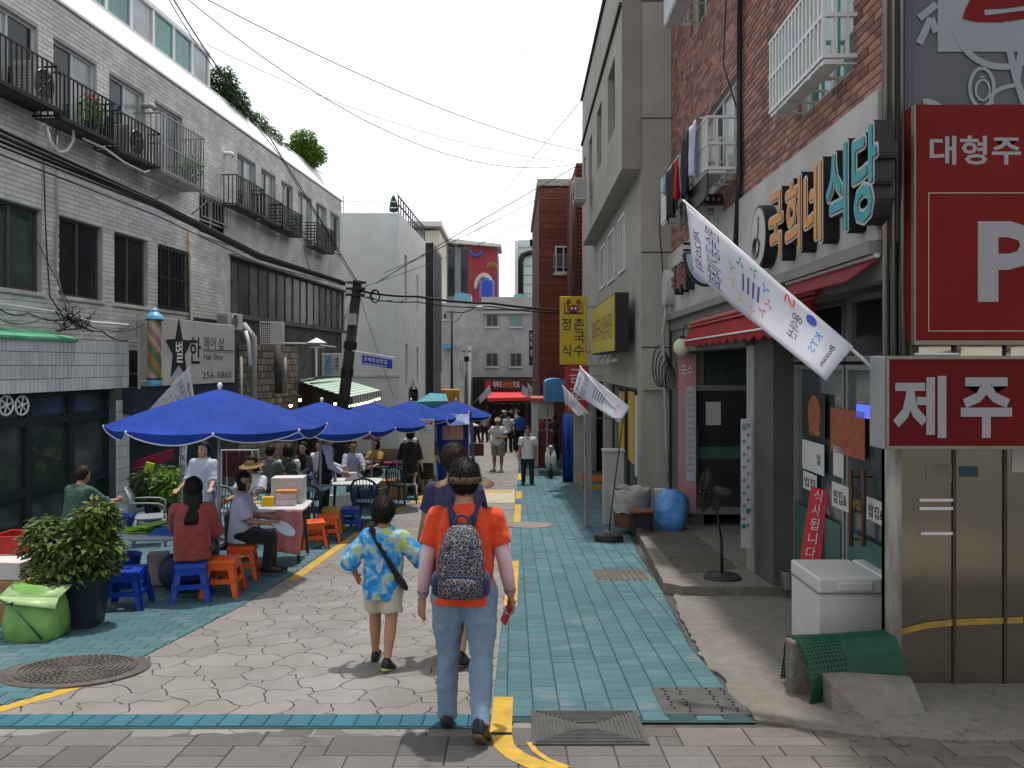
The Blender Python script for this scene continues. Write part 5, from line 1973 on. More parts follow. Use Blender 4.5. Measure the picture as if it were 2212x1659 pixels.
def cloth(label, Ya, Yb, z0, z1, m, dep=.5, flare=1.1, name='laundry', cat='laundry'):
 mb = MB()
 nu, nv = 9, 10
 vs = []
 for j in range(nv+1):
  t = j/nv
  for i in range(nu+1):
   s = i/nu
   y = (Ya+Yb)/2 + (s-.5)*(Yb-Ya)*(1+(flare-1)*t)
   d = dep + .03*math.sin(s*9+t*2)*(.3+t)
   p = WB2.p(y, z1-(z1-z0)*t - .02*math.sin(s*7)*t, d)
   vs.append(p)
 fs = [(j*(nu+1)+i, j*(nu+1)+i+1, (j+1)*(nu+1)+i+1, (j+1)*(nu+1)+i) for j in range(nv) for i in range(nu)]
 mb.add(vs, fs)
 o = mb.build(name, m, smooth=True)
 s_ = o.modifiers.new('thick', 'SOLIDIFY')
 s_.thickness = .012
 return tag(o, label, cat)
cloth('pale lilac shirt hanging from the window rail', 9.75, 10.15, 2.35, 3.0, mat('lilac_cloth', (.45, .45, .62), .8, .1, 6))
cloth('dark navy trousers hanging beside the lilac shirt', 10.2, 10.7, 2.2, 3.02, mat('navy_cloth', (.015, .016, .025), .85, .2, 6))
cloth('bright red cloth hanging between dark clothes', 10.95, 11.15, 2.3, 2.85, mat('red_cloth', (.5, .015, .015), .8, .1, 6))
cloth('long black coat hanging at the far end of the rail', 11.2, 11.9, 2.12, 2.85, mat('black_cloth', (.012, .012, .013), .85, .2, 6))
cloth('pale blue rag hanging over the far white cage', 12.1, 12.35, 2.62, 2.95, mat('paleblue_cloth', (.30, .42, .52), .8, .2, 6), .47)
mb = MB()
mb.tube([WB2.p(9.6, 3.02, .48), WB2.p(12.3, 2.92, .48)], .012, 6)
for y in (9.7, 10.9, 12.2):
 mb.tube([WB2.p(y, 3.0, .48), WB2.p(y, 3.0, .0)], .012, 6)
tag(mb.build('clothes_rail', M_greym), 'thin clothes rail outside the brick building windows', 'rail')
mb = MB()
mb.prism([(0, 0), (1.7, -.1), (1.75, .25), (0, .3)], WB2.p(9.5, 2.02, .42), WB2.u, Z1, WB2.n*-.02)
tag(mb.build('tarpaulin', mat('dark_tarp', (.045, .043, .04), .6, .3, 5, bump=.5, bscale=9)), 'dark tarpaulin sheet below the hanging laundry', 'tarpaulin')
AW2 = thing('awning', 'red fabric awning with scalloped edge over the restaurant entrance', 'awning', WB2.p(9.5, .5))
M_awr = translucent(mat('red_awning_cloth', (.40, .024, .026), .75, .1, 4), .3)
mb = MB()
ny = 60
Ya, Yb = 6.9, 12.25
for i in range(ny):
 yA, yB = Ya+(Yb-Ya)*i/ny, Ya+(Yb-Ya)*(i+1)/ny
 a, b = WB2.p(yA, .60, .05), WB2.p(yB, .60, .05)
 c, d = WB2.p(yB, .36, .16), WB2.p(yA, .36, .16)
 mb.quad(a, b, c, d)
 s0, s1 = abs(math.sin(i/ny*math.pi*14)), abs(math.sin((i+1)/ny*math.pi*14))
 mb.quad(d, c, c+V((0, 0, -.05-.05*s1)), d+V((0, 0, -.05-.05*s0)))
for y in (Ya, Yb):
 mb.add([WB2.p(y, .60, .05), WB2.p(y, .36, .16), WB2.p(y, .30, .05)], [(0, 1, 2)])
o = mb.build('fabric', M_awr, AW2)
sd = o.modifiers.new('thick', 'SOLIDIFY'); sd.thickness = .006
mb = MB()
mb.tube([WB2.p(Ya-.1, .63, .06), WB2.p(Yb+.02, .63, .06)], .035, 8)
mb.tube([WB2.p(Ya-.1, .575, .09), WB2.p(Yb+.02, .575, .09)], .014, 8)
mb.build('roller', mat('awning_roller', (.42, .05, .05), .5, .1, 4), AW2)
mb = MB()
mb.tube([WB2.p(Ya, .365, .165), WB2.p(Yb, .365, .165)], .012, 6)
mb.build('front_bar', M_whm, AW2)
AW3 = thing('awning', 'darker red awning strip beneath the right end of the sign band', 'awning', WB2.p(6.5, .7))
mb = MB()
a, b = WB2.p(5.62, .76, .06), WB2.p(7.6, .76, .06)
mb.obox(a, b-a, WB2.n*.22+V((0, 0, -.16)), V((0, 0, -.012)))
mb.build('fabric', mat('dark_red_cloth', (.18, .014, .02), .8, .15, 4), AW3)
mb = MB()
mb.tube([WB2.p(5.62, .775, .07), WB2.p(7.6, .775, .07)], .022, 8)
mb.build('front_bar', M_whm, AW3)
M_pier = mat('pier_grey', (.19, .188, .175), .85, .12, 2, dirt=.25)
M_pierd = mat('column_dark', (.085, .083, .078), .7, .15, 2, dirt=.2)
mb = MB()
WB2.box(mb, 13.12, 14.28, gz(14)-.3, .22, -.32, -.002)
mb.build('pier', M_pier, BR)
mb = MB()
WB2.box(mb, 9.05, 9.35, gz(9)-.2, .22, -.28, -.01)
mb.build('post', mat('post_pale', (.26, .25, .22), .8, .1, 3), BR)
mb = MB()
WB2.box(mb, 8.35, 9.02, gz(9)-.2, .60, -.55, -.02)
mb.build('column', M_pierd, BR)
mb = MB()
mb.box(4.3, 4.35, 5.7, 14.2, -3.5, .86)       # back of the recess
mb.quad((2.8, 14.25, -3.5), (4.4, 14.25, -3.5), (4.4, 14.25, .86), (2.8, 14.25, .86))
mb.build('recess_wall', mat('recess_dark', (.045, .043, .04), .85, .2, 2), BR)  # shade of the recess is put into this dark wall colour
yd = 13.1
D0 = [at(1482, 832, yd), at(1603, 1110, yd)]
x0, x1_ = D0[0].x, D0[1].x+.3
zt, zb = D0[0].z, D0[1].z
GD = thing('glass_door', 'aluminium framed glass door with a green band in the recess', 'door', (x0, yd, zb))
M_alu = mat('aluminium', (.34, .35, .34), .35, .06, 4, metal=.6)
mb = MB()
for (a, b, c, d) in ((x0, x1_, zt-.09, zt), (x0, x1_, zb, zb+.12), (x0, x0+.09, zb+.12, zt-.09), (x1_-.06, x1_, zb+.12, zt-.09)):
 mb.box(a, b, yd-.05, yd+.02, c, d)
mb.build('frame', M_alu, GD, bevel=.004)
mb = MB()
mb.box(x0+.09, x1_-.06, yd-.02, yd-.01, zb+.12, zt-.09)
mb.build('pane', glassmat('door_glass', (.03, .032, .03), .05), GD)
zg = at(0, 990, yd).z
mb = MB()
mb.box(x0+.09, x1_-.06, yd-.028, yd-.021, zg, zg+.19)
mb.build('green_band', mat('green_band', (.045, .12, .085), .3, .1, 3), GD)
mb = MB()
mb.tube([(x0+.17, yd-.12, zg-.3), (x0+.17, yd-.12, zg+.5)], .014, 8)
mb.tube([(x0+.17, yd-.12, zg+.45), (x0+.17, yd-.02, zg+.45)], .01, 6)
mb.tube([(x0+.17, yd-.12, zg-.25), (x0+.17, yd-.02, zg-.25)], .01, 6)
mb.build('handle', M_black, GD)
mb = MB()
p, q = at(1524, 918, yd), at(1556, 868, yd)
mb.box(p.x, q.x, yd-.032, yd-.026, p.z, q.z)
mb.build('paper_notice', M_sgn, GD)
mb = MB()
mb.box(x0-.1, x1_+.6, yd+.05, yd+.09, zt, .3)
mb.build('upper_light', M_gdk, GD)
PK = thing('pink_banner', 'tall pink banner with a pale price strip beside the glass door', 'banner', at(1465, 1110, 13.0))
mb = MB()
p, q = at(1466, 1108, 13.0), at(1504, 765, 13.0)
mb.box(p.x, q.x, 13.0, 13.02, p.z, q.z)
mb.build('sheet', mat('pink_print', (.55, .20, .22), .5, .18, 2.5, col2=(.50, .30, .30)), PK)
mb = MB()
p, q = at(1482, 1040, 12.98), at(1503, 835, 12.98)
mb.box(p.x, q.x, 12.985, 12.99, p.z, q.z)
mb.build('price_strip', mat('pale_strip', (.42, .46, .50), .5, .08, 4), PK)
mb = MB()
for k in range(14):
 p = at(1486, 850+k*13, 12.98)
 mb.box(p.x, p.x+.1, 12.982, 12.984, p.z, p.z+.035)
mb.build('print_lines', M_pipe, PK)['kind'] = 'stuff'
text('국수', at(1470, 815, 12.99), (1, 0, 0), (0, 0, 1), .2, .2, M_white, PK, .01)
c = at(1474, 750, 12.75)
GLb = thing('globe_lamp', 'cream globe lamp hanging at the left end of the red awning', 'lamp', c)
mb = MB()
mb.ell(c, .145, 20, 14)
mb.build('globe', mat('cream_globe', (.62, .60, .40), .35, .03, 3), GLb, smooth=True)
mb = MB()
mb.tube([c+V((0, 0, .14)), c+V((.03, 0, .35)), c+V((.25, 0, .4))], .012, 6)
mb.lathe([(.05, .13), (.04, .18), (.001, .18)], c, 12)
mb.build('hanger', M_black, GLb)
VBn = thing('post_banner', 'narrow white vertical banner with green heading on the post by the column', 'banner', at(1611, 1185, 9.0))
mb = MB()
p, q = at(1601, 1183, 9.0), at(1623, 905, 9.0)
mb.box(p.x, q.x, 9.0, 9.012, p.z, q.z)
mb.build('sheet', mat('banner_white', (.52, .53, .55), .5, .05, 2), VBn)
mb = MB()
for k in range(16):
 p = at(1604+(k % 2)*9, 928+k*14, 8.995)
 mb.box(p.x, p.x+.035, 8.994, 8.998, p.z, p.z+.03)
mb.build('print_marks', mat('mauve_print', (.22, .20, .28), .5, .2, 5), VBn)['kind'] = 'stuff'
ft('전포 제주', 1603, 915, 1621, 926, 8.995, mat('green_print', (.02, .22, .16), .5, .1, 5), VBn, .01)
mb = MB()
for (a, b, c, d) in ((1612, 1098, 1622, 1106), (1602, 1132, 1611, 1142)):
 p, q = at(a, d, 8.995), at(c, b, 8.995)
 mb.box(p.x, q.x, 8.994, 8.998, p.z, q.z)
mb.build('green_marks', mat('green_print', (.02, .22, .16)), VBn)
WSh = Wall(2.78, .025, -1)
for (ya, yb) in ((5.62, 6.95), (7.0, 8.34)):
 WSh.window(BR, ya, yb, gz(7)+.04, .0, M_alu, M_gdk, d=0, nv=1, fw=.045)
 WSh.window(BR, ya, yb, .03, .58, M_alu, M_gl, d=0, nv=1, fw=.045)
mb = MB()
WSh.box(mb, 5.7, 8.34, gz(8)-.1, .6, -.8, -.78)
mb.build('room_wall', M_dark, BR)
def poster(label, px0, py0, px1, py1, m, d=.06, name='poster', z=None, parts=(), cat='poster', tl=0.0):
 """flat sheet on the shop glass, given by its left top and right bottom picture corners"""
 Ya, Yb = WSh.Y(px0, d), WSh.Y(px1, d)
 if z is None:
  zt, zb = WSh.Z((px0+px1)/2, py0, d), WSh.Z((px0+px1)/2, py1, d)
 else:
  zb, zt = z
 T = thing(name, label, cat, WSh.p(Yb, zb, d))
 mb = MB()
 WSh.box(mb, Yb, Ya, zb, zt, d-.004, d)
 mb.build('sheet', m, T)
 for s, fx0, fz0, fx1, fz1, mm in parts:
  text(s, WSh.p(Ya-(Ya-Yb)*fx0, zb+(zt-zb)*fz0, d), -WSh.u, Z1, (Ya-Yb)*(fx1-fx0), (zt-zb)*(fz1-fz0), mm, T, .012)
 return T, Ya, Yb, zb, zt
M_food = mat('food_print', (.18, .022, .012), .4, .9, 34, col2=(.40, .16, .05), contrast=.5)
M_food2 = mat('food_print_red', (.20, .030, .016), .4, .9, 38, col2=(.42, .14, .07), contrast=.45)
M_papr = mat('paper_white', (.50, .49, .47), .6, .06, 4)
M_dkp = mat('dark_print', (.03, .028, .03), .5, .2, 5)
poster('dark food poster of a red stew on the shop glass next to the column', 1733, 850, 1782, 945, M_dkp, parts=(('전골', .3, .06, .8, .22, M_yel),))
T, Ya, Yb, zb, zt = poster('large food poster of spicy red meat on the restaurant glass', 1794, 885, 1868, 985, M_food2)
mb = MB()
cM = Matrix((WSh.u, Z1, WSh.n)).transposed()
mb.lathe([(.17, .0), (.17, .006), (.13, .006), (.12, .02), (.001, .025)], WSh.p(7.7, -.48, .061), 26, cM @ Matrix.Diagonal((1, 1.1, .3)))
tag(mb.build('food_picture', M_food), 'round red dish picture on the dark poster next to the column', 'poster')
poster('white price list sheet beneath the dark stew poster', 1733, 955, 1780, 1020, M_papr, parts=(('얼', .68, .3, .86, .65, M_ink),))
poster('narrow white notice beneath the spicy meat poster', 1800, 965, 1822, 1030, M_papr)
for k, (pa, pb, q0, q1, s, mm, lb, ink) in enumerate(((1735, 1764, 1022, 1060, '밥집', M_papr, 'white paper strip with black lettering next to the red standing banner', M_ink), (1797, 1833, 1046, 1100, '밥집&', M_papr, 'middle white paper strip with black lettering on the glass', M_ink), (1833, 1862, 1066, 1105, '술집', M_dkp, 'black paper strip with yellow lettering between the door handles', M_yel), (1872, 1914, 1080, 1130, '밥집&', M_papr, 'white paper strip with black lettering nearest the steel post', M_ink))):
 poster(lb, pa, q0, pb, q1, mm, parts=((s, .12, .18, .9, .72, ink),), name='paper_strip')
T, Ya, Yb, zb, zt = poster('small lit blue sign strip above the spicy meat poster', 1850, 876, 1906, 905, mat('blue_lit', (.05, .09, .5), .4, .1, 3, emit=(.08, .14, .8), estr=.7), cat='sign', name='blue_sign')
mb = MB()
for (ya, yb) in ((5.68, 6.9), (7.06, 8.28)):
 WSh.box(mb, ya, yb, gz(7)+.1, -1.42, .052, .056)
mb.build('green_film', mat('green_film', (.035, .105, .088), .25, .2, 2), BR)
for k, px in enumerate((1839, 1866)):
 y = WSh.Y(px, .12)
 mb = MB()
 mb.tube([WSh.p(y, WSh.Z(px, 1180, .12), .12), WSh.p(y, WSh.Z(px, 1015, .12), .12)], .018, 8)
 for zz in (1030, 1165):
  mb.tube([WSh.p(y, WSh.Z(px, zz, .12), .12), WSh.p(y, WSh.Z(px, zz, .12), .05)], .01, 6)
 mb.build('door_handle', mat('handle_wood', (.10, .035, .02), .5, .2, 8), BR, smooth=True)
p = at(1752, 1205, 7.7)
RBn = thing('standing_banner', 'red leaning standing banner with white lettering at the restaurant glass', 'banner', G(2.9, 7.6))
a, b = at(1726, 1215, 7.6), at(1772, 1215, 7.4)
c, d = at(1788, 1060, 7.5), at(1752, 1050, 7.7)
mb = MB()
mb.quad(a, b, c, d)
o = mb.build('sheet', mat('banner_red', (.40, .025, .035), .5, .08, 3), RBn)
sd = o.modifiers.new('thick', 'SOLIDIFY'); sd.thickness = .01
for k, s in enumerate('식사됩니다'):
 f0, f1 = 1-(k+.92)*.19, 1-(k+.12)*.19
 l0, l1 = a.lerp(d, f0), a.lerp(d, f1)
 r0 = b.lerp(c, f0)
 text(s, l0.lerp(r0, .28)+V((-.015, -.035, 0)), r0-l0, l1-l0, (r0-l0).length*.44, (l1-l0).length, M_sgn, RBn, .0)
mb = MB()
mb.tube([d+V((.05, .06, 0)), G(d.x+.15, d.y+.2)], .012, 6)
mb.tube([c+V((.0, .06, 0)), G(c.x+.1, c.y+.2)], .012, 6)
mb.build('stand', M_black, RBn)
#  STEEL CORNER ON THE FAR RIGHT
M_steel = mat('brown_steel', (.40, .365, .30), .13, .12, 1.2, metal=.97, bump=.10, bscale=3)
M_steelw = mat('stainless', (.45, .44, .41), .28, .15, 2, metal=.9, stretch=(1, 1, .1))
ST = thing('steel_corner_shop', 'corner shop clad in brownish stainless steel sheets on the far right', 'shop', G(2.75, 5.6))
Ys = 5.58
g0 = gz(Ys)-.05
mb = MB()
mb.box(2.66, 9, Ys+.03, 5.75, g0, 8.2)
mb.box(2.66, 2.72, 5.62, 5.75, g0, 8.2)
mb.build('wall', M_dark, ST)
xs_ = [2.70] + [(2060-1106)/F*Ys, (2170-1106)/F*Ys] + [3.80, 4.15, 4.5, 4.85, 5.2]
for k in range(len(xs_)-1):
 m_ = MB()
 m_.box(xs_[k]+.006, xs_[k+1]-.006, Ys, Ys+.028, g0, .2)
 m_.build('panel', M_steel, ST, bevel=.004)
mb = MB()
for x in xs_[1:]:
 mb.tube([(x, Ys-.008, g0), (x, Ys-.008, .2)], .012, 6)
mb.build('seam_bead', mat('seam_brown', (.09, .06, .04), .4, .2, 5, metal=.5), ST)
for (py, w0, w1) in ((1080, 1985, 2058), (1098, 1985, 2058), (1152, 1988, 2058)):
 m_ = MB()
 p, q = at(w0, py+3, Ys), at(w1, py-3, Ys)
 m_.box(p.x, q.x, Ys-.012, Ys-.001, p.z, q.z)
 m_.build('trim_strip', M_whm, ST)
for (a, b, c, d, m_) in ((2072, 1007, 2112, 1030, mat('teal_sticker', (.02, .07, .09), .4, .1, 3)), (2185, 970, 2212, 1020, M_sgn), (2000, 1002, 2056, 1040, mat('clear_sheet', (.25, .22, .17), .2, .2, 3))):
 mm = MB()
 p, q = at(a, d, Ys), at(c, b, Ys)
 mm.box(p.x, q.x, Ys-.004, Ys-.001, p.z, q.z)
 mm.build('sticker', m_, ST)
mb = MB()
mb.tube([(2.625, 5.50, g0), (2.625, 5.50, .0)], .055, 14)
mb.build('wrapped_post', mat('film_wrap', (.30, .28, .25), .25, .35, 6, bump=.6, bscale=14, stretch=(3, 3, .4)), ST, smooth=True)
mb = MB()
mb.tube([(2.60, 5.56, -.02), (2.60, 5.56, 8.0)], .022, 12)
mb.tube([(2.655, 5.56, -.02), (2.655, 5.56, 8.0)], .020, 12)
mb.tube([(2.72, 5.555, -.02), (2.72, 5.555, 8.0)], .032, 12)
mb.build('steel_tube', M_steelw, ST, smooth=True)
mb = MB()
mb.box(2.74, 2.80, 5.50, 5.57, .0, 8.0)
mb.build('edge_strip', mat('old_brass', (.12, .10, .065), .4, .2, 5, metal=.4), ST)
mb = MB()
pts = [at(1925, 1425, Ys-.02), at(1935, 1385, Ys-.02), at(1950, 1365, Ys-.02), at(2000, 1352, Ys-.02), at(2060, 1345, Ys-.02), at(2212, 1340, Ys-.02)]
for a, b in zip(pts[2:], pts[3:]):
 mb.quad(a+V((0, .013, -.025)), b+V((0, .013, -.025)), b+V((0, .013, .02)), a+V((0, .013, .02)))
mb.build('reflected_line', mat('ochre_reflection', (.30, .20, .04), .5, .3, 7), ST)  # reflection of the yellow road line, coloured onto the steel
Yl = 5.0
JB = thing('red_lightbox', 'red lightbox with two large white letters and a grey metal rim at right', 'sign', at(1912, 972, Yl))
p, q = at(1912, 971, Yl), at(1912, 769, Yl)
M_jred = mat('deep_red_face', (.115, .006, .008), .5, .08, 2, spec=.1, dirt=.2)
mb = MB()
xr = 4.2
mb.box(p.x, xr, Yl+.01, 5.22, p.z, q.z)
mb.build('case', mat('case_alu', (.36, .37, .37), .45, .08, 3, metal=.3), JB, bevel=.006)
mb = MB()
fr = .022
for (a, b, c, d) in ((p.x, xr, q.z-fr, q.z), (p.x, xr, p.z, p.z+fr), (p.x, p.x+fr, p.z+fr, q.z-fr)):
 mb.box(a, b, Yl-.012, Yl+.009, c, d)
mb.build('rim', mat('rim_metal', (.20, .18, .14), .45, .1, 4, metal=.5), JB, bevel=.003)
mb = MB()
mb.box(p.x+fr, xr, Yl-.002, Yl+.009, p.z+fr, q.z-fr)
mb.build('face', M_jred, JB)
M_let = mat('grey_white_letter', (.26, .26, .27), .5, .04, 4)
ft('제', 1929, 812, 2044, 946, Yl-.004, M_let, JB, .03)
ft('주', 2075, 815, 2186, 946, Yl-.004, M_let, JB, .035)
mb = MB()
mb.tube([at(1975, 766, 5.1), at(2068, 766, 5.1)], .012, 6)
for px in (2070, 2178):
 mb.tube([at(px, 766, 5.1), at(px, 750, 5.3)], .014, 6)
mb.build('fixing', M_steelw, JB)
Yu = 5.30
US = thing('parking_sign', 'large red parking sign with a white letter P and white frame line', 'sign', at(1980, 735, Yu))
p, q = at(1980, 735, Yu), at(1980, 226, Yu)
mb = MB()
mb.box(p.x, 4.6, Yu+.0, Yu+.16, p.z, q.z)
mb.build('box', mat('parking_red', (.16, .008, .008), .5, .08, 2, spec=.1, dirt=.18), US, bevel=.004)
mb = MB()
mb.box(p.x-.012, 4.6, Yu+.005, Yu+.05, p.z-.03, p.z-.001)
mb.box(p.x-.012, p.x-.001, Yu+.005, Yu+.05, p.z, q.z)
mb.build('rim', mat('rim_metal', (.2, .18, .14)), US)
ft('대형주', 2008, 293, 2205, 356, Yu, M_let, US, .02)
ft('차', 2212, 293, 2280, 356, Yu, M_let, US, .02)
ft('P', 2112, 478, 2250, 652, Yu, M_let, US, .03)
mb = MB()
cx0, cz0 = at(2005, 716, Yu), at(2005, 416, Yu)
w_ = .006
yq = Yu-.003
mb.box(cx0.x, cx0.x+w_, yq, Yu-.001, cx0.z, cz0.z)
mb.box(cx0.x+w_, 4.4, yq, Yu-.001, cx0.z, cx0.z+w_)
mb.box(cx0.x+w_, 4.4, yq, Yu-.001, cz0.z-w_, cz0.z)
mb.build('frame_line', mat('cream_line', (.34, .30, .24), .5, .05, 4), US)
FB = thing('fish_banner', 'grey banner with pale fish drawings above the red parking sign', 'banner', at(1980, 224, Yu))
mb = MB()
zb, zt = at(0, 224, Yu).z, 3.4
mb.box(p.x, 4.6, Yu+.02, Yu+.16, zb, zt)
mb.build('sheet', mat('banner_grey', (.09, .09, .095), .6, .06, 2), FB)
M_pale = mat('pale_grey_ink', (.24, .26, .29), .6, .05, 4)
mb = MB()
p2, q2 = at(2028, 110, Yu), at(2212, -400, Yu)
mb.box(p2.x, 4.6, Yu+.012, Yu+.018, p2.z, zt)
mb.build('pale_panel', M_pale, FB)
mb = MB()
for (cx, cz, rx, rz, a0, a1, wd) in ((2165, 40, 105, 105, 195, 345, .022), (2000, 260, 40, 40, 40, 100, .02), (2120, 190, 26, 42, 0, 360, .012), (2122, 195, 15, 22, 60, 420, .008), (2200, 215, 60, 30, 100, 200, .015)):
 pts = []
 for k in range(25):
  a = R(a0+(a1-a0)*k/24)
  pts.append(at(cx+rx*math.cos(a), cz-rz*math.sin(a), Yu+.016))
 mb.tube(pts, wd, 5)
for (a, b) in (((1985, 40), (2022, 10)), ((1985, 95), (2010, 40)), ((2010, 40), (2022, 70)), ((2180, 110), (2195, 175)), ((2205, 110), (2195, 175)), ((2195, 175), (2212, 225))):
 mb.tube([at(*a, Yu+.016), at(*b, Yu+.016)], .025, 5)
mb.tube([at(2120, 165, Yu+.016), at(2121, 168, Yu+.016)], .02, 6)
mb.v = [(x, Yu+.0105 + (y-Yu-.016)*.06, z) for x, y, z in mb.v]
mb.build('fish_drawing', M_pale, FB)
mb = MB()
pts = [at(2080, 40, Yu+.008), at(2085, 20, Yu+.008), at(2098, -5, Yu+.008), at(2215, -5, Yu+.008), at(2215, 12, Yu+.008), at(2170, 18, Yu+.008), at(2125, 20, Yu+.008), at(2128, 33, Yu+.008), at(2215, 22, Yu+.008), at(2215, 40, Yu+.008), at(2160, 48, Yu+.008), at(2110, 47, Yu+.008)]
mb.add(pts, [tuple(range(len(pts)))])
mb.build('red_stroke', mat('parking_red', (.33, .016, .016)), FB)
#  STREET THINGS ON THE RIGHT
M_frz = mat('freezer_white', (.56, .56, .54), .35, .04, 2, dirt=.08)
Yn, Yf = 6.0, 6.58
gx = 2.30
fz = gz(6.3)+.02
ft_ = -1.60
FZ = thing('chest_freezer', 'white chest freezer standing by the steel corner', 'freezer', (gx, Yn, fz))
mb = MB()
mb.box(gx, 3.15, Yn, Yf, fz-.03, ft_-.13)
mb.build('body', M_frz, FZ, bevel=.012)
mb = MB()
mb.box(gx-.006, 3.0-.22, Yn-.012, Yf+.005, ft_-.118, ft_)
mb.build('lid', M_frz, FZ, bevel=.02, seg=3)
mb = MB()
mb.box(2.795, 3.16, Yn-.012, Yf+.005, ft_-.118, ft_)
mb.build('lid', M_frz, FZ, bevel=.02, seg=3)
mb = MB()
mb.box(gx+.14, gx+.40, Yn-.03, Yn-.0125, ft_-.095, ft_-.03)
mb.build('handle', M_frz, FZ, bevel=.01)
mb = MB()
mb.box(gx-.002, 3.15, Yn-.004, Yf, ft_-.131, ft_-.119)
mb.build('seal', M_pipe, FZ)
FNb = V((2.30, 8.75, gz(8.75)+.117))
FN = thing('standing_fan', 'black standing electric fan on the concrete ramp', 'fan', FNb)
mb = MB()
mb.lathe([(.20, 0), (.205, .015), (.19, .035), (.05, .055), (.04, .06), (.001, .06)], FNb, 28)
mb.build('base', M_dpot, FN, auto=35)
hd = at(1545, 1062, 8.75)
mb = MB()
mb.tube([FNb+V((0, 0, .05)), FNb+V((-.01, 0, .45))], .018, 10)
mb.tube([FNb+V((-.01, 0, .44)), hd+V((.0, 0, -.1))], .012, 10)
mb.build('pole', M_black, FN, smooth=True)
mb = MB()
fdir = V((-.93, .3, .12)).normalized()
q = fdir.to_track_quat('Z', 'Y').to_matrix()
mb.lathe([(.045, -.16), (.06, -.12), (.065, -.02), (.05, .03)], hd, 16, q)
mb.box(hd.x-.035, hd.x+.035, hd.y-.05, hd.y+.05, hd.z-.2, hd.z-.0)
mb.build('motor', M_dpot, FN, auto=40)
hc = hd+fdir*.1
mb = MB()
for k in range(28):
 a = 2*math.pi*k/28
 for s in (-1, 1):
  pts = [hc + q @ V((r_*math.cos(a), r_*math.sin(a), s*d_)) for r_, d_ in ((.04, .075), (.13, .07), (.2, .045), (.245, 0))]
  mb.tube(pts, .003, 4)
for r_, d_ in ((.245, 0), (.2, .045), (.2, -.045), (.13, .07), (.13, -.07)):
 mb.tube([hc + q @ V((r_*math.cos(2*math.pi*k/28), r_*math.sin(2*math.pi*k/28), d_)) for k in range(29)], .005 if d_ == 0 else .003, 5)
mb.build('cage', M_black, FN)
mb = MB()
for k in range(4):
 a = k*math.pi/2
 pts = []
 for (rr_, wa, dz) in ((.03, -.2, -.01), (.2, -.35, -.03), (.215, .1, .0), (.19, .45, .03), (.05, .5, .02)):
  pts.append(hc + q @ V((rr_*math.cos(a+wa), rr_*math.sin(a+wa), dz)))
 mb.add(pts, [(0, 1, 2), (0, 2, 3), (0, 3, 4)])
mb.build('blades', mat('fan_blade', (.04, .042, .05), .3, .1, 5), FN)
M_gmat = mat('green_mat', (.004, .050, .024), .55, .15, 9)
GM = thing('rubber_mat', 'green perforated rubber mat draped over a low board', 'mat', G(2.1, 5.4))
prof = [(-.16, .0), (-.155, .10), (-.11, .27), (-.05, .37), (0, .39), (.06, .38), (.10, .29), (.115, .15), (.12, .03)]
mb = MB()
L0, L1 = V((1.90, 5.42)), V((2.60, 5.50))
dirv = (L1-L0).normalized()
nrm = V((dirv.y, -dirv.x))
nu = 26
def matp(s, t):
 i = min(int(t*(len(prof)-1)), len(prof)-2)
 f = t*(len(prof)-1)-i
 a = prof[i][0]*(1-f)+prof[i+1][0]*f
 z = prof[i][1]*(1-f)+prof[i+1][1]*f
 e = L0.lerp(L1, s) - nrm*(a*(1+.6*(1-s)**3)) + dirv*(.02*math.sin(z*7))
 return G(e.x, e.y, z+.02 - .03*(1-s)*math.sin(t*3))
nt_ = 40
hole = .34
for i in range(nu):
 for j in range(nt_):
  s0, s1, t0, t1 = i/nu, (i+1)/nu, j/nt_, (j+1)/nt_
  if i < 11:
   sa, sb, ta, tb = s0+(s1-s0)*.3, s1-(s1-s0)*.3, t0+(t1-t0)*.3, t1-(t1-t0)*.3
   P = [matp(s0, t0), matp(s1, t0), matp(s1, t1), matp(s0, t1), matp(sa, ta), matp(sb, ta), matp(sb, tb), matp(sa, tb)]
   mb.add(P, [(0, 1, 5, 4), (1, 2, 6, 5), (2, 3, 7, 6), (3, 0, 4, 7)])
  else:
   mb.quad(matp(s0, t0), matp(s1, t0), matp(s1, t1), matp(s0, t1))
o = mb.build('sheet', M_gmat, GM)
sd = o.modifiers.new('thick', 'SOLIDIFY'); sd.thickness = .008
mb = MB()
e0, e1 = L0-dirv*.03, L1
mb.obox(G(e0.x, e0.y, .0)-V((nrm.x, nrm.y, 0))*.05, V((e1.x-e0.x, e1.y-e0.y, -.02)), V((nrm.x, nrm.y, 0))*.10, V((0, 0, .37)))
tag(mb.build('concrete_board', M_conc, bevel=.015), 'grey concrete slab end sticking out under the green rubber mat', 'slab')
mb = MB()
tp_ = [(2.03, 5.09, .185), (2.58, 5.11, .15), (2.64, 5.30, .16), (2.04, 5.31, .195)]
lw_ = [(2.02, 5.03, .0), (2.20, 4.93, .0), (2.60, 5.0, .0), (2.66, 5.31, -.02), (2.03, 5.33, -.02)]
mb.add([G(*q) for q in tp_+lw_], [(0, 1, 2, 3), (0, 4, 5), (0, 5, 6, 1), (1, 6, 7, 2), (2, 7, 8, 3), (3, 8, 4, 0)])
tag(mb.build('concrete_step', M_conc, bevel=.006), 'sloping broken concrete step at the foot of the steel corner', 'step')
mb = MB()
r_ = random.Random(3)
for k in range(40):
 x, y = r_.uniform(1.95, 2.9), r_.uniform(4.55, 4.95)
 s_ = r_.uniform(.012, .035)
 mb.ell(G(x, y, s_*.3), (s_, s_*.8, s_*.6), 6, 4)
o = mb.build('rubble', M_concd)
tag(o, 'loose concrete crumbs at the foot of the sloping step', 'rubble', kind='stuff')
mb = MB()
c = at(1675, 1215, 8.6)
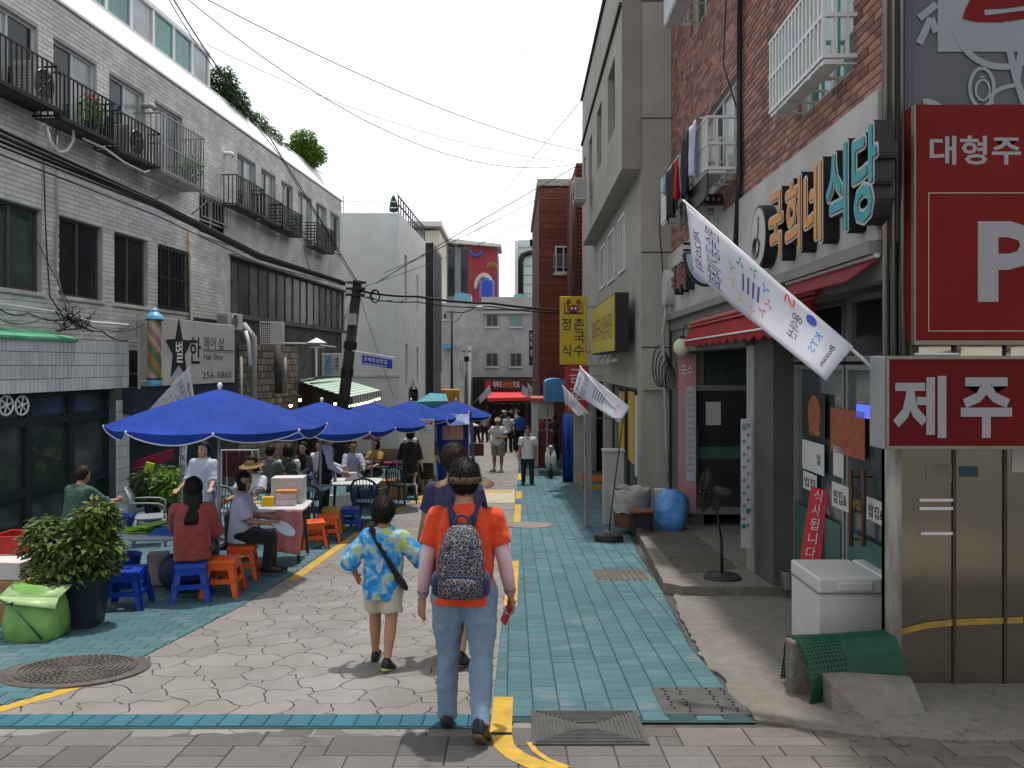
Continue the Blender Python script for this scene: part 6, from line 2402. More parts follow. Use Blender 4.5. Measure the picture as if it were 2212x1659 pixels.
mb.lathe([(.07, 0), (.085, .17), (.09, .17), (.09, .18), (.075, .18), (.07, .02), (.001, .02)], G(c.x+.02, 8.25, .115), 18)
tag(mb.build('steel_can', M_steelw, auto=40), 'small steel can at the foot of the dark column', 'can')
Yb_ = 13.0
M_clear = mat('clear_bag', (.36, .34, .32), .35, .25, 7, bump=.8, bscale=22)
c = V((at(1362, 0, Yb_).x, Yb_, gz(Yb_)+.118))
BN = thing('waste_bin', 'round brown bin lined with a clear bag beside the grey pier', 'bin', c)
mb = MB()
mb.lathe([(.26, 0), (.31, .55), (.30, .55), (.25, .03), (.001, .03)], c, 24)
mb.build('tub', mat('brown_plastic', (.12, .055, .035), .6, .2, 5), BN, auto=40)
mb = MB()
prof_ = [(.305, .25), (.325, .45), (.335, .58), (.32, .62), (.27, .58), (.24, .4)]
rings = []
for r0, z in prof_:
 rings.append([c+V(((r0+.012*math.sin(k*2.7+z*20))*math.cos(2*math.pi*k/26), (r0+.012*math.sin(k*2.7+z*20))*math.sin(2*math.pi*k/26), z+.02*math.sin(k*1.9))) for k in range(26)])
mb.loft(rings, False)
mb.build('bag_liner', M_clear, BN, smooth=True)
c = V((at(1386, 0, 12.3).x, 12.3, gz(12.3)+.117))
TB = thing('small_table', 'small black side table with a brown top in front of the brown bin', 'table', c)
mb = MB()
mb.cbox(c+V((0, 0, .33)), (.36, .3, .04))
mb.build('top', mat('brown_top', (.20, .08, .04), .5, .2, 6), TB, bevel=.01)
for k, (sx, sy) in enumerate(((-1, -1), (1, -1), (1, 1), (-1, 1))):
 mb = MB()
 mb.cbox(c+V((sx*.15, sy*.12, .155)), (.025, .025, .31))
 mb.build('leg', M_black, TB)
mb = MB()
mb.cbox(c+V((0, .05, .2)), (.3, .2, .2))
mb.build('shelf_box', M_dpot, TB)
def bag(name, label, c, rad, m, seed, neck=None, parent=None):
 T = thing(name, label, 'bag', c)
 mb = MB()
 n, mm = 28, 18
 rings = []
 for j in range(mm+1):
  t = j/mm
  prof = math.sin(math.pi*min(1, .12+.88*t))**.55 if not neck else 1
  f = (1-t)**.5 if t > .82 else 1
  rr = (.72+.45*math.sin(math.pi*(t*.85+.1)))*(1 if t < .9 else .72)
  ring = []
  for k in range(n):
   a = 2*math.pi*k/n
   w = 1+.16*noise.noise(V((math.cos(a)*1.7, math.sin(a)*1.7, t*3+seed)))+.05*noise.noise(V((math.cos(a)*6, math.sin(a)*6, t*9+seed)))
   ring.append(c+V((rad[0]*rr*w*math.cos(a), rad[1]*rr*w*math.sin(a), rad[2]*t)))
  rings.append(ring)
 mb.loft(rings, True)
 mb.build('sack', m, T, smooth=True)
 return T
c = V((at(1450, 0, 12.6).x, 12.6, gz(12.6)+.117))
T = bag('rubbish_bag', 'translucent blue rubbish bag standing by the door', c, (.24, .22, .62), mat('blue_film', (.10, .30, .62), .3, .2, 5, bump=.7, bscale=14), 2)
mb = MB()
mb.box(at(1412, 0, 13.05).x, at(1440, 0, 13.05).x, 12.95, 13.08, gz(13)+.117, gz(13)+.72)
tag(mb.build('foam_box', mat('foam_white', (.55, .54, .50), .8, .08, 5), bevel=.012), 'upright pale foam box behind the blue rubbish bag', 'box')
p, q = at(1302, 1052, 14.2), at(1345, 975, 14.2)
mb = MB()
mb.box(p.x, q.x, 14.0, 14.28, gz(14.1), q.z)
mb.box(p.x-.02, q.x+.02, 13.97, 14.27, q.z+.004, q.z+.05)
tag(mb.build('cabinet', mat('cabinet_white', (.42, .40, .37), .5, .08, 3), bevel=.01), 'narrow pale upright cabinet left of the brown bin', 'cabinet')
CB = thing('cable_coil', 'black coiled cables hanging on the grey pier', 'cable', at(1422, 800, 13.9))
for k in range(5):
 mb = MB()
 cc = at(1420+2*k, 790+6*k, 14.0)+V((.02*k, -.03*k-.25, 0))
 pts = [cc+V((.13*math.cos(a*.55)*(1-.08*k), .02*math.sin(a), .36*math.sin(a*.55)*(1-.1*k))) for a in range(13)]
 mb.tube(pts, .012, 6)
 mb.build('loop', M_black, CB, smooth=True)
mb = MB()
mb.tube([at(1440, 660, 13.75), at(1432, 720, 13.7), at(1436, 840, 13.7), at(1440, 960, 13.7), at(1443, 1040, 13.7)], .03, 8)
mb.tube([at(1436, 680, 13.75), at(1425, 740, 13.7), at(1440, 800, 13.7)], .012, 6)
mb.build('trunk_cable', M_pipe, CB, smooth=True)
c = gp(1270, 1082)
OB = thing('barrier', 'small orange and yellow folding barrier by the white pole banner', 'barrier', c)
for k in range(2):
 mb = MB()
 mb.obox(c+V((-.2, .1*k, .45-.22*k)), V((.62, 0, 0)), V((0, .03, 0)), V((0, 0, .12)))
 mb.build('board', mat('traffic_orange', (.62, .13, .02), .5, .1, 4) if k == 0 else M_yel, OB)
for s in (-.15, .35):
 mb = MB()
 mb.tube([c+V((s, -.12, 0)), c+V((s, .03, .6))], .018, 6)
 mb.tube([c+V((s, .25, 0)), c+V((s, .03, .6))], .018, 6)
 mb.build('leg', M_greym, OB)
c = gp(1268, 1140)
WPn = thing('pole_banner', 'thin white and pink vertical pole banner seen nearly edge on', 'banner', c)
mb = MB()
p, q = at(1263, 1138, c.y), at(1279, 895, c.y)
n_ = 12
for k in range(n_):
 z0, z1 = p.z+(q.z-p.z)*k/n_, p.z+(q.z-p.z)*(k+1)/n_
 w0, w1 = .03*math.sin(k*.9), .03*math.sin((k+1)*.9)
 mb.quad(V((p.x, c.y+w0, z0)), V((q.x, c.y+.12+w0, z0)), V((q.x, c.y+.12+w1, z1)), V((p.x, c.y+w1, z1)), 0)
o = mb.build('cloth', mat('banner_pinkwhite', (.52, .46, .50), .7, .15, 4, col2=(.55, .53, .55)), WPn)
sd = o.modifiers.new('thick', 'SOLIDIFY'); sd.thickness = .006
mb = MB()
mb.tube([c, V((p.x-.01, c.y, q.z+.05))], .012, 6)
mb.build('pole', M_greym, WPn)
#  flags
M_flag = translucent(mat('flag_cloth', (.64, .64, .69), .75, .05, 3, bump=.15, bscale=20), .35)
M_purp = mat('flag_purple_ink', (.06, .045, .17), .6, .1, 5)
M_rain = [mat('ink_%d' % k, c_, .6, .08, 5) for k, c_ in enumerate(((.6, .08, .05), (.65, .25, .03), (.6, .45, .05), (.2, .35, .06), (.03, .25, .12), (.03, .2, .5)))]
def flag(label, A, B, C, D, tip, base, detail=2, wave=.03, words=True):
 """A-B lies on the pole (A at the tip), D-C is the free edge"""
 T = thing('flag', label, 'flag', base)
 A, B, C, D = V(A), V(B), V(C), V(D)
 nn = (B-A).cross(D-A).normalized()
 if nn.y > 0:
  nn = -nn
 def P(s, t, off=0.0):
  e = A.lerp(B, s).lerp(D.lerp(C, s), t)
  return e + nn*(wave*math.sin(s*7+t*2.2)*t + wave*.6*math.sin(s*13+1)*t + off)
 mb = MB()
 n, m_ = 22, 10
 vs = [P(i/n, j/m_) for j in range(m_+1) for i in range(n+1)]
 mb.add(vs, [(j*(n+1)+i, j*(n+1)+i+1, (j+1)*(n+1)+i+1, (j+1)*(n+1)+i) for j in range(m_) for i in range(n)])
 o = mb.build('cloth', M_flag, T, smooth=True)
 o.modifiers.new('thick', 'SOLIDIFY').thickness = .003
 mb = MB()
 mb.tube([tip, base], [.008, .012], 8)
 mb.build('pole', M_whm, T, smooth=True)
 if not words:
  return T
 def ink(s, s0, s1, t0, t1, m__, bold=.01, rot=True):
  """lettering printed on the cloth: lines run from the pole edge to the free edge, tops towards the tip"""
  co, fs, bd = glyph(s)
  vv = []
  for x, y in co:
   vv.append(P(s1+(s0-s1)*y, t0+(t1-t0)*x, .006))
  g = MB()
  g.add(vv, fs)
  g.build('lettering', m__, T)
 ink('제20회', .03, .09, .30, .88, M_purp)
 ink('민속공기대회', .12, .22, .08, .93, M_purp)
 if detail > 1:
  for k in range(9):
   a = math.pi*2*k/9
   s, t = .42+.13*math.cos(a), .5+.33*math.sin(a)
   g = MB()
   for b_ in range(3):
    aa = a+b_*2.1+.5
    g.add([P(s, t, .006), P(s+.018*math.cos(aa-.3), t+.06*math.sin(aa-.3), .006), P(s+.03*math.cos(aa), t+.1*math.sin(aa), .006), P(s+.018*math.cos(aa+.3), t+.06*math.sin(aa+.3), .006)], [(0, 1, 2, 3)])
   g.build('ring_figure', M_rain[k*6//9], T)
  for k in range(4):
   s = .37+.035*k
   g = MB()
   g.add([P(s, .35, .006), P(s, .62, .006), P(s+.012, .62, .006), P(s+.012, .35, .006)], [(0, 1, 2, 3)])
   g.build('print_line', M_purp, T)
  ink('S', .63, .69, .06, .22, M_rain[0])
  ink('용아산', .69, .75, .25, .75, M_ink)
  ink('KTS', .83, .87, .28, .7, M_rain[5])
  ink('Busan', .92, .945, .3, .8, M_ink)
  g = MB()
  cs, ct = .79, .16
  g.add([P(cs+.03*math.cos(2*math.pi*k/12), ct+.09*math.sin(2*math.pi*k/12), .006) for k in range(12)], [tuple(range(12))])
  g.build('round_logo', mat('logo_blue', (.03, .05, .32), .5, .1, 5), T)
 else:
  for k in range(5):
   s = .35+.05*k
   g = MB()
   g.add([P(s, .25, .006), P(s, .75, .006), P(s+.015, .75, .006), P(s+.015, .25, .006)], [(0, 1, 2, 3)])
   g.build('print_line', M_purp, T)
  ink('KTS', .8, .86, .3, .7, M_rain[0])
 return T
flag('large white festival flag slanting across the restaurant front', at(1482, 440, 6.0), at(1843, 749, 5.25), at(1786, 826, 5.15), at(1504, 594, 5.85), at(1475, 432, 6.02), at(1884, 794, 5.2), wave=.055)
fb = gp(1315, 1170)
flag('white festival flag on a black based stand beyond the concrete ramp', at(1253, 793, 12.9), at(1362, 880, 12.3), at(1340, 915, 12.2), at(1240, 848, 12.8), at(1252, 790, 12.9), at(1346, 905, 12.25), detail=1, wave=.03)
FS = thing('flag_stand', 'black water filled base with a bent rod holding the smaller flag', 'stand', fb)
mb = MB()
mb.lathe([(.20, 0), (.215, .05), (.19, .11), (.07, .16), (.05, .17), (.001, .17)], fb, 20, Matrix.Diagonal((1.05, .8, 1)))
mb.build('base', M_dpot, FS, auto=40)
mb = MB()
mb.tube([fb+V((0, 0, .15)), at(1327, 1050, fb.y), at(1346, 905, fb.y), at(1280, 903, fb.y+.4)], .011, 6)
mb.build('rod', M_black, FS)
flag('second white flag half hidden behind the flag beside the red sign', at(1216, 835, 17.6), at(1272, 893, 17.2), at(1250, 900, 17.1), at(1222, 872, 17.5), at(1214, 832, 17.6), at(1285, 905, 17.2), detail=1)
flag('white festival flag leaning out behind the nearest blue parasol', at(409, 796, 14.0), at(282, 925, 14.6), at(330, 960, 14.5), at(424, 868, 14.0), at(411, 792, 14.0), at(262, 950, 14.7), detail=2, wave=.02)
for k, (ax, ay, bx, by, dx, dy, lb) in enumerate(((1057, 834, 1033, 860, 1062, 849, 'small white flag at the left of the pub awning'), (1128, 832, 1152, 852, 1126, 850, 'leftmost small white flag right of the pub awning'), (1140, 828, 1160, 850, 1139, 848, 'middle small white flag right of the pub awning'), (1160, 824, 1178, 842, 1156, 844, 'rightmost small white flag, next to the blue tarpaulin roof'))):
 Yq = 46
 A, B, D_ = at(ax, ay, Yq), at(bx, by, Yq), at(dx, dy, Yq)
 flag(lb, A, B, B+(D_-A)*.8, D_, A+(A-B)*.05, B+(B-A)*.4, words=False, wave=.05)
#  OVERHEAD CABLES
def cable(label, pts, r, sag=0.0, name='cable', n=14, m=None):
 P = []
 for a, b in zip(pts, pts[1:]):
  a, b = V(a), V(b)
  for k in range(n):
   t = k/n
   P.append(a.lerp(b, t) - V((0, 0, sag*4*t*(1-t))))
 P.append(V(pts[-1]))
 mb = MB()
 mb.tube(P, r*.75, 6)
 return tag(mb.build(name, m or M_black, smooth=True), label, 'cable')
ptop = at(772, 618, 24)
lft = at(-60, 250, 10.5)
lfts = [((-40, 262, 10.2), 'topmost'), ((-40, 275, 10.2), 'second'), ((-40, 288, 10.3), 'third'), ((-40, 300, 10.4), 'fourth'), ((-40, 318, 10.4), 'lowest')]
for k, (p, w) in enumerate(lfts):
 cable(w+' cable of the thick bundle crossing the white brick building', [at(*p), at(330, 430+5*k+(12 if k == 4 else 0), 14.8), at(560, 548+4*k+(6 if k == 4 else 0), 19.0), at(745, 609+2*k, 23.6)], (.036, .042, .034, .024, .016)[k], .0)
cable('thick black cable bundle across the street from the leaning pole', [ptop+V((.1, -.1, -.15)), at(900, 640, 24.5), at(1060, 655, 26), at(1262, 672, 28.4)], .055, .05)
cable('second black cable across the street just under the thick bundle', [ptop+V((.1, -.1, -.3)), at(900, 652, 24.5), at(1060, 662, 26), at(1262, 676, 28.4)], .025, .08)
cable('sagging cable loop beside the head of the leaning pole', [ptop+V((.05, -.15, -.2)), at(800, 640, 23.9), at(840, 648, 24), at(880, 645, 24.2)], .02, .08)
mb = MB()
c = at(810, 640, 23.9)
for k in range(4):
 mb.tube([c+V(((.145-.008*k)*math.cos(a*math.pi/10), .02*k, (.2-.008*k)*math.sin(a*math.pi/10))) for a in range(21)], .014, 5)
tag(mb.build('cable_coil', M_black, smooth=True), 'black ring of coiled cable hanging right of the leaning pole head', 'cable')
sk = [((430, -10, 14), (1262, 328, 23.8), .35, .011, 'thin sky cable from the top left to the grey building'),
 ((395, -10, 16), (1240, 355, 24.5), 1.2, .012, 'sagging sky cable crossing below the thinnest one'),
 ((445, 95, 20), (1240, 352, 24.5), .5, .009, 'faint sky cable running beside the sagging one'),
 ((940, 590, 60), (1262, 210, 24), .0, .014, 'steep cable rising to the roof edge of the grey building'),
 ((812, 612, 24.4), (1258, 352, 28), -.05, .02, 'dark cable rising from the leaning pole to the brick pier'),
 ((830, 590, 30), (1240, 388, 33), .1, .018, 'cable rising right above the black building to the red building'),
 ((860, 580, 33), (1165, 420, 33.6), .1, .012, 'lower cable of the fan rising to the red brick building'),
 ((785, 620, 24), (1166, 470, 33.6), .1, .014, 'lowest cable of the fan rising to the red brick building'),
 ((960, 470, 60), (1075, 290, 40), .0, .012, 'short faint cable high above the cream building'),
 ((1075, 290, 40), (1140, 100, 30), .0, .009, 'faintest cable high in the middle of the sky')]
for a, b, s, r, lb in sk:
 cable(lb, [at(*a), at(*b)], r, s)
cable('long black cable following the left roof edge down to the leaning pole', [at(370, -10, 15.5), at(452, 120, 18), at(585, 300, 21), at(690, 470, 22.6), at(770, 606, 23.8)], .022, .02)
cable('second black cable beside the roof edge cable down to the pole', [at(360, -10, 15.5), at(448, 128, 18), at(600, 330, 21), at(700, 490, 22.6), at(768, 610, 23.8)], .014, .05)
cable('thin cable swinging from the small balconies to the pole', [at(655, 530, 22), at(668, 580, 22.5), at(700, 600, 23), at(765, 612, 23.8)], .012, .03)
cable('thin dark cable from the second lower window up to the pole', [at(150, 660, 13.5), at(100, 560, 13.2), at(60, 480, 13)], .01, .0)
for k, (b, lb) in enumerate((((850, 855, 30), 'dark stay wire from the pole down to the white building'), ((700, 800, 24.2), 'thin wire from the pole head down over the awning'), ((640, 735, 23.5), 'thin wire from the pole head to the cooling unit'))):
 cable(lb, [at(770, 615, 23.9), at(*b)], .012, .1)
cable('tangled cables on the wall above the tiled fascia', [at(0, 668, 12.4), at(60, 676, 12.9), at(150, 690, 13.6), at(220, 715, 14.3), at(275, 735, 15.0)], .016, .06)
cable('second tangle of cables above the tiled fascia', [at(0, 690, 12.4), at(90, 688, 13.0), at(150, 675, 13.6), at(230, 712, 14.3), at(310, 700, 15.2)], .012, .08)
mb = MB()
r_ = random.Random(11)
c = at(150, 690, 13.6)
for k in range(9):
 pts = [c+V((r_.uniform(-.25, .4), r_.uniform(-.1, .1), r_.uniform(-.22, .22))) for q in range(6)]
 mb.tube(pts, .011, 5)
tag(mb.build('cable_knot', M_black, smooth=True), 'black knot of tangled wires on the brick wall above the tiles', 'cable')
wallpipe('pale horizontal conduit along the brick wall above the tiled fascia', [at(-10, 655, 12.5), at(110, 672, 13.6), at(200, 696, 14.6), at(298, 704, 15.6)], .022, M_whm)
#  PEOPLE
def skinmat(name, c):
 return mat(name, c, .55, .10, 9, spec=.35)
SK1 = skinmat('skin_light', (.46, .27, .185))
SK2 = skinmat('skin_tan', (.34, .175, .105))
SK3 = skinmat('skin_mid', (.40, .22, .14))
HAIRM = mat('hair_black', (.010, .0085, .008), .5, .3, 40, stretch=(1, 1, .15), spec=.12, bump=.15, bscale=60)
HAIRB = mat('hair_brown', (.022, .013, .009), .5, .35, 40, stretch=(1, 1, .15), spec=.12, bump=.15, bscale=60)
EYE = mat('eye_dark', (.01, .008, .007), .2, 0)
LIP = mat('lip', (.30, .09, .075), .5, .1, 8)
SHOEB = mat('shoe_black', (.014, .014, .015), .5, .2, 9)
SHOEW = mat('shoe_white', (.5, .48, .45), .6, .1, 9)
SOLE = mat('sole_brown', (.10, .06, .035), .7, .2, 9)
CLOUD = bpy.data.textures.new('fold_noise', 'CLOUDS')
CLOUD.noise_scale = .11
CLOUD2 = bpy.data.textures.new('fold_noise_long', 'CLOUDS')
CLOUD2.noise_scale = .045
CLOUD2.noise_depth = 1
def cmat(name, c, var=.12, rough=.85, **k):
 return mat(name, c, rough, var, k.pop('scale', 7), bump=k.pop('bump', .25), bscale=k.pop('bscale', 60), sheen=.15, **k)
def ring(c, x, y, rx, ry, n=16, p=2.3):
 out = []
 for k in range(n):
  a = 2*math.pi*k/n
  ca, sa = math.cos(a), math.sin(a)
  out.append(c + x*(rx*math.copysign(abs(ca)**(2/p), ca)) + y*(ry*math.copysign(abs(sa)**(2/p), sa)))
 return out
def limb(mb, pts, rad, n=12):
 """tapered limb with rounded ends"""
 pts = [V(p) for p in pts]
 mb.tube(pts, rad, n)
 mb.ell(pts[0], rad[0], n, 6)
 mb.ell(pts[-1], rad[-1], n, 6)
def finish(mb, name, m, parent, vox, smooth=3, fold=0.0, tex=None):
 o = mb.build(name, m, parent, world=False, smooth=True)
 r = o.modifiers.new('skin', 'REMESH')
 r.mode = 'VOXEL'
 r.voxel_size = vox
 r.use_smooth_shade = True
 s = o.modifiers.new('smooth', 'SMOOTH')
 s.iterations = smooth
 s.factor = .5
 if fold:
  d = o.modifiers.new('folds', 'DISPLACE')
  d.texture = tex or CLOUD
  d.strength = fold
  d.mid_level = .5
  d.texture_coords = 'LOCAL'
  d = o.modifiers.new('creases', 'DISPLACE')
  d.texture = CLOUD2
  d.strength = fold*.35
  d.mid_level = .5
  d.texture_coords = 'LOCAL'
 return o
def rotx(v, a):
 return V((v.x, v.y*math.cos(a)-v.z*math.sin(a), v.y*math.sin(a)+v.z*math.cos(a)))
def hand(mb, w, d, palm_n, side, S, curl=35, spread=4, fold=None):
 """palm and five separate fingers; w wrist, d pointing direction, palm_n palm normal"""
 d = V(d).normalized()
 pn = (V(palm_n) - d*V(palm_n).dot(d)).normalized()
 lat = d.cross(pn).normalized()          # across the palm
 th = lat if side > 0 else -lat
 L = .095*S
 rings = []
 for t, wx, ty in ((-.02, .026, .020), (.15, .030, .017), (.5, .040, .015), (.85, .043, .013), (1.0, .040, .011)):
  rings.append(ring(w+d*L*t, lat, pn, wx*S, ty*S, 12))
 mb.loft(rings, True)
 c = R(curl)
 for k in range(4):
  off = (k-1.5)*.0215*S
  base = w + d*L*.93 + lat*off*1.0
  Lf = (.066, .076, .071, .056)[k if side < 0 else 3-k]*S
  dd = (d + lat*math.sin(R(spread))*(k-1.5)*.8).normalized()
  p = base
  pts = [p - dd*.012*S]
  rr = [.0088*S]
  ang = 0
  for j, f in enumerate((.45, .32, .23)):
   ang += c*(.55, .75, .6)[j]
   q = dd*math.cos(ang) + pn*math.sin(ang)
   p = p + q*Lf*f
   pts.append(p)
   rr.append((.0085, .0078, .0066)[j]*S)
  limb(mb, pts, rr, 8)
 b = w + d*L*.28 + th*.030*S
 dd = (d*.7 + th*.62 + pn*.25).normalized()
 p1 = b + dd*.036*S
 p2 = p1 + (d*.93+th*.1+pn*.35).normalized()*.033*S
 limb(mb, [w + d*L*.12 + th*.012*S, b, p1, p2], [.014*S, .0125*S, .0098*S, .0078*S], 8)
def person(label, loc, yaw, H, pose, wear, skin=SK1, hair=('short', HAIRM), vox=.012, fat=1.0, name='person', face=True, headturn=0.0, nod=0.0, kid=False):
 """builds one figure: forward is local +Y. pose: dict of joint angles in degrees"""
 T = thing(name, label, 'person', loc, yaw)
 g = lambda k, d: pose.get(k, d)
 lean = R(g('lean', 0))
 hs = 1.34 if kid else 1.12
 sit = g('sit', None)
 tl, sl_, fh = .245*H, .24*H, .042*H
 if kid:
  tl, sl_ = .235*H, .225*H
 legs = {}
 for s, key in ((-1, 'L'), (1, 'R')):
  hip, knee, abd = g('leg'+key, (0, 0, 2))
  a, k, b = R(hip), R(knee), R(abd)
  hp = V((s*.055*H*fat, 0, 0))
  kn = hp + V((s*math.sin(b), math.sin(a)*math.cos(b), -math.cos(a)*math.cos(b)))*tl
  an = kn + V((s*math.sin(b)*.3, math.sin(a-k), -math.cos(a-k)))*sl_
  legs[s] = [hp, kn, an, R(g('foot'+key, 0))]
 low = min(l[2].z - fh*(1 if l[3] == 0 else 1.0) for l in legs.values())
 pz = -low if sit is None else sit + .075*H*.9
 off = V((0, 0, pz))
 for s in legs:
  legs[s][:3] = [p+off for p in legs[s][:3]]
 P = off + V((0, 0, 0))
 def sp(z, x=0, y=0):
  """point of the upper body: z as share of the height above the hip joint"""
  v = rotx(V((x*H, y*H, z*H)), -lean)
  return P + v
 SX = V((1, 0, 0))
 SY = rotx(V((0, 1, 0)), -lean)
 UP = rotx(V((0, 0, 1)), -lean)
 ZH = .50 if not kid else .48        # share of the height below the hip joint
 def zz(f):
  return f - ZH
 arms = {}
 al, fl = .175*H, .145*H
 shz = .782 if not kid else .748
 for s, key in ((-1, 'L'), (1, 'R')):
  f, b, e, tw = g('arm'+key, (0, 8, 10, 0))
  f, b, e, tw = R(f), R(b), R(e), R(tw)
  sh = sp(zz(shz), s*.105*fat**.6)
  d1 = V((s*math.sin(b), math.sin(f)*math.cos(b), -math.cos(f)*math.cos(b)))
  d1 = rotx(d1, -lean*.3)
  el = sh + d1*al
  d2 = V((s*math.sin(b+tw), math.sin(f+e)*math.cos(b+tw), -math.cos(f+e)*math.cos(b+tw)))
  wr = el + d2*fl
  arms[s] = [sh, el, wr, d2]
 fw = fat
 #  body skin (one continuous surface)
 mb = MB()
 tors = [(.47, .078, .060), (.52, .088, .066), (.58, .080, .058), (.66, .080, .060), (.73, .090, .062), (.785, .084, .054), (.815, .060, .045), (.845, .036, .036)]
 if kid:
  tors = [(f-.02, x*.92, y*.95) for f, x, y in tors]
 mb.loft([ring(sp(zz(f)), SX, SY, x*H*fw, y*H*fw) for f, x, y in tors], True)
 nb, nt = zz(.835 if not kid else .80), zz(.885 if not kid else .855)
 limb(mb, [sp(nb, 0, -.004), sp(nt, 0, .006)], [.037*H, .033*H])
 hc = sp(zz(.920 if not kid else .895), 0, .012)
 HM = Matrix.Rotation(R(headturn), 3, 'Z') @ Matrix.Rotation(-lean*.4 - R(nod), 3, 'X')
 hw, hd, hh = .0455*H*hs, .056*H*hs, .066*H*hs
 mb.ell(hc + HM @ V((0, -.006*H, .012*H)), (hw, hd, hh*.86), 18, 12, HM)
 mb.ell(hc + HM @ V((0, .016*H*hs, -.026*H*hs)), (hw*.78, hd*.62, hh*.55), 16, 10, HM)
 mb.ell(hc + HM @ V((0, .034*H*hs, -.050*H*hs)), (hw*.42, hd*.26, hh*.22), 12, 8, HM)
 if face:
  limb(mb, [hc + HM @ V((0, .050*H*hs, .008*H*hs)), hc + HM @ V((0, .060*H*hs, -.014*H*hs))], [.005*H*hs, .0085*H*hs], 8)
 for s in (-1, 1):
  mb.ell(hc + HM @ V((s*hw*1.0, -.004*H, -.004*H)), (.006*H*hs, .012*H*hs, .018*H*hs), 10, 8, HM)
 for s in (-1, 1):
  sh, el, wr, d2 = arms[s]
  limb(mb, [sh, sh.lerp(el, .5), el, el.lerp(wr, .35), wr], [.036*H*fw**.5, .031*H*fw**.5, .0255*H, .026*H, .0175*H])
  hp = g('hand'+('L' if s < 0 else 'R'), None) or {}
  pn = V(hp.get('palm', (-s, 0, 0)))
  hdir = V(hp['dir']) if 'dir' in hp else d2
  hand(mb, wr, hdir, pn, hp.get('side', s), H/1.65*hp.get('size', 1.05), hp.get('curl', 30))
  hp_, kn, an, pitch = legs[s]
  limb(mb, [hp_, hp_.lerp(kn, .5), kn, kn.lerp(an, .3), kn.lerp(an, .65), an], [.058*H*fw**.7, .050*H*fw**.7, .036*H, .037*H*fw**.3, .028*H, .021*H])
  fd = V((s*.12, math.cos(pitch), -math.sin(pitch))).normalized()
  limb(mb, [an, an - V((0, 0, .022*H)) + fd*.03*H, an - V((0, 0, .030*H)) + fd*.085*H], [.018*H, .015*H, .010*H])
 finish(mb, 'body', skin, T, vox, 3)
 #  face details
 if face:
  for s in (-1, 1):
   f = MB()
   f.ell(hc + HM @ V((s*.0185*H*hs, .0475*H*hs, .006*H*hs)), (.0075*H*hs, .004*H*hs, .0042*H*hs), 10, 6, HM)
   f.build('eye', EYE, T, world=False, smooth=True)
   f = MB()
   f.ell(hc + HM @ V((s*.0195*H*hs, .0485*H*hs, .019*H*hs)), (.012*H*hs, .005*H*hs, .0025*H*hs), 10, 6, HM)
   f.build('eyebrow', HAIRM, T, world=False, smooth=True)
  f = MB()
  f.ell(hc + HM @ V((0, .0515*H*hs, -.031*H*hs)), (.014*H*hs, .006*H*hs, .0045*H*hs), 10, 6, HM)
  f.build('mouth', LIP, T, world=False, smooth=True)
 #  hair
 hk, hm = hair
 if hk:
  f = MB()
  cap = [hc + HM @ V((0, -.010*H, .018*H)), (hw*1.2, hd*1.15, hh*1.02)]
  n_, m_ = 26, 16
  rr = random.Random(int(H*1000))
  vs = []
  tb = {'short': -.35, 'bob': -.95, 'long': -.8, 'bun': -.42, 'bald': -.1}[hk]
  for j in range(m_+1):
   ph = math.pi/2 - (math.pi/2+1.25)*j/m_
   for k in range(n_):
    th_ = 2*math.pi*k/n_
    x, y, z = math.cos(ph)*math.cos(th_), math.cos(ph)*math.sin(th_), math.sin(ph)
    w = 1 + .035*noise.noise(V((x*5, y*5, z*5)))
    lim = (-.86 if y < -.2 else (-.2 if y < .35 else .52)) if hk != 'bob' else (-.95 if y < .3 else .5)
    if hk in ('short', 'bun', 'long') and -.2 <= y < .35:
     lim = -.62 + (y+.2)*1.7
    sc_ = 1.0 if z > lim else .80
    vs.append(cap[0] + HM @ V((x*cap[1][0]*w*sc_, y*cap[1][1]*w*sc_, z*cap[1][2]*w*(1.0 if sc_ == 1 else .9))))
  fs = [(j*n_+k, (j+1)*n_+k, (j+1)*n_+(k+1) % n_, j*n_+(k+1) % n_) for j in range(m_) for k in range(n_)]
  fs.append(tuple(m_*n_+k for k in range(n_))[::-1])
  f.add(vs, fs)
  if hk == 'long':
   ln = wear.get('hairlen', .17)
   rings = []
   for t in range(8):
    q = t/7
    cc = hc + HM @ V((0, -.026*H, .0)) + V((0, -.080*H*q, -ln*H*q))
    wv = 1+.08*math.sin(q*9)
    rings.append(ring(cc, SX, SY, (.052+.016*math.sin(q*2.6))*H*wv*(1-.25*q*q), (.036+.004*q)*H*(1-.3*q), 18))
   f.loft(rings, True)
  if hk == 'bun':
   f.ell(hc + HM @ V((0, -.060*H, .02*H)), (.022*H, .02*H, .022*H), 12, 8)
  if hk == 'bob':
   rings = []
   for t in range(6):
    q = t/5
    cc = hc + HM @ V((0, -.012*H, .012*H-.075*H*q))
    rings.append(ring(cc, SX, SY, (.053+.006*math.sin(q*3))*H*hs, (.050-.006*q)*H*hs, 18))
   f.loft(rings, True)
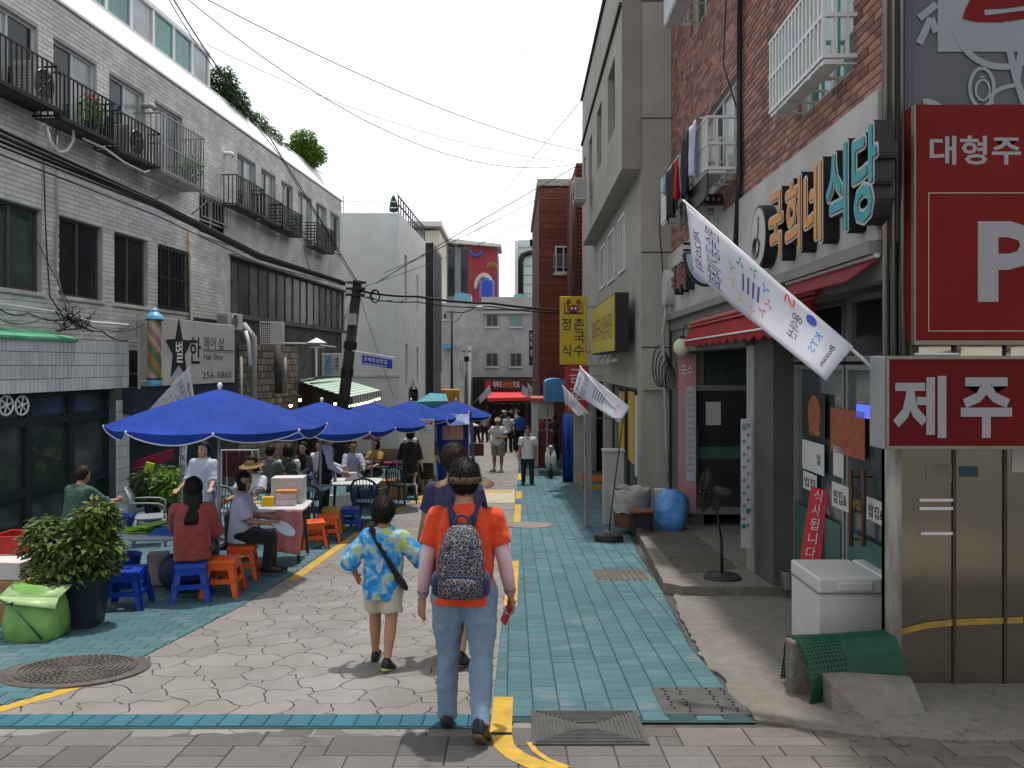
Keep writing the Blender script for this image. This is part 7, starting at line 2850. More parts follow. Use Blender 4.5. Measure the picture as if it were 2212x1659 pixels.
  if vox < .0105:
   rs = random.Random(int(H*777))
   for _ in range(900 if hk != 'bob' else 500):
    th_ = rs.uniform(0, 2*math.pi)
    z = rs.uniform(-.75, 1.0)
    q = math.sqrt(max(0, 1-z*z))
    x, y = q*math.cos(th_), q*math.sin(th_)
    lim = (-.75 if y < -.2 else (-.3 if y < .35 else .5))
    if z < lim:
     continue
    nrm = HM @ V((x, y, z))
    s0 = cap[0] + HM @ V((x*cap[1][0]*.985, y*cap[1][1]*.985, z*cap[1][2]*.985))
    dn = V((rs.uniform(-.5, .5), rs.uniform(-.5, .5)-.25*(z > .6), -1.0))
    dn = (dn - nrm*dn.dot(nrm))
    if dn.length < .05:
     continue
    dn.normalize()
    L_ = rs.uniform(.025, .05)*H/1.5
    sd_ = dn.cross(nrm).normalized()*.0028
    s1 = s0 + dn*L_*.55 + nrm*.007
    s2 = s0 + dn*L_ + nrm*rs.uniform(-.002, .010)
    f.add([s0-sd_, s0+sd_, s1+sd_*.8, s1-sd_*.8, s2], [(0, 1, 2, 3), (3, 2, 4)])
  o = f.build('hair', hm, T, world=False, smooth=True)
 #  clothes
 cv = max(vox, .010)
 top = wear.get('top')
 if top:
  m_, sleeve = top[0], top[1]
  hem = wear.get('hem', .47)
  ease = wear.get('ease', .010)
  mb = MB()
  tt = [(hem, .090, .070), (.53, .094, .072), (.58, .088, .066), (.66, .088, .067), (.73, .097, .069), (.775, .092, .061), (.808, .070, .051), (.838, .045, .042)]
  if kid:
   tt = [(f-.02 if f > .5 else f, x*.98, y*1.05) for f, x, y in tt]
  if wear.get('boxy'):
   tt[0] = (hem, .105, .08); tt[1] = (.53, .102, .078); tt[2] = (.58, .099, .075); tt[3] = (.66, .098, .072)
  mb.loft([ring(sp(zz(f)), SX, SY, x*H*fw+ease, y*H*fw+ease) for f, x, y in tt], True)
  for s in (-1, 1):
   sh, el, wr, d2 = arms[s]
   if sleeve == 'none':
    continue
   ra, rb = .036*H*fw**.5+ease*.8, .034*H*fw**.4+ease*1.2
   if sleeve == 'short':
    e = sh.lerp(el, wear.get('slen', .62))
    limb(mb, [sh, sh.lerp(e, .5)], [ra, (ra+rb)/2])
    mb.tube([sh, sh.lerp(e, .5), e], [ra, (ra+rb)/2+.002, rb+.004], 14)
   elif sleeve == 'half':
    e = el.lerp(wr, .25)
    limb(mb, [sh, el], [ra, rb])
    mb.tube([sh, el, e], [ra, rb+.004, rb+.008], 14)
   else:
    e = el.lerp(wr, wear.get('cuff', .92))
    limb(mb, [sh, el], [ra, .030*H+ease])
    mb.tube([sh, el, e], [ra, .030*H+ease, .022*H+ease], 14)
  finish(mb, 'shirt', m_, T, cv, 2, wear.get('fold', .022))
 if wear.get('armsleeve'):
  for s in (-1, 1):
   sh, el, wr, d2 = arms[s]
   mb = MB()
   mb.tube([sh.lerp(el, .45), el, el.lerp(wr, .35), el.lerp(wr, .97)], [.034*H, .0285*H, .0285*H, .0205*H], 14)
   o = mb.build('arm_sleeve', wear['armsleeve'], T, world=False, smooth=True)
   mb = MB()
   for k in range(2):
    c0 = el.lerp(wr, .84+.05*k)
    x = d2.orthogonal().normalized()
    mb.tube([c0 + (Matrix.Rotation(R(q*36), 3, d2) @ x)*.0235*H for q in range(11)], .0015, 4)
   mb.build('sleeve_mark', SHOEB, T, world=False)
 bot = wear.get('bottom')
 if bot:
  m_, kind = bot[0], bot[1]
  mb = MB()
  wz = .585
  e_ = wear.get('bease', .008)
  if kind in ('trousers', 'shorts', 'jeans'):
   mb.loft([ring(sp(zz(f)) if f > .5 else P+V((0, 0, (f-ZH)*H)), SX, SY, x*H*fw+e_, y*H*fw+e_) for f, x, y in ((.455, .080, .066), (.49, .092, .073), (.53, .091, .070), (wz, .082, .062))], True)
   for s in (-1, 1):
    hp_, kn, an, pitch = legs[s]
    if kind == 'shorts':
     e = hp_.lerp(kn, wear.get('shortlen', .9))
     limb(mb, [hp_, hp_.lerp(kn, .4)], [.064*H*fw**.7+e_, .058*H*fw**.7+e_])
     mb.tube([hp_, hp_.lerp(kn, .5), e], [.064*H*fw**.7+e_, .058*H*fw**.7+e_, .055*H*fw**.5+e_*1.6], 14)
    else:
     wd = wear.get('wide', 1.0)
     e = kn.lerp(an, 1.05)
     limb(mb, [hp_, hp_.lerp(kn, .5), kn], [.064*H*fw**.7+e_, .056*H*fw**.6+e_, .042*H*wd+e_])
     mb.tube([kn, kn.lerp(an, .4), kn.lerp(an, .8), e], [.042*H*wd+e_, .039*H*wd+e_, .035*H*wd+e_, .036*H*wd+e_*.8], 14)
  elif kind == 'skirt':
   zl = wear.get('skirtlen', .22)
   kx = max(legs[-1][1].y, legs[1][1].y)*.35
   rg = []
   for t in range(7):
    q = t/6
    f = wz + (zl-wz)*q
    rg.append(ring(P + V((0, kx*q, (f-ZH)*H)), V((1, 0, 0)), V((0, 1, 0)), (.082+.03*min(1, q*2)+wear.get('flare', .02)*q)*H*fw, (.062+.03*min(1, q*2)+wear.get('flare', .02)*q)*H*fw, 20))
   mb.loft(rg, True)
  nm = {'trousers': 'trousers', 'jeans': 'jeans', 'shorts': 'shorts', 'skirt': 'skirt'}[kind]
  finish(mb, nm, m_, T, cv, 2, wear.get('bfold', .022))
 #  shoes
 sm = wear.get('shoes', SHOEB)
 for s in (-1, 1):
  hp_, kn, an, pitch = legs[s]
  fd = V((s*.12, math.cos(pitch), -math.sin(pitch))).normalized()
  ux = V((fd.y, -fd.x, 0)).normalized()
  uy = ux.cross(fd).normalized()
  c0 = an - uy*(fh*.62)
  rg = []
  for t, wx, hy, lift in ((-.046, .014, .024, .012), (-.038, .022, .040, .016), (-.01, .026, .050, .022), (.03, .0275, .040, .012), (.065, .030, .028, .002), (.095, .029, .021, -.003), (.118, .022, .016, -.006), (.128, .011, .011, -.008)):
   rg.append(ring(c0 + fd*t*H + uy*(lift*H*.5), ux, uy, wx*H, hy*H*.72, 14))
  f = MB()
  f.loft(rg, True)
  so = f.build('shoe', sm if not isinstance(sm, dict) else sm['u'], T, world=False, smooth=True)
  f = MB()
  rg = []
  for t, wx in ((-.042, .013), (-.034, .021), (0, .0235), (.04, .025), (.07, .029), (.1, .0275), (.12, .020), (.128, .008)):
   rg.append(ring(c0 + fd*t*H - uy*(.024*H), ux, uy, wx*H, .0075*H, 12))
  f.loft(rg, True)
  f.build('sole', wear.get('sole', SOLE), so, world=False, smooth=True)
 info = dict(T=T, hc=hc, HM=HM, hw=hw, hd=hd, hh=hh, arms=arms, legs=legs, sp=sp, zz=zz, SX=SX, SY=SY, UP=UP, H=H, P=P)
 return info
def loc_of(px, py, dz=0.0):
 p = gp(px, py)
 return V((p.x, p.y, p.z+dz))
#  woman in orange with a backpack (nearest)
M_orange = cmat('orange_cotton', (.62, .055, .012), .10, fold=1) if False else cmat('orange_cotton', (.62, .055, .012), .10)
M_jean = mat('washed_denim', (.12, .185, .27), .9, .22, 5, bump=.35, bscale=160, col2=(.20, .275, .36), contrast=.8)
M_sleeve = mat('pink_mesh_sleeve', (.60, .40, .44), .7, .05, 6)
p = loc_of(1003, 1568)
W1 = person('woman in orange top and blue jeans walking away with a spotted backpack', (p.x, p.y, p.z), R(-2), 1.57,
   dict(legL=(4, 6, 1.5), legR=(-10, 26, 3), footR=38, footL=6, armL=(-3, 12, 10, -5), armR=(0, 15, 14, -6),
    handL=dict(palm=(.6, .5, 0), curl=18), handR=dict(palm=(-.8, -.2, 0), curl=55), lean=2),
   dict(top=(M_orange, 'short'), bottom=(M_jean, 'jeans'), hem=.455, armsleeve=M_sleeve, fold=.03, shoes=SHOEB, boxy=True, bease=.006, bfold=.028),
   skin=SK2, hair=('short', HAIRM), vox=.0065, fat=1.08, nod=-4)
for s in (-1, 1):
 sp, zz, H_ = W1['sp'], W1['zz'], W1['H']
 mb = MB()
 for (a_, b_) in (((-.026, .535), (.026, .535)), ((.026, .535), (.026, .492)), ((.026, .492), (0, .478)), ((0, .478), (-.026, .492)), ((-.026, .492), (-.026, .535))):
  P0 = sp(zz(a_[1]), s*.048+a_[0], -.080)
  P1_ = sp(zz(b_[1]), s*.048+b_[0], -.080)
  mb.tube([P0, P1_], .0025, 5)
 mb.build('pocket_seam', mat('denim_seam', (.07, .10, .15), .9, .1, 9), W1['T'], world=False)
def visor(I, m, band=True):
 hc, HM, hw, hd, hh = I['hc'], I['HM'], I['hw'], I['hd'], I['hh']
 mb = MB()
 pts = [hc + HM @ V((hw*1.30*math.cos(a*math.pi/12), hd*1.26*math.sin(a*math.pi/12)-.012, .012-.012*math.sin(a*math.pi/12))) for a in range(25)]
 n = len(pts)
 mb.loft([[q+HM @ V((0, 0, -.02)) for q in pts[:-1]], [q+HM @ V((0, 0, .02)) for q in pts[:-1]]], False)
 o = mb.build('visor_band', m, I['T'], world=False, smooth=True)
 o.modifiers.new('t', 'SOLIDIFY').thickness = .006
 mb = MB()
 inner, outer = [], []
 for k in range(17):
  a = math.pi*(k/16*1.4-.2)
  inner.append(hc + HM @ V((hw*1.30*math.cos(a), hd*1.26*math.sin(a)-.012, .0)))
  outer.append(hc + HM @ V((hw*2.25*math.cos(a), hd*2.2*math.sin(a)-.012, -.022)))
 mb.loft([inner, outer], False, close=False)
 o = mb.build('visor_brim', m, I['T'], world=False, smooth=True)
 o.modifiers.new('t', 'SOLIDIFY').thickness = .004
 return
M_visor = mat('brown_visor', (.12, .075, .04), .6, .25, 9)
visor(W1, M_visor)
mb = MB()
mb.ell(W1['hc'] + V((0, -.055, .085)), (.045, .042, .04), 14, 9)
mb.build('hair_knot', HAIRM, W1['T'], world=False, smooth=True)
def backpack(I, m, trim, w=.30, h=.42, d=.17, z0=.50, strapm=None):
 T, sp, zz, SX, SY, UP, H = I['T'], I['sp'], I['zz'], I['SX'], I['SY'], I['UP'], I['H']
 base = sp(zz(z0)) - SY*(.070*H+.012)
 rg = []
 for t, fx, fy in ((0, .80, .55), (.03, .95, .85), (.12, 1.02, 1.0), (.30, 1.0, 1.02), (.55, .95, .92), (.78, .82, .75), (.92, .60, .55), (.985, .36, .38), (1.0, .2, .25)):
  c = base + UP*h*t - SY*d*.5*fy
  rg.append(ring(c, SX, SY, w/2*fx, d/2*fy, 24, 2.8))
 mb = MB()
 mb.loft(rg, True)
 bag_ = mb.build('backpack', m, T, world=False, smooth=True)
 mb = MB()
 rg = []
 for t, fx, fy in ((.04, .6, .4), (.06, .72, .8), (.18, .76, 1.0), (.30, .74, .85), (.345, .62, .4)):
  c = base + UP*h*t - SY*(d*.93+.012*fy)
  rg.append(ring(c, SX, SY, w/2*fx, .032*fy, 20, 2.8))
 mb.loft(rg, True)
 mb.build('front_pocket', m, bag_, world=False, smooth=True)
 mb = MB()
 pts = [base + SX*(w/2*.74*math.cos(math.pi*k/14)) + UP*(h*(.31+.035*math.sin(math.pi*k/14))) - SY*(d*.98+.010) for k in range(15)]
 mb.tube(pts, .007, 6)
 mb.build('pocket_zip', trim, bag_, world=False, smooth=True)
 for s in (-1, 1):
  mb = MB()
  rg = []
  for t, q in ((.05, .5), (.1, 1), (.3, 1), (.36, .6)):
   rg.append(ring(base + SX*(s*w/2*1.0) + UP*h*t - SY*d*.5, SX, SY, .028*q, d*.3*q, 12))
  mb.loft(rg, True)
  mb.build('side_pocket', trim, bag_, world=False, smooth=True)
 mb = MB()
 pts = [base + SX*(.045*math.cos(math.pi*k/10)) + UP*(h*.985+.055*math.sin(math.pi*k/10)) - SY*d*.25 for k in range(11)]
 mb.tube(pts, .008, 8)
 pts = [base + SX*(.07*math.cos(math.pi*k/10)) + UP*(h*.70+.045*math.sin(math.pi*k/10)) - SY*(d*.86-.002*k*(10-k)) for k in range(11)]
 mb.tube(pts, .012, 8)
 mb.build('handle', trim, bag_, world=False, smooth=True)
 for s in (-1, 1):
  mb = MB()
  a = base + UP*h*.95 + SX*s*.05 - SY*.02
  sh = sp(zz(.842), s*.062)
  fr = sp(zz(.80), s*.072, .060)
  pts = [a, a.lerp(sh, .5)+UP*.035, sh+UP*.030, sh.lerp(fr, .6)+UP*.015+SY*.02, fr+SY*.014, sp(zz(.70), s*.085, .072), sp(zz(.62), s*.1, .04), base+SX*s*w*.48+UP*h*.12]
  mb.tube(pts, .026, 10, flat=.3)
  mb.build('strap', trim, bag_, world=False, smooth=True)
 return bag_
def leopard(name):
 m = bpy.data.materials.new(name)
 m.use_nodes = True
 n, l = m.node_tree.nodes, m.node_tree.links
 b = n['Principled BSDF']
 b.inputs['Roughness'].default_value = .7
 tc = n.new('ShaderNodeTexCoord')
 v = n.new('ShaderNodeTexVoronoi')
 v.feature = 'DISTANCE_TO_EDGE'
 v.inputs['Scale'].default_value = 50
 nz = n.new('ShaderNodeTexNoise')
 nz.inputs['Scale'].default_value = 45
 mx = n.new('ShaderNodeVectorMath')
 mx.operation = 'MULTIPLY_ADD'
 mx.inputs[1].default_value = (.02, .02, .02)
 l.new(tc.outputs['Object'], nz.inputs['Vector'])
 l.new(nz.outputs['Color'], mx.inputs[0])
 l.new(tc.outputs['Object'], mx.inputs[2])
 l.new(mx.outputs[0], v.inputs['Vector'])
 r = n.new('ShaderNodeValToRGB')
 r.color_ramp.interpolation = 'EASE'
 r.color_ramp.elements[0].position = .016
 r.color_ramp.elements[0].color = (.36, .33, .33, 1)
 r.color_ramp.elements[1].position = .05
 r.color_ramp.elements[1].color = (.008, .008, .022, 1)
 l.new(v.outputs['Distance'], r.inputs[0])
 l.new(r.outputs[0], b.inputs['Base Color'])
 MATS[name] = m
 return m
M_navyt = cmat('navy_webbing', (.018, .028, .075))
backpack(W1, leopard('spotted_fabric'), M_navyt, w=.285, h=.43, d=.17, z0=.498)
I = W1
wr, d2 = I['arms'][1][2], I['arms'][1][3]
mb = MB()
c = wr + d2*.12 + V((-.035, .01, 0))
Mx = Matrix.Rotation(R(24), 3, 'Y') @ Matrix.Rotation(R(25), 3, 'Z')
mb.cbox(V((0, 0, 0)), (.018, .075, .165), M=Mx)
Tm = ROOT[I['T']]
ph = mb
ph.v = [tuple(Tm @ (V(q)+c)) for q in ph.v]
tag(ph.build('phone_case', mat('red_wallet', (.30, .025, .035), .45, .1, 9), bevel=.006), 'red phone wallet held in the right hand of the woman in orange', 'phone')
#  boy in tiedye shirt
def tiedye(name):
 m = bpy.data.materials.new(name)
 m.use_nodes = True
 n, l = m.node_tree.nodes, m.node_tree.links
 b = n['Principled BSDF']
 b.inputs['Roughness'].default_value = .85
 tc = n.new('ShaderNodeTexCoord')
 t = n.new('ShaderNodeTexNoise')
 t.inputs['Scale'].default_value = 9.5
 t.inputs['Detail'].default_value = 3.5
 t.inputs['Distortion'].default_value = .6
 l.new(tc.outputs['Object'], t.inputs['Vector'])
 r = n.new('ShaderNodeValToRGB')
 e = r.color_ramp.elements
 e[0].position = .34; e[0].color = (.42, .48, .04, 1)
 e[1].position = .66; e[1].color = (.01, .22, .52, 1)
 for pos, c in ((.385, (.30, .46, .16, 1)), (.425, (.36, .46, .52, 1)), (.465, (.26, .32, .46, 1)), (.50, (.03, .34, .56, 1)), (.57, (.01, .16, .50, 1))):
  q = e.new(pos)
  q.color = c
 l.new(t.outputs[0], r.inputs[0])
 l.new(r.outputs[0], b.inputs['Base Color'])
 MATS[name] = m
 return m
p = loc_of(828, 1432)
M_beige = cmat('beige_shorts', (.40, .36, .29))
B1 = person('boy in blue tie-dye shirt and beige shorts walking hand in hand', (p.x, p.y, p.z), R(-4), 1.255,
   dict(legL=(10, 8, 1), legR=(-12, 18, 1), footR=22, footL=0, armL=(-8, 34, 48, -40), armR=(16, 40, 24, -16), handR=dict(palm=(0, -1, 0), curl=50), handL=dict(palm=(1, 0, 0), curl=60)),
   dict(top=(tiedye('tie_dye'), 'half'), bottom=(M_beige, 'shorts'), hem=.385, shortlen=.78, ease=.022, boxy=True, shoes=SHOEB, sole=mat('sole_lime', (.35, .42, .12), .6, .2, 9), fold=.035, bease=.012),
   skin=SK2, hair=('short', HAIRM), vox=.0065, kid=True, nod=0)
I = B1
mb = MB()
sp, zz = I['sp'], I['zz']
pts = [sp(zz(.80), -.075, .055), sp(zz(.835), -.062, .0), sp(zz(.80), -.05, -.062), sp(zz(.72), -.005, -.088), sp(zz(.62), .055, -.090), sp(zz(.53), .105, -.075), sp(zz(.45), .135, -.03)]
mb.tube(pts, [.028, .03, .03, .022, .022, .024, .016], 10, flat=.35)
mb.build('shoulder_strap', cmat('black_strap', (.01, .01, .011)), I['T'], world=False, smooth=True)
mb = MB()
mb.ell(sp(zz(.50), .118, -.062), (.03, .035, .09), 14, 9, Matrix.Rotation(R(-38), 3, 'Y'))
mb.build('sling_bag', cmat('black_strap', (.01, .01, .011)), I['T'], world=False, smooth=True)
#  adult in navy holding the boy's hand
p = loc_of(985, 1424)
N1 = person('adult in patterned navy shirt walking just ahead of the woman in orange', (p.x-.02, p.y+.05, p.z), R(-6), 1.62,
   dict(legL=(8, 5, 1), legR=(-12, 16, 1), footR=20, armL=(6, 13, 12, 2), armR=(0, 10, 12, 0), handL=dict(palm=(.5, -.6, 0), curl=50)),
   dict(top=(mat('navy_print', (.02, .022, .075), .85, .5, 28, col2=(.06, .045, .10)), 'short'), bottom=(cmat('dark_trousers', (.02, .02, .024)), 'shorts'), hem=.46, shoes=SHOEB, shortlen=.75),
   skin=SK2, hair=('short', HAIRB), vox=.009, fat=1.0)
#  OTHER PEOPLE
def white(n='white_cotton', c=(.58, .58, .60)):
 return cmat(n, c, .06)
p = loc_of(1076, 1018)
I = person('man in white polo shirt, cap and khaki shorts standing with hand on hip', p, R(150), 1.70,
  dict(legL=(2, 0, 3), legR=(-2, 0, 5), armL=(10, 30, 80, -60), armR=(-5, 36, 50, -70)),
  dict(top=(white(), 'short'), bottom=(cmat('khaki', (.25, .24, .20)), 'shorts'), hem=.47, shoes=SHOEW, shortlen=.92, ease=.02, sole=SHOEW),
  skin=SK2, hair=('short', HAIRM), vox=.013, fat=1.22, headturn=20)
def capp(I, m, brim=True):
 hc, HM, hw, hd, hh = I['hc'], I['HM'], I['hw'], I['hd'], I['hh']
 mb = MB()
 rg = []
 for t in range(7):
  a = t/6*math.pi/2
  rg.append([hc + HM @ V((hw*1.25*math.cos(a)*math.cos(2*math.pi*k/20), hd*1.2*math.cos(a)*math.sin(2*math.pi*k/20)-.006, hh*.30+hh*.85*math.sin(a))) for k in range(20)])
 mb.loft(rg, True)
 o = mb.build('cap', m, I['T'], world=False, smooth=True)
 if brim:
  mb = MB()
  inn, out = [], []
  for k in range(13):
   a = math.pi*(.12+.76*k/12)
   inn.append(hc + HM @ V((hw*1.22*math.cos(a), hd*1.17*math.sin(a)-.006, hh*.32)))
   out.append(hc + HM @ V((hw*1.25*math.cos(a), hd*1.17*math.sin(a)+.065*math.sin(a), hh*.22)))
  mb.loft([inn, out], False, close=False)
  b = mb.build('brim', m, o, world=False, smooth=True)
  b.modifiers.new('t', 'SOLIDIFY').thickness = .006
capp(I, cmat('tan_cap', (.42, .33, .20)))
def crossstrap(I, m, flip=1, w=.012):
 sp, zz = I['sp'], I['zz']
 s = flip
 pts = [sp(zz(.80), -s*.06, -.06), sp(zz(.838), -s*.055, .0), sp(zz(.80), -s*.05, .072), sp(zz(.70), .0, .085), sp(zz(.58), s*.075, .078), sp(zz(.53), s*.115, .02), sp(zz(.55), s*.1, -.06), sp(zz(.68), 0, -.08), sp(zz(.80), -s*.06, -.062)]
 mb = MB()
 mb.tube(pts, w, 8, flat=.4)
 mb.build('shoulder_strap', m, I['T'], world=False, smooth=True)
crossstrap(I, SHOEB, -1)
p = loc_of(1140, 1047)
I = person('man in white printed T-shirt and navy trousers walking towards the camera', p, R(180), 1.54,
  dict(legL=(6, 4, 2), legR=(-4, 8, 3), armL=(-6, 9, 14, 0), armR=(8, 9, 18, 0)),
  dict(top=(white(), 'short'), bottom=(cmat('navy_trousers', (.012, .017, .028)), 'trousers'), hem=.44, shoes=SHOEB, ease=.02, boxy=True),
  skin=SK2, hair=('short', HAIRM), vox=.013, fat=1.08)
mb = MB()
for k in range(5):
 mb.cbox(I['sp'](I['zz'](.57), -.035+.018*k, .086), (.008, .012, .075))
mb.build('shirt_print', mat('print_red', (.35, .06, .07), .7, .1, 9), I['T'], world=False)
mb = MB()
mb.tube([I['sp'](I['zz'](.80), .07, .05), I['sp'](I['zz'](.835), .07, 0), I['sp'](I['zz'](.78), .09, -.06), I['sp'](I['zz'](.6), .1, -.07)], .018, 8, flat=.4)
mb.tube([I['sp'](I['zz'](.80), .07, .052), I['sp'](I['zz'](.7), .085, .08), I['sp'](I['zz'](.6), .11, .03)], .018, 8, flat=.4)
mb.build('bag_strap', SHOEB, I['T'], world=False, smooth=True)
mb = MB()
mb.tube([I['sp'](I['zz'](.845), -.04, -.02), I['sp'](I['zz'](.835), -.045, .03), I['sp'](I['zz'](.79), -.02, .07), I['sp'](I['zz'](.79), .02, .07), I['sp'](I['zz'](.835), .045, .03), I['sp'](I['zz'](.845), .04, -.02)], .013, 8)
mb.build('neck_towel', mat('teal_towel', (.05, .28, .30), .9, .1, 9), I['T'], world=False, smooth=True)
p = loc_of(886, 1078)
I = person('woman in long black dress seen from behind at the stalls', p, R(12), 1.56,
  dict(legL=(16, 6, 1), legR=(-20, 24, 1), footR=20, armL=(18, 12, 20, 0), armR=(-6, 12, 10, 0)),
  dict(top=(cmat('black_dress', (.012, .013, .016)), 'half'), bottom=(cmat('black_dress', (.012, .013, .016)), 'skirt'), skirtlen=.20, flare=.035, hem=.5, ease=.02, boxy=True, shoes=mat('sandal_beige', (.3, .22, .15), .6, .1, 9)),
  skin=SK1, hair=('short', HAIRM), vox=.013, fat=1.05)
mb = MB()
hc = I['hc']
for s in (-1, 1):
 mb.ell(hc+V((s*.085, -.03, -.11)), (.075, .07, .075), 14, 9)
o = mb.build('fluffy_collar', mat('white_fluff', (.62, .62, .64), .95, .1, 20, bump=.8, bscale=60), I['T'], world=False, smooth=True)
p = loc_of(921, 1066)
I = person('woman in black patterned top and dark skirt with a cream shoulder bag', p, R(-4), 1.58,
  dict(legL=(4, 4, 1), legR=(-6, 10, 1), armL=(4, 10, 14, 0), armR=(6, 14, 20, 0)),
  dict(top=(mat('black_pattern', (.010, .013, .012), .85, .5, 22, col2=(.09, .09, .075), contrast=.4), 'half'), bottom=(cmat('dark_brown_skirt', (.022, .018, .016)), 'skirt'), skirtlen=.20, flare=.01, hem=.47, ease=.018, boxy=True, shoes=mat('sandal_beige', (.3, .22, .15))),
  skin=SK1, hair=('bob', HAIRM), vox=.013)
sp, zz = I['sp'], I['zz']
mb = MB()
mb.tube([sp(zz(.80), .06, .04), sp(zz(.838), .07, 0), sp(zz(.78), .09, -.055), sp(zz(.6), .115, -.075)], .012, 8, flat=.4)
mb.ell(sp(zz(.52), .125, -.06), (.05, .09, .13), 14, 9)
mb.build('shoulder_bag', cmat('cream_canvas', (.48, .42, .28)), I['T'], world=False, smooth=True)
far = [
 (1030, 960, 1.66, 60, 'person bending over a crate in white top and black trousers', dict(lean=70, armL=(60, 10, 20, 0), armR=(60, 10, 20, 0)), dict(top=(white(), 'short'), bottom=(cmat('black_trs', (.012, .012, .013)), 'trousers')), ('short', HAIRB)),
 (1047, 955, 1.62, 20, 'person in pale pink striped top beyond the bending person', {}, dict(top=(cmat('pale_pink', (.50, .36, .33)), 'short'), bottom=(cmat('black_trs', (.012, .012, .013)), 'trousers')), ('short', HAIRM)),
 (1098, 977, 1.72, 8, 'person in white top with a tan bag seen from behind', {}, dict(top=(white(), 'short'), bottom=(cmat('black_trs', (.012, .012, .013)), 'trousers')), ('short', HAIRM)),
 (1107, 972, 1.66, -10, 'long haired woman in black beside the white top', {}, dict(top=(cmat('black_trs', (.012, .012, .013)), 'long'), bottom=(cmat('black_trs', (.012, .012, .013)), 'trousers'), hairlen=.2), ('long', HAIRM)),
 (1122, 975, 1.74, 0, 'man in blue shirt seen from behind in the street centre', {}, dict(top=(cmat('cobalt_cotton', (.02, .08, .32)), 'long'), bottom=(cmat('black_trs', (.012, .012, .013)), 'trousers')), ('short', HAIRM)),
 (1088, 952, 1.66, 185, 'person in dark green jacket and pale cap facing the camera', {}, dict(top=(cmat('dark_green', (.02, .05, .035)), 'long'), bottom=(cmat('black_trs', (.012, .012, .013)), 'trousers')), ('short', HAIRM)),
 (1093, 945, 1.60, 170, 'leftmost far off person in pale shirt in front of the pub', {}, dict(top=(cmat('cream_shirt', (.45, .42, .36)), 'short'), bottom=(cmat('grey_trs', (.08, .08, .085)), 'trousers')), ('short', HAIRB)),
 (1104, 944, 1.64, 160, 'middle far off person in grey shirt in front of the pub', {}, dict(top=(cmat('grey_shirt', (.22, .22, .23)), 'short'), bottom=(cmat('grey_trs', (.08, .08, .085)), 'trousers')), ('short', HAIRM)),
 (1114, 945, 1.66, 190, 'rightmost far off person in white shirt in front of the pub', {}, dict(top=(white(), 'short'), bottom=(cmat('grey_trs', (.08, .08, .085)), 'trousers')), ('long', HAIRM)),
 (1196, 992, 1.70, 30, 'person in dark striped top standing in the shade on the right', {}, dict(top=(mat('dark_stripe', (.02, .02, .024), .85, .6, 14, stretch=(.2, .2, 3), col2=(.10, .10, .11)), 'short'), bottom=(cmat('black_trs', (.012, .012, .013)), 'trousers')), ('short', HAIRM)),
 (1172, 985, 1.66, -40, 'person in dark red top at the right side stall', {}, dict(top=(cmat('dark_red_top', (.16, .02, .02)), 'short'), bottom=(cmat('black_trs', (.012, .012, .013)), 'trousers')), ('short', HAIRM)),
]
for px, py, H, yaw, lb, pose, wear, hair in far:
 p = loc_of(px, py)
 ps = dict(legL=(5, 4, 2), legR=(-5, 8, 2), armL=(4, 9, 16, 0), armR=(-4, 9, 16, 0))
 ps.update(pose)
 I = person(lb, p, R(yaw), H, ps, wear, skin=SK3, hair=hair, vox=.02, face=(90 < yaw < 270))
 if 'tan bag' in lb:
  crossstrap(I, cmat('tan_bag', (.35, .26, .12)), 1)
  mb = MB()
  mb.ell(I['sp'](I['zz'](.56), .12, -.05), (.05, .08, .11), 12, 8)
  mb.build('bag', cmat('tan_bag', (.35, .26, .12)), I['T'], world=False, smooth=True)
 if 'pale cap' in lb:
  capp(I, cmat('mint_cap', (.35, .45, .38)))
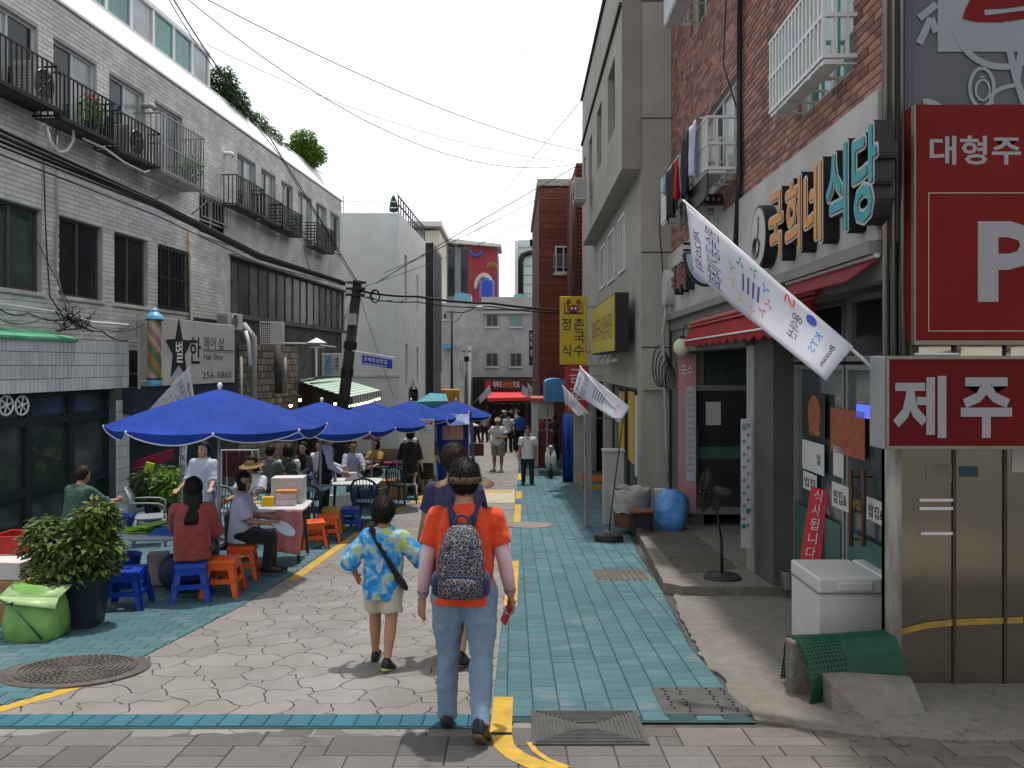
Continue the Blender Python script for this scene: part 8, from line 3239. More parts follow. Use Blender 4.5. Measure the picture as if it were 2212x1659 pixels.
#  STALL FURNITURE
M_umb = translucent(mat('parasol_blue', (.026, .068, .36), .75, .18, 2.2, bump=.22, bscale=14, spec=.1, dirt=.12), .3)
M_trim = mat('parasol_trim', (.55, .56, .62), .6, .05, 6)
def parasol(label, base, H, rad, tiltx=0.0, tilty=0.0, seed=0, rot=0.0, group='blue parasols along the stalls'):
 T = thing('parasol', label, 'parasol', base, group=group)
 base = V(base)
 top = base+V((tiltx, tilty, H))
 mb = MB()
 mb.tube([base, top+V((0, 0, .04))], .019, 10)
 mb.build('pole', M_pipe, T, smooth=True)
 N = 8
 sub = 10
 ax = (top-base).normalized()
 ux = ax.cross(V((0, 1, 0))).normalized()
 uy = ax.cross(ux).normalized()
 drop = .41
 def P(t, a, off=0.0):
  """t: 0 top .. 1 rim; a: angle; panels hang slightly between the ribs"""
  k = (a/(2*math.pi/N)) % 1
  sagk = math.sin(math.pi*k)
  r = rad*t*(1-.065*sagk*t)
  z = -drop*(t**1.12) - .03*sagk*t*t
  return top + ux*(r*math.cos(a+rot)) + uy*(r*math.sin(a+rot)) + ax*(z+off)
 mb = MB()
 nt = 9
 na = N*sub
 vs = [P(max(.02, j/nt), 2*math.pi*k/na) for j in range(nt+1) for k in range(na)]
 fs = [(j*na+k, j*na+(k+1) % na, (j+1)*na+(k+1) % na, (j+1)*na+k) for j in range(nt) for k in range(na)]
 mb.add(vs, fs)
 fs2 = []
 o = mb.build('canopy', M_umb, T, smooth=True)
 mb = MB()
 vs = []
 for q in (0, .5, 1):
  for k in range(na):
   a = 2*math.pi*k/na
   s = math.sin(math.pi*((k/sub) % 1))
   dpt = .025+.10*s**.7
   rr = random.Random(seed*100+k//sub).uniform(-.02, .03)
   e = P(1.0, a)
   vs.append(e - ax*(dpt*q) - (e-top).normalized()*(.05*q*s+rr*q*s))
 mb.add(vs, [(j*na+k, j*na+(k+1) % na, (j+1)*na+(k+1) % na, (j+1)*na+k) for j in range(2) for k in range(na)])
 mb.build('valance', M_umb, T, smooth=True)
 mb = MB()
 mb.tube([V(v) for v in vs[2*na:]]+[V(vs[2*na])], .008, 5)
 mb.build('edge_trim', M_trim, T, smooth=True)
 for k in range(N):
  a = 2*math.pi*k/N
  mb = MB()
  mb.tube([P(.03, a, -.02), P(.5, a, -.02), P(1.0, a, -.012)], .006, 5)
  hub = base.lerp(top, 1-.55/H)
  mb.tube([hub, P(.52, a, -.02)], .005, 5)
  mb.ell(P(1.0, a, -.01), .014, 8, 6)
  mb.build('rib', M_whm, T)
 mb = MB()
 mb.ell(top+ax*.035, (.03, .03, .04), 10, 7)
 mb.lathe([(.03, -.57), (.03, -.52)], top, 10)
 mb.build('finial', M_white, T, smooth=True)
 return T
UMB = [((470, 1250), 475, 840, 1.22, 0, .3, 'nearest and largest blue parasol on the left'),
 ((690, 1150), 695, 868, 1.20, 0, .1, 'second blue parasol along the stalls'),
 ((800, 1096), 808, 870, 1.18, 0, .5, 'third blue parasol along the stalls'),
 ((884, 1055), 888, 866, 1.18, 0, .2, 'fourth blue parasol along the stalls'),
 ((982, 1030), 985, 866, 1.12, 0, .4, 'farthest blue parasol, above the blue tarpaulin stall')]
UP_ = []
for k, ((bx, by), tx, ty, rad, tl, rot, lb) in enumerate(UMB):
 b = gp(bx, by)
 if k in (2, 3, 4):
  b = G(at(bx, 0, (16.6, 20.6, 23.8)[k-2]).x, (16.6, 20.6, 23.8)[k-2])
 tp = at(tx, ty, b.y)
 UP_.append(b)
 parasol(lb, b, tp.z-b.z, rad, tp.x-b.x, 0, k, rot)
STOOLM = {}
def stool_proto(m, key, seat=.30, h=.385):
 T = thing('stool', 'plastic stool', 'stool', (0, 0, -50), group='plastic stools')
 s = seat/2
 mb = MB()
 o, i = s, .035
 z = h
 ro = [(-o, -o), (o, -o), (o, o), (-o, o)]
 ri = [(-i, -i), (i, -i), (i, i), (-i, i)]
 vs = [(x, y, z) for x, y in ro]+[(x, y, z) for x, y in ri]+[(x*1.03, y*1.03, z-.045) for x, y in ro]+[(x, y, z-.045) for x, y in ri]
 fs = []
 for k in range(4):
  k2 = (k+1) % 4
  fs += [(k, k2, 4+k2, 4+k), (k, 8+k, 8+k2, k2), (4+k, 4+k2, 12+k2, 12+k), (8+k, 12+k, 12+k2, 8+k2)]
 mb.add(vs, fs)
 mb.build('seat', m, T, world=False, bevel=.012, seg=3)
 sp_ = .055
 for sx, sy in ((-1, -1), (1, -1), (1, 1), (-1, 1)):
  mb = MB()
  a, b = .075, .055
  top = V((sx*(s-.004), sy*(s-.004), h-.04))
  bot = V((sx*(s+sp_), sy*(s+sp_), 0))
  t = .016
  for (dx, dy) in ((1, 0), (0, 1)):
   w0, w1 = a, b
   e = V((-sx*dx, -sy*dy, 0))
   nrm_ = V((-sx*dy, -sy*dx, 0))*t
   vs = [top, top+e*w0, bot+e*w1, bot]
   vs2 = [v+nrm_ for v in vs]
   mb.add(vs+vs2, [(0, 1, 2, 3), (7, 6, 5, 4), (0, 4, 5, 1), (1, 5, 6, 2), (2, 6, 7, 3), (3, 7, 4, 0)])
  mb.build('leg', m, T, world=False)
 for k in range(4):
  mb = MB()
  M_ = Matrix.Rotation(k*math.pi/2, 3, 'Z')
  f = .62
  hz = h*(1-f)
  y = -(s+sp_*f)
  L = s+sp_*f
  a, b = M_ @ V((-L+.03, y+.004, hz)), M_ @ V((L-.03, y+.004, hz))
  mb.obox(a, b-a, V((0, 0, .05)), M_ @ V((0, .014, 0)))
  mb.build('stretcher', m, T, world=False)
  mb = MB()
  a, b = M_ @ V((-s+.03, -s-.006, h-.10)), M_ @ V((s-.03, -s-.006, h-.10))
  mb.obox(a, b-a, V((0, 0, .06)), M_ @ V((0, .012, 0)))
  mb.build('apron', m, T, world=False)
 ALLCH[T] = [c for c in bpy.data.objects if c.parent == T]
 return T
M_sblue = mat('stool_blue', (.006, .045, .33), .4, .08, 5)
M_sorng = mat('stool_orange', (.66, .10, .012), .4, .08, 5)
M_syel = mat('stool_yellow', (.60, .38, .02), .4, .08, 5)
SB, SO, SY_ = stool_proto(M_sblue, 'b'), stool_proto(M_sorng, 'o'), stool_proto(M_syel, 'y')
used = set()
def put(proto, loc, rz, label):
 if proto in used:
  return dup(proto, loc, rz, label)
 used.add(proto)
 proto.location = loc
 proto.rotation_euler = (0, 0, rz)
 proto['label'] = label
 return proto
bpy.context.view_layer.update()
for pr, px, py, rz, lb in ((SB, 258, 1322, .15, 'empty blue plastic stool next to the potted shrub'), (SB, 400, 1305, .3, 'blue plastic stool under the woman in the red shirt'),
      (SO, 470, 1292, .1, 'orange plastic stool at the foot of the nearest parasol'), (SO, 512, 1255, .25, 'orange plastic stool under the woman in the pale lilac T-shirt'),
      (SO, 672, 1188, .35, 'front one of two orange stools side by side in the sun'), (SO, 702, 1172, .3, 'rear one of two orange stools side by side in the sun'),
      (SY_, 712, 1152, .1, 'yellow plastic stool behind the two orange stools'), (SB, 752, 1150, .15, 'blue plastic stool in front of the dark green chair')):
 p = gp(px, py)
 put(pr, (p.x, p.y+.16, gz(p.y+.16)+.010), rz, lb)
def chair_proto(m):
 T = thing('plastic_chair', 'plastic chair', 'chair', (0, 0, -50), group='plastic armchairs')
 mb = MB()
 mb.loft([ring(V((0, 0, .40)), V((1, 0, 0)), V((0, 1, 0)), .22, .21, 20, 4), ring(V((0, 0, .425)), V((1, 0, 0)), V((0, 1, 0)), .225, .215, 20, 4)], True)
 mb.build('seat', m, T, world=False, bevel=.008)
 def B(x, z):
  return V((x*(1+.12*(z-.42)), -.20-.16*(z-.42)-.06*(1-(x/.25)**2), z))
 pts = []
 for k in range(17):
  a = math.pi*k/16
  pts.append(B(.235*math.cos(a), .60+.25*math.sin(a)**.8 if math.sin(a) > 0 else .60))
 pts = [B(.225, .42)]+pts+[B(-.225, .42)]
 mb = MB()
 mb.tube(pts, .02, 8)
 mb.build('back_rim', m, T, world=False, smooth=True)
 for k in range(7):
  x = -.165+.055*k
  zt = .60+.25*math.sqrt(max(0, 1-(x/.235)**2))-.015
  mb = MB()
  mb.tube([B(x, .43), B(x, (zt+.43)/2), B(x, zt)], .018, 6, flat=.3)
  mb.build('slat', m, T, world=False, smooth=True)
 for s in (-1, 1):
  mb = MB()
  mb.tube([B(s*.235, .66), V((s*.27, -.05, .655)), V((s*.275, .12, .64)), V((s*.26, .19, .60)), V((s*.245, .2, .42))], .02, 8, flat=.6)
  mb.build('armrest', m, T, world=False, smooth=True)
  for y in (-.19, .18):
   mb = MB()
   mb.tube([V((s*.2, y, .41)), V((s*.245, y*1.18, 0))], [.028, .018], 8)
   mb.build('leg', m, T, world=False, smooth=True)
 ALLCH[T] = [c for c in bpy.data.objects if c.parent == T]
 return T
CG = chair_proto(mat('chair_grey', (.22, .235, .25), .45, .08, 5))
CN = chair_proto(mat('chair_green', (.025, .05, .048), .45, .1, 5))
bpy.context.view_layer.update()
for pr, px, py, rz, lb in ((CG, 325, 1178, -1.2, 'grey plastic chair by the tiled pillar behind the low table'), (CG, 455, 1165, 2.6-1.9, 'grey plastic chair in front of the standing woman'), (CG, 515, 1148, .9, 'grey plastic chair right of the parasol pole'),
      (CG, 640, 1140, 2.9, 'grey plastic chair at the white table with boxes'), (CN, 797, 1135, -.15, 'dark green plastic chair facing the far stall tables'), (CN, 605, 1120, 2.4, 'dark green plastic chair behind the visored woman'), (CN, 868, 1090, -.5, 'dark green plastic chair under the third parasol'),
      (CN, 660, 1158, .2, 'dark green plastic chair beside the pink table cloth')):
 p = gp(px, py)
 put(pr, (p.x, p.y, gz(p.y)+.010), rz, lb)
def table(label, c, w, d, h, rz, topm, legm, thick=.035):
 T = thing('table', label, 'table', c, rz)
 mb = MB()
 rg = [ring(V((0, 0, z)), V((1, 0, 0)), V((0, 1, 0)), w/2*f, d/2*f, 28, 8) for z, f in ((h-thick, .97), (h-thick*.6, 1), (h-.006, 1), (h, .985))]
 mb.loft(rg, True)
 mb.build('top', topm, T, world=False, auto=40)
 for sx, sy in ((-1, -1), (1, -1), (1, 1), (-1, 1)):
  mb = MB()
  mb.tube([V((sx*(w/2-.12), sy*(d/2-.1), h-thick)), V((sx*(w/2-.07), sy*(d/2-.06), 0))], [.03, .02], 8)
  mb.build('leg', legm, T, world=False, smooth=True)
 return T
M_card_ = mat('cardboard', (.34, .20, .085), .85, .12, 5)
M_tw = mat('table_white', (.58, .58, .57), .4, .04, 4)
M_tg = mat('table_greyblue', (.30, .36, .40), .45, .06, 4)
def gt(px, py, h):
 """ground point under a table top point seen at px, py"""
 Y = 8.0
 for _ in range(60):
  Y += ((788-py)/F*Y - (gz(Y)+h)) / ((py-788)/F-.06) * .5
 return V(((px-1106)/F*Y, Y, gz(Y)+.010))
tA = gt(345, 1150, .62)
table('low grey blue table in front of the woman in the red shirt', tA, 1.25, .7, .62, .05, M_tg, mat('leg_green', (.03, .06, .07), .5, .1, 4))
tB = gt(588, 1092, .72)
table('white table loaded with boxes and snacks beside the visored woman', tB, .95, .75, .72, .08, M_tw, CN.children[0].data.materials[0] if CN.children else M_dpot)
tC = gt(762, 1040, .72)
table('white table farther along under the second parasol', tC, 1.0, .8, .72, 0, M_tw, M_dpot)
tD = gt(830, 1005, .72)
table('long table with dark cloth goods under the third parasol', tD, 1.5, .8, .72, .1, mat('dark_cloth_top', (.03, .028, .035), .8, .3, 8), M_dpot)
tE = gt(655, 1053, .7)
table('grey table behind the white table with boxes', tE, .9, .6, .7, 0, M_tg, M_dpot)
def item(name, label, cat, fn, m, bevel=.006, smooth=False):
 mb = MB()
 fn(mb)
 o = mb.build(name, m, smooth=smooth, bevel=0 if smooth else bevel)
 return tag(o, label, cat)
zB = tB.z+.72
fr_ = lambda dx, dy, dz=0: V((tB.x+dx, tB.y+dy, zB+dz))
item('carton', 'lowest white carton on the white table', 'box', lambda b: b.cbox(fr_(.18, .02, .04), (.26, .2, .08), .2), mat('carton_white', (.55, .50, .47), .7, .08, 6))
item('carton', 'middle pinkish white carton on the white table', 'box', lambda b: b.cbox(fr_(.18, .02, .121), (.25, .19, .075), .25), mat('carton_pink', (.55, .45, .42), .7, .08, 6))
item('carton', 'orange edged flat carton on top of the white cartons', 'box', lambda b: b.cbox(fr_(.19, .03, .18), (.27, .2, .035), .1), mat('carton_orange', (.55, .26, .08), .7, .1, 6))
item('carton', 'large pale carton with open lid behind the stacked cartons', 'box', lambda b: b.cbox(fr_(.16, .22, .17), (.42, .26, .34), .08), mat('carton_pale', (.52, .52, .50), .7, .05, 4))
item('snack_box', 'yellow tub on the white table', 'box', lambda b: b.cbox(fr_(-.03, -.08, .06), (.15, .11, .12), .3), mat('tub_yellow', (.65, .42, .02), .5, .1, 6))
item('banana', 'yellow banana lying beside the yellow tub', 'fruit', lambda b: b.tube([fr_(-.22, -.12, .02), fr_(-.17, -.13, .05), fr_(-.12, -.12, .045), fr_(-.08, -.1, .015)], [.012, .022, .022, .01], 8), mat('tub_yellow', (.65, .42, .02)), smooth=True)
item('can', 'orange red drink can on the white table', 'can', lambda b: b.lathe([(.03, 0), (.036, .006), (.036, .11), (.03, .12), (.001, .12)], fr_(-.32, -.02, 0), 16), mat('can_red', (.60, .08, .03), .3, .1, 6), smooth=True)
item('notebook', 'pale open sheet of paper on the white table', 'paper', lambda b: b.cbox(fr_(-.05, -.26, .004), (.3, .16, .006), .1), M_papr, .001)
c = fr_(-.22, .12, .12)
TF = thing('desk_fan', 'small dark desk fan on the white table', 'fan', c-V((0, 0, .12)))
mb = MB()
mb.tube([c+V((.1*math.cos(a*math.pi/10), 0, .1*math.sin(a*math.pi/10))) for a in range(21)], .006, 6)
for k in range(10):
 a = k*math.pi/5
 mb.tube([c, c+V((.1*math.cos(a), 0, .1*math.sin(a)))], .002, 4)
mb.build('ring', M_black, TF)
mb = MB()
mb.lathe([(.05, -.12), (.05, -.11), (.015, -.10), (.012, -.01)], c, 12)
mb.build('stand', M_black, TF, smooth=True)
mb = MB()
mb.cbox(c+V((.06, -.04, -.05)), (.09, .06, .10))
mb.build('battery_case', mat('cyan_plastic', (.08, .35, .55), .4, .1, 6), TF, bevel=.01)
mb = MB()
c0 = V((tB.x+.50, tB.y-.34, zB))
nu, nv = 14, 10
vs = []
for j in range(nv+1):
 for i in range(nu+1):
  s, t = i/nu, j/nv
  vs.append(V((c0.x+.0+.34*(s-1)+.012*math.sin(t*5)+.36*0, c0.y-.065-.02*math.sin(s*16)*t-.03*t, zB+.012-.52*t-.05*t*s)))
mb.add(vs, [(j*(nu+1)+i, j*(nu+1)+i+1, (j+1)*(nu+1)+i+1, (j+1)*(nu+1)+i) for j in range(nv) for i in range(nu)])
o = mb.build('table_cloth', mat('coral_print_cloth', (.46, .12, .12), .8, .35, 9, col2=(.50, .24, .21)), smooth=True)
o.modifiers.new('t', 'SOLIDIFY').thickness = .005
tag(o, 'coral pink printed cloth hanging from the corner of the white table', 'cloth')
zA = tA.z+.62
item('green_packet', 'heap of bright green packets on the low table', 'packet', lambda b: [b.cbox(V((tA.x-.25+.05*k, tA.y-.05+.05*(k % 2), zA+.015+.018*k)), (.34, .16, .016), .3*k) for k in range(5)], mat('lime_packet', (.20, .42, .03), .4, .15, 7))
item('blue_packet', 'flat blue packets on the low table by the red shirt', 'packet', lambda b: [b.cbox(V((tA.x+.1+.02*k, tA.y-.12+.03*k, zA+.012+.02*k)), (.3, .18, .018), .15*k) for k in range(3)], mat('blue_packet', (.03, .12, .40), .4, .15, 7))
item('basin', 'blue plastic basin left of the green packets', 'basin', lambda b: b.lathe([(.13, 0), (.17, .14), (.18, .14), (.18, .15), (.16, .15), (.12, .02), (.001, .02)], V((tA.x-.5, tA.y+.1, zA)), 20), M_sblue)
item('basin', 'dark blue round bag of goods under the low table', 'bag', lambda b: b.ell(V((tA.x+.3, tA.y-.15, tA.z+.22)), (.24, .2, .22), 18, 12), mat('navy_sack', (.01, .02, .07), .6, .2, 6, bump=.4, bscale=12), smooth=True)
item('crate', 'pale printed carton standing under the low table', 'box', lambda b: b.cbox(V((tA.x-.1, tA.y+.2, tA.z+.17)), (.22, .2, .34), .3), mat('printed_carton', (.42, .38, .36), .6, .3, 9))
item('bucket', 'blue plastic bin under the low table', 'bucket', lambda b: b.lathe([(.14, 0), (.18, .34), (.19, .34), (.19, .36), (.17, .36), (.13, .02), (.001, .02)], V((tA.x-.42, tA.y+.05, tA.z)), 20), M_sblue)
zC = tC.z+.72
item('carton', 'small white and red packages on the second parasol table', 'box', lambda b: b.cbox(V((tC.x-.05, tC.y+.1, zC+.07)), (.2, .15, .14), .2), mat('package_white', (.45, .42, .44), .6, .2, 9))
item('bottle', 'small bottle on the second parasol table', 'bottle', lambda b: b.lathe([(.03, 0), (.03, .12), (.012, .16), (.012, .2), (.001, .2)], V((tC.x-.32, tC.y, zC)), 12), mat('bottle_pale', (.3, .35, .38), .2, .1, 6), smooth=True)
zD = tD.z+.72
for k in range(6):
 item('clothes_pile', ('leftmost', 'second', 'third', 'fourth', 'fifth', 'rightmost')[k]+' folded garment pile on the dark cloth table', 'clothes', lambda b: b.loft([ring(V((tD.x-.6+.23*k, tD.y-.1+.05*(k % 2), zD+z)), V((1, .2, 0)), V((-.2, 1, 0)), .11*f, .15*f, 14, 3) for z, f in ((0, 1), (.05, 1.03), (.09+.02*(k % 3), .9))], True), mat('garment_%d' % k, ((.03, .03, .04), (.22, .21, .22), (.05, .04, .05), (.16, .03, .07), (.08, .02, .10), (.20, .10, .03))[k], .85, .2, 8, bump=.4, bscale=30), smooth=True)
item('display_rack', 'yellow brown carton of goods at the back of the dark cloth table', 'box', lambda b: b.cbox(V((tD.x+.1, tD.y+.35, zD+.17)), (.5, .25, .34), .05), mat('brown_carton', (.20, .16, .09), .8, .15, 5))
for k in range(5):
 item('booklet', ('leftmost', 'second', 'middle', 'fourth', 'rightmost')[k]+' upright striped booklet behind the dark cloth table', 'booklet', lambda b: b.cbox(V((tD.x+.45+.085*k, tD.y+.3, zD+.16+.01*(k % 2))), (.07, .16, .3), M=Matrix.Rotation(R(14), 3, 'Y')), mat('booklet_%d' % (k % 2), ((.40, .46, .50), (.25, .35, .42))[k % 2], .5, .3, 14, stretch=(8, 1, 1)))
for k, (px, Yq, s_, m_, lb) in enumerate(((640, 13.3, (.4, .3, .34), M_card_, 'brown carton on the ground behind the white table'), (735, 15.4, (.42, .34, .4), mat('carton_pale', (.52, .52, .50)), 'pale carton on the ground under the second parasol table'),
          (790, 17.0, (.5, .4, .36), mat('crate_blue', (.03, .06, .22), .5, .1, 5), 'dark blue crate on the ground by the dark cloth table'), (845, 18.4, (.5, .4, .45), M_card_, 'brown carton on the ground under the dark cloth table'),
          (905, 20.3, (.5, .45, .7), mat('crate_teal', (.03, .12, .13), .5, .1, 5), 'teal crate standing left of the blue tarpaulin stall'))):
 q_ = V((at(px, 0, Yq).x, Yq, gz(Yq)+.01))
 item('carton' if 'carton' in lb else 'crate', lb, 'box', lambda b: b.cbox(q_+V((0, 0, s_[2]/2)), s_, .2*k), m_)
#  seated and standing people at the stalls
p = loc_of(398, 1302)
sitp = lambda **k: dict(dict(legL=(86, 88, 6), legR=(86, 88, 6), armL=(30, 10, 50, -15), armR=(30, 10, 50, -15)), **k)
I = person('woman in brick red shirt with long dark hair seated on a blue stool', (p.x, p.y+.2, gz(p.y)+.01), R(12), 1.47, sitp(sit=.385, lean=4, armR=(24, 10, 30, -8), armL=(40, 8, 40, -10)),
  dict(top=(cmat('brick_red_cotton', (.24, .045, .042), .1), 'half'), bottom=(cmat('black_trs', (.012, .012, .013)), 'trousers'), hem=.43, ease=.026, hairlen=.23, boxy=True, fold=.03, shoes=SHOEW),
  skin=SK3, hair=('long', HAIRM), vox=.009, fat=1.05, headturn=15)
p = loc_of(508, 1252)
I = person('woman in pale lilac T-shirt seated sideways on an orange stool holding a round fan', (p.x, p.y+.18, gz(p.y)+.01), R(-78), 1.44, sitp(sit=.385, lean=3, legL=(80, 80, 2), legR=(84, 92, 2), armR=(22, 6, 62, -8), armL=(30, 8, 55, -25)),
  dict(top=(cmat('lilac_cotton', (.40, .42, .52), .06), 'short'), bottom=(cmat('black_trs', (.012, .012, .013)), 'trousers'), hem=.44, ease=.02, slen=.85, boxy=True, shoes=SHOEB),
  skin=SK2, hair=('bob', HAIRM), vox=.009, fat=1.05, headturn=-52)
wr = ROOT[I['T']] @ I['arms'][1][2]
HF = thing('hand_fan', 'round pale hand fan held on the lap of the lilac shirt woman', 'fan', wr)
mb = MB()
u = V((.75, .1, -.35)).normalized()
v = V((-.2, .8, .4)).normalized()
cc = wr+u*.22+V((0, 0, .02))
mb.prism([(.13*math.cos(2*math.pi*k/24), .12*math.sin(2*math.pi*k/24)) for k in range(24)], cc, u, v, u.cross(v)*.004)
mb.build('blade', mat('fan_paper', (.45, .52, .56), .6, .15, 6), HF)
mb = MB()
mb.tube([wr, cc-u*.1], .008, 6)
mb.build('handle', M_white, HF)
p = gt(440, 962, 1.60)
p = V((at(440, 0, 12.0).x, 12.0, gz(12.0)+.01))
I = person('smiling woman in pale blue shirt standing with open hands under the parasol', p, R(172), 1.46, dict(legL=(2, 2, 2), legR=(-2, 2, 2), armL=(14, 10, 52, 4), armR=(14, 10, 46, 4), handL=dict(palm=(0, .3, 1), curl=20), handR=dict(palm=(0, .3, 1), curl=20)),
  dict(top=(mat('pale_stripe', (.42, .45, .56), .85, .12, 40, stretch=(6, 6, .2), bump=.2, bscale=50), 'half'), bottom=(cmat('pale_blue_trs', (.20, .24, .38)), 'trousers'), hem=.40, ease=.022, boxy=True, shoes=SHOEW),
  skin=SK1, hair=('bun', HAIRM), vox=.010, headturn=-8)
p = V((at(545, 0, 11.7).x, 11.7, gz(11.7)+.01))
I = person('woman with brown visor and white T-shirt seated behind the white table', p, R(165), 1.56, sitp(sit=.42, armL=(25, 8, 60, -10), armR=(25, 8, 60, -10)),
  dict(top=(white('white_tee', (.55, .56, .60)), 'short'), bottom=(cmat('black_trs', (.012, .012, .013)), 'trousers'), hem=.46, ease=.02),
  skin=SK2, hair=('bob', HAIRB), vox=.011, nod=8)
visor(I, mat('tan_visor', (.20, .12, .05), .7, .4, 14))
mb = MB()
for k in range(6):
 mb.cbox(I['sp'](I['zz'](.66), -.05+.02*k, .082), (.018, .012, .04))
mb.build('shirt_print', mat('print_red', (.35, .06, .07)), I['T'], world=False)
p = V((at(160, 0, 10.4).x, 10.4, gz(10.4)+.01))
I = person('person in dark green blouse seated behind the potted shrub', p, R(-20), 1.46, sitp(sit=.40, lean=12, armR=(50, 10, 40, -10)),
  dict(top=(mat('green_check', (.03, .075, .06), .85, .4, 16, col2=(.06, .11, .085)), 'half'), bottom=(cmat('dark_trousers', (.02, .02, .024)), 'trousers'), hem=.44, ease=.02),
  skin=SK3, hair=('bun', HAIRB), vox=.011, fat=1.15)
for px, Yq, yaw, lb, wear, hair, sit_ in ((622, 15.6, 20, 'person in white sleeves and dark vest seated with back turned', dict(top=(cmat('vest_dark', (.06, .06, .055)), 'none'), bottom=(cmat('black_trs', (.012, .012, .013)), 'trousers')), ('bob', HAIRB), .44),
        (655, 17.2, 160, 'dark haired woman in black facing the seated person with the vest', dict(top=(cmat('black_trs', (.012, .012, .013)), 'long'), bottom=(cmat('black_trs', (.012, .012, .013)), 'trousers'), hairlen=.12), ('long', HAIRM), .44),
        (585, 15.2, -25, 'person in grey top seated beyond the visored woman', dict(top=(cmat('grey_top', (.09, .10, .10)), 'short'), bottom=(cmat('black_trs', (.012, .012, .013)), 'trousers')), ('short', HAIRM), .44),
        (812, 19.4, 150, 'person in mustard top seated behind the dark cloth table', dict(top=(cmat('mustard', (.35, .22, .05)), 'short'), bottom=(cmat('denim_dark', (.06, .09, .14)), 'trousers')), ('bob', HAIRM), .44),
        (690, 18.6, 170, 'person in white top seated far back under the second parasol', dict(top=(white(), 'short'), bottom=(cmat('denim_dark', (.06, .09, .14)), 'trousers')), ('short', HAIRM), .44),
        (762, 18.2, 200, 'person in pale lilac top seated under the second parasol', dict(top=(cmat('lilac_cotton', (.40, .42, .52)), 'half'), bottom=(cmat('denim_dark', (.06, .09, .14)), 'trousers')), ('short', HAIRM), .44)):
 p = V((at(px, 0, Yq).x, Yq, gz(Yq)+.01))
 I = person(lb, p, R(yaw), 1.58, sitp(sit=sit_), wear, skin=SK3, hair=hair, vox=.014, face=90 < yaw < 270)
 if 'white sleeves' in lb:
  for s in (-1, 1):
   sh, el, wr, d2 = I['arms'][s]
   mb = MB()
   mb.tube([sh, sh.lerp(el, .85)], [.062, .05], 12)
   mb.ell(sh, .062, 12, 8)
   mb.build('sleeve', white(), I['T'], world=False, smooth=True)
p = V((at(702, 0, 14.2).x, 14.2, gz(14.2)+.01))
I = person('person in dark vest and white sleeves standing at the table by the pole', p, R(-70), 1.60, dict(legL=(2, 2, 2), legR=(-2, 2, 2), armL=(16, 6, 52, 0), armR=(12, 6, 48, 0), lean=4),
  dict(top=(white('white_shirt', (.55, .57, .66)), 'long'), bottom=(cmat('black_trs', (.012, .012, .013)), 'trousers'), hem=.5, ease=.012), skin=SK1, hair=('short', HAIRM), vox=.012)
mb = MB()
sp, zz, SX, SY = I['sp'], I['zz'], I['SX'], I['SY']
mb.loft([ring(sp(zz(f)), SX, SY, x*1.6+.022, y*1.6+.022) for f, x, y in ((.46, .094, .074), (.53, .094, .072), (.58, .088, .066), (.66, .088, .067), (.73, .094, .069), (.79, .08, .060))], True)
mb.build('vest', cmat('black_vest', (.012, .012, .014)), I['T'], world=False, smooth=True)
#  PLANTS, BAG, BOXES (left front)
p = gp(160, 1365)
p = p - V((.10, 0, 0))
PT = thing('potted_shrub', 'bushy green shrub in a tall dark square planter at left', 'potted plant', (p.x, p.y+.2, gz(p.y+.2)))
c = V((p.x, p.y+.22, gz(p.y+.22)))
mb = MB()
mb.loft([ring(c+V((0, 0, z)), V((.97, .2, 0)), V((-.2, .97, 0)), w, w, 28, 7) for z, w in ((0, .20), (.02, .205), (.42, .245), (.44, .26), (.47, .26), (.47, .235), (.43, .23))], True)
mb.build('planter', mat('dark_planter', (.012, .022, .03), .5, .25, 5), PT, auto=40)
mb = MB()
blobs = [((.0, 0, .70), (.34, .32, .26)), ((.13, .05, .90), (.24, .24, .19)), ((-.22, -.05, .76), (.24, .22, .18)), ((.22, -.02, .64), (.20, .22, .22)), ((-.05, -.12, .52), (.32, .24, .15)), ((.20, .0, 1.02), (.13, .14, .12)), ((-.30, 0, .88), (.12, .12, .11))]
for k, (o, rad) in enumerate(blobs):
 leaves(mb, c+V(o), rad, int(9000*(rad[0]*rad[1]*rad[2])/.04*.16)+380, .075, 50+k, droop=.35, shell=.15, long=2.1)
M_shrub = translucent(mat('shrub_leaf', (.062, .115, .024), .5, .5, 22, rnd=.8, spec=.3, col2=(.12, .16, .032)), .25)
mb.build('foliage', M_shrub, PT)
mb = MB()
r_ = random.Random(8)
for k in range(14):
 o, rad = blobs[k % len(blobs)]
 e = c+V(o)+V((rad[0]*r_.uniform(-.7, .7), rad[1]*r_.uniform(-.7, .7), rad[2]*r_.uniform(.2, 1.05)))
 mb.tube([c+V((r_.uniform(-.08, .08), r_.uniform(-.08, .08), .42)), (c+e)/2+V((0, 0, .25)), e], [.012, .008, .004], 6)
mb.build('stems', M_bark, PT, smooth=True)
p = gp(46, 1392)
c = V((p.x, p.y+.22, gz(p.y+.22)+.01))
GBg = thing('shopping_bag', 'large bright green zipped shopping bag on the ground at left', 'bag', c)
rg = []
for t, fx, fy in ((0, .88, .9), (.05, .99, 1), (.35, 1.02, 1.0), (.65, .95, .8), (.85, .9, .45), (.97, .88, .16), (1.0, .86, .08)):
 ring_ = []
 for k in range(36):
  a = 2*math.pi*k/36
  ca, sa = math.cos(a), math.sin(a)
  w = 1+.05*noise.noise(V((ca*2.5, sa*2.5, t*4)))+.025*noise.noise(V((ca*7, sa*7, t*11)))
  ring_.append(c+V((.235*fx*w*math.copysign(abs(ca)**.6, ca), .19*fy*w*math.copysign(abs(sa)**.6, sa), .42*t+.02*math.sin(a*3)*(t > .8)-.03*(t > .9)*ca)))
 rg.append(ring_)
mb = MB()
mb.loft(rg, True)
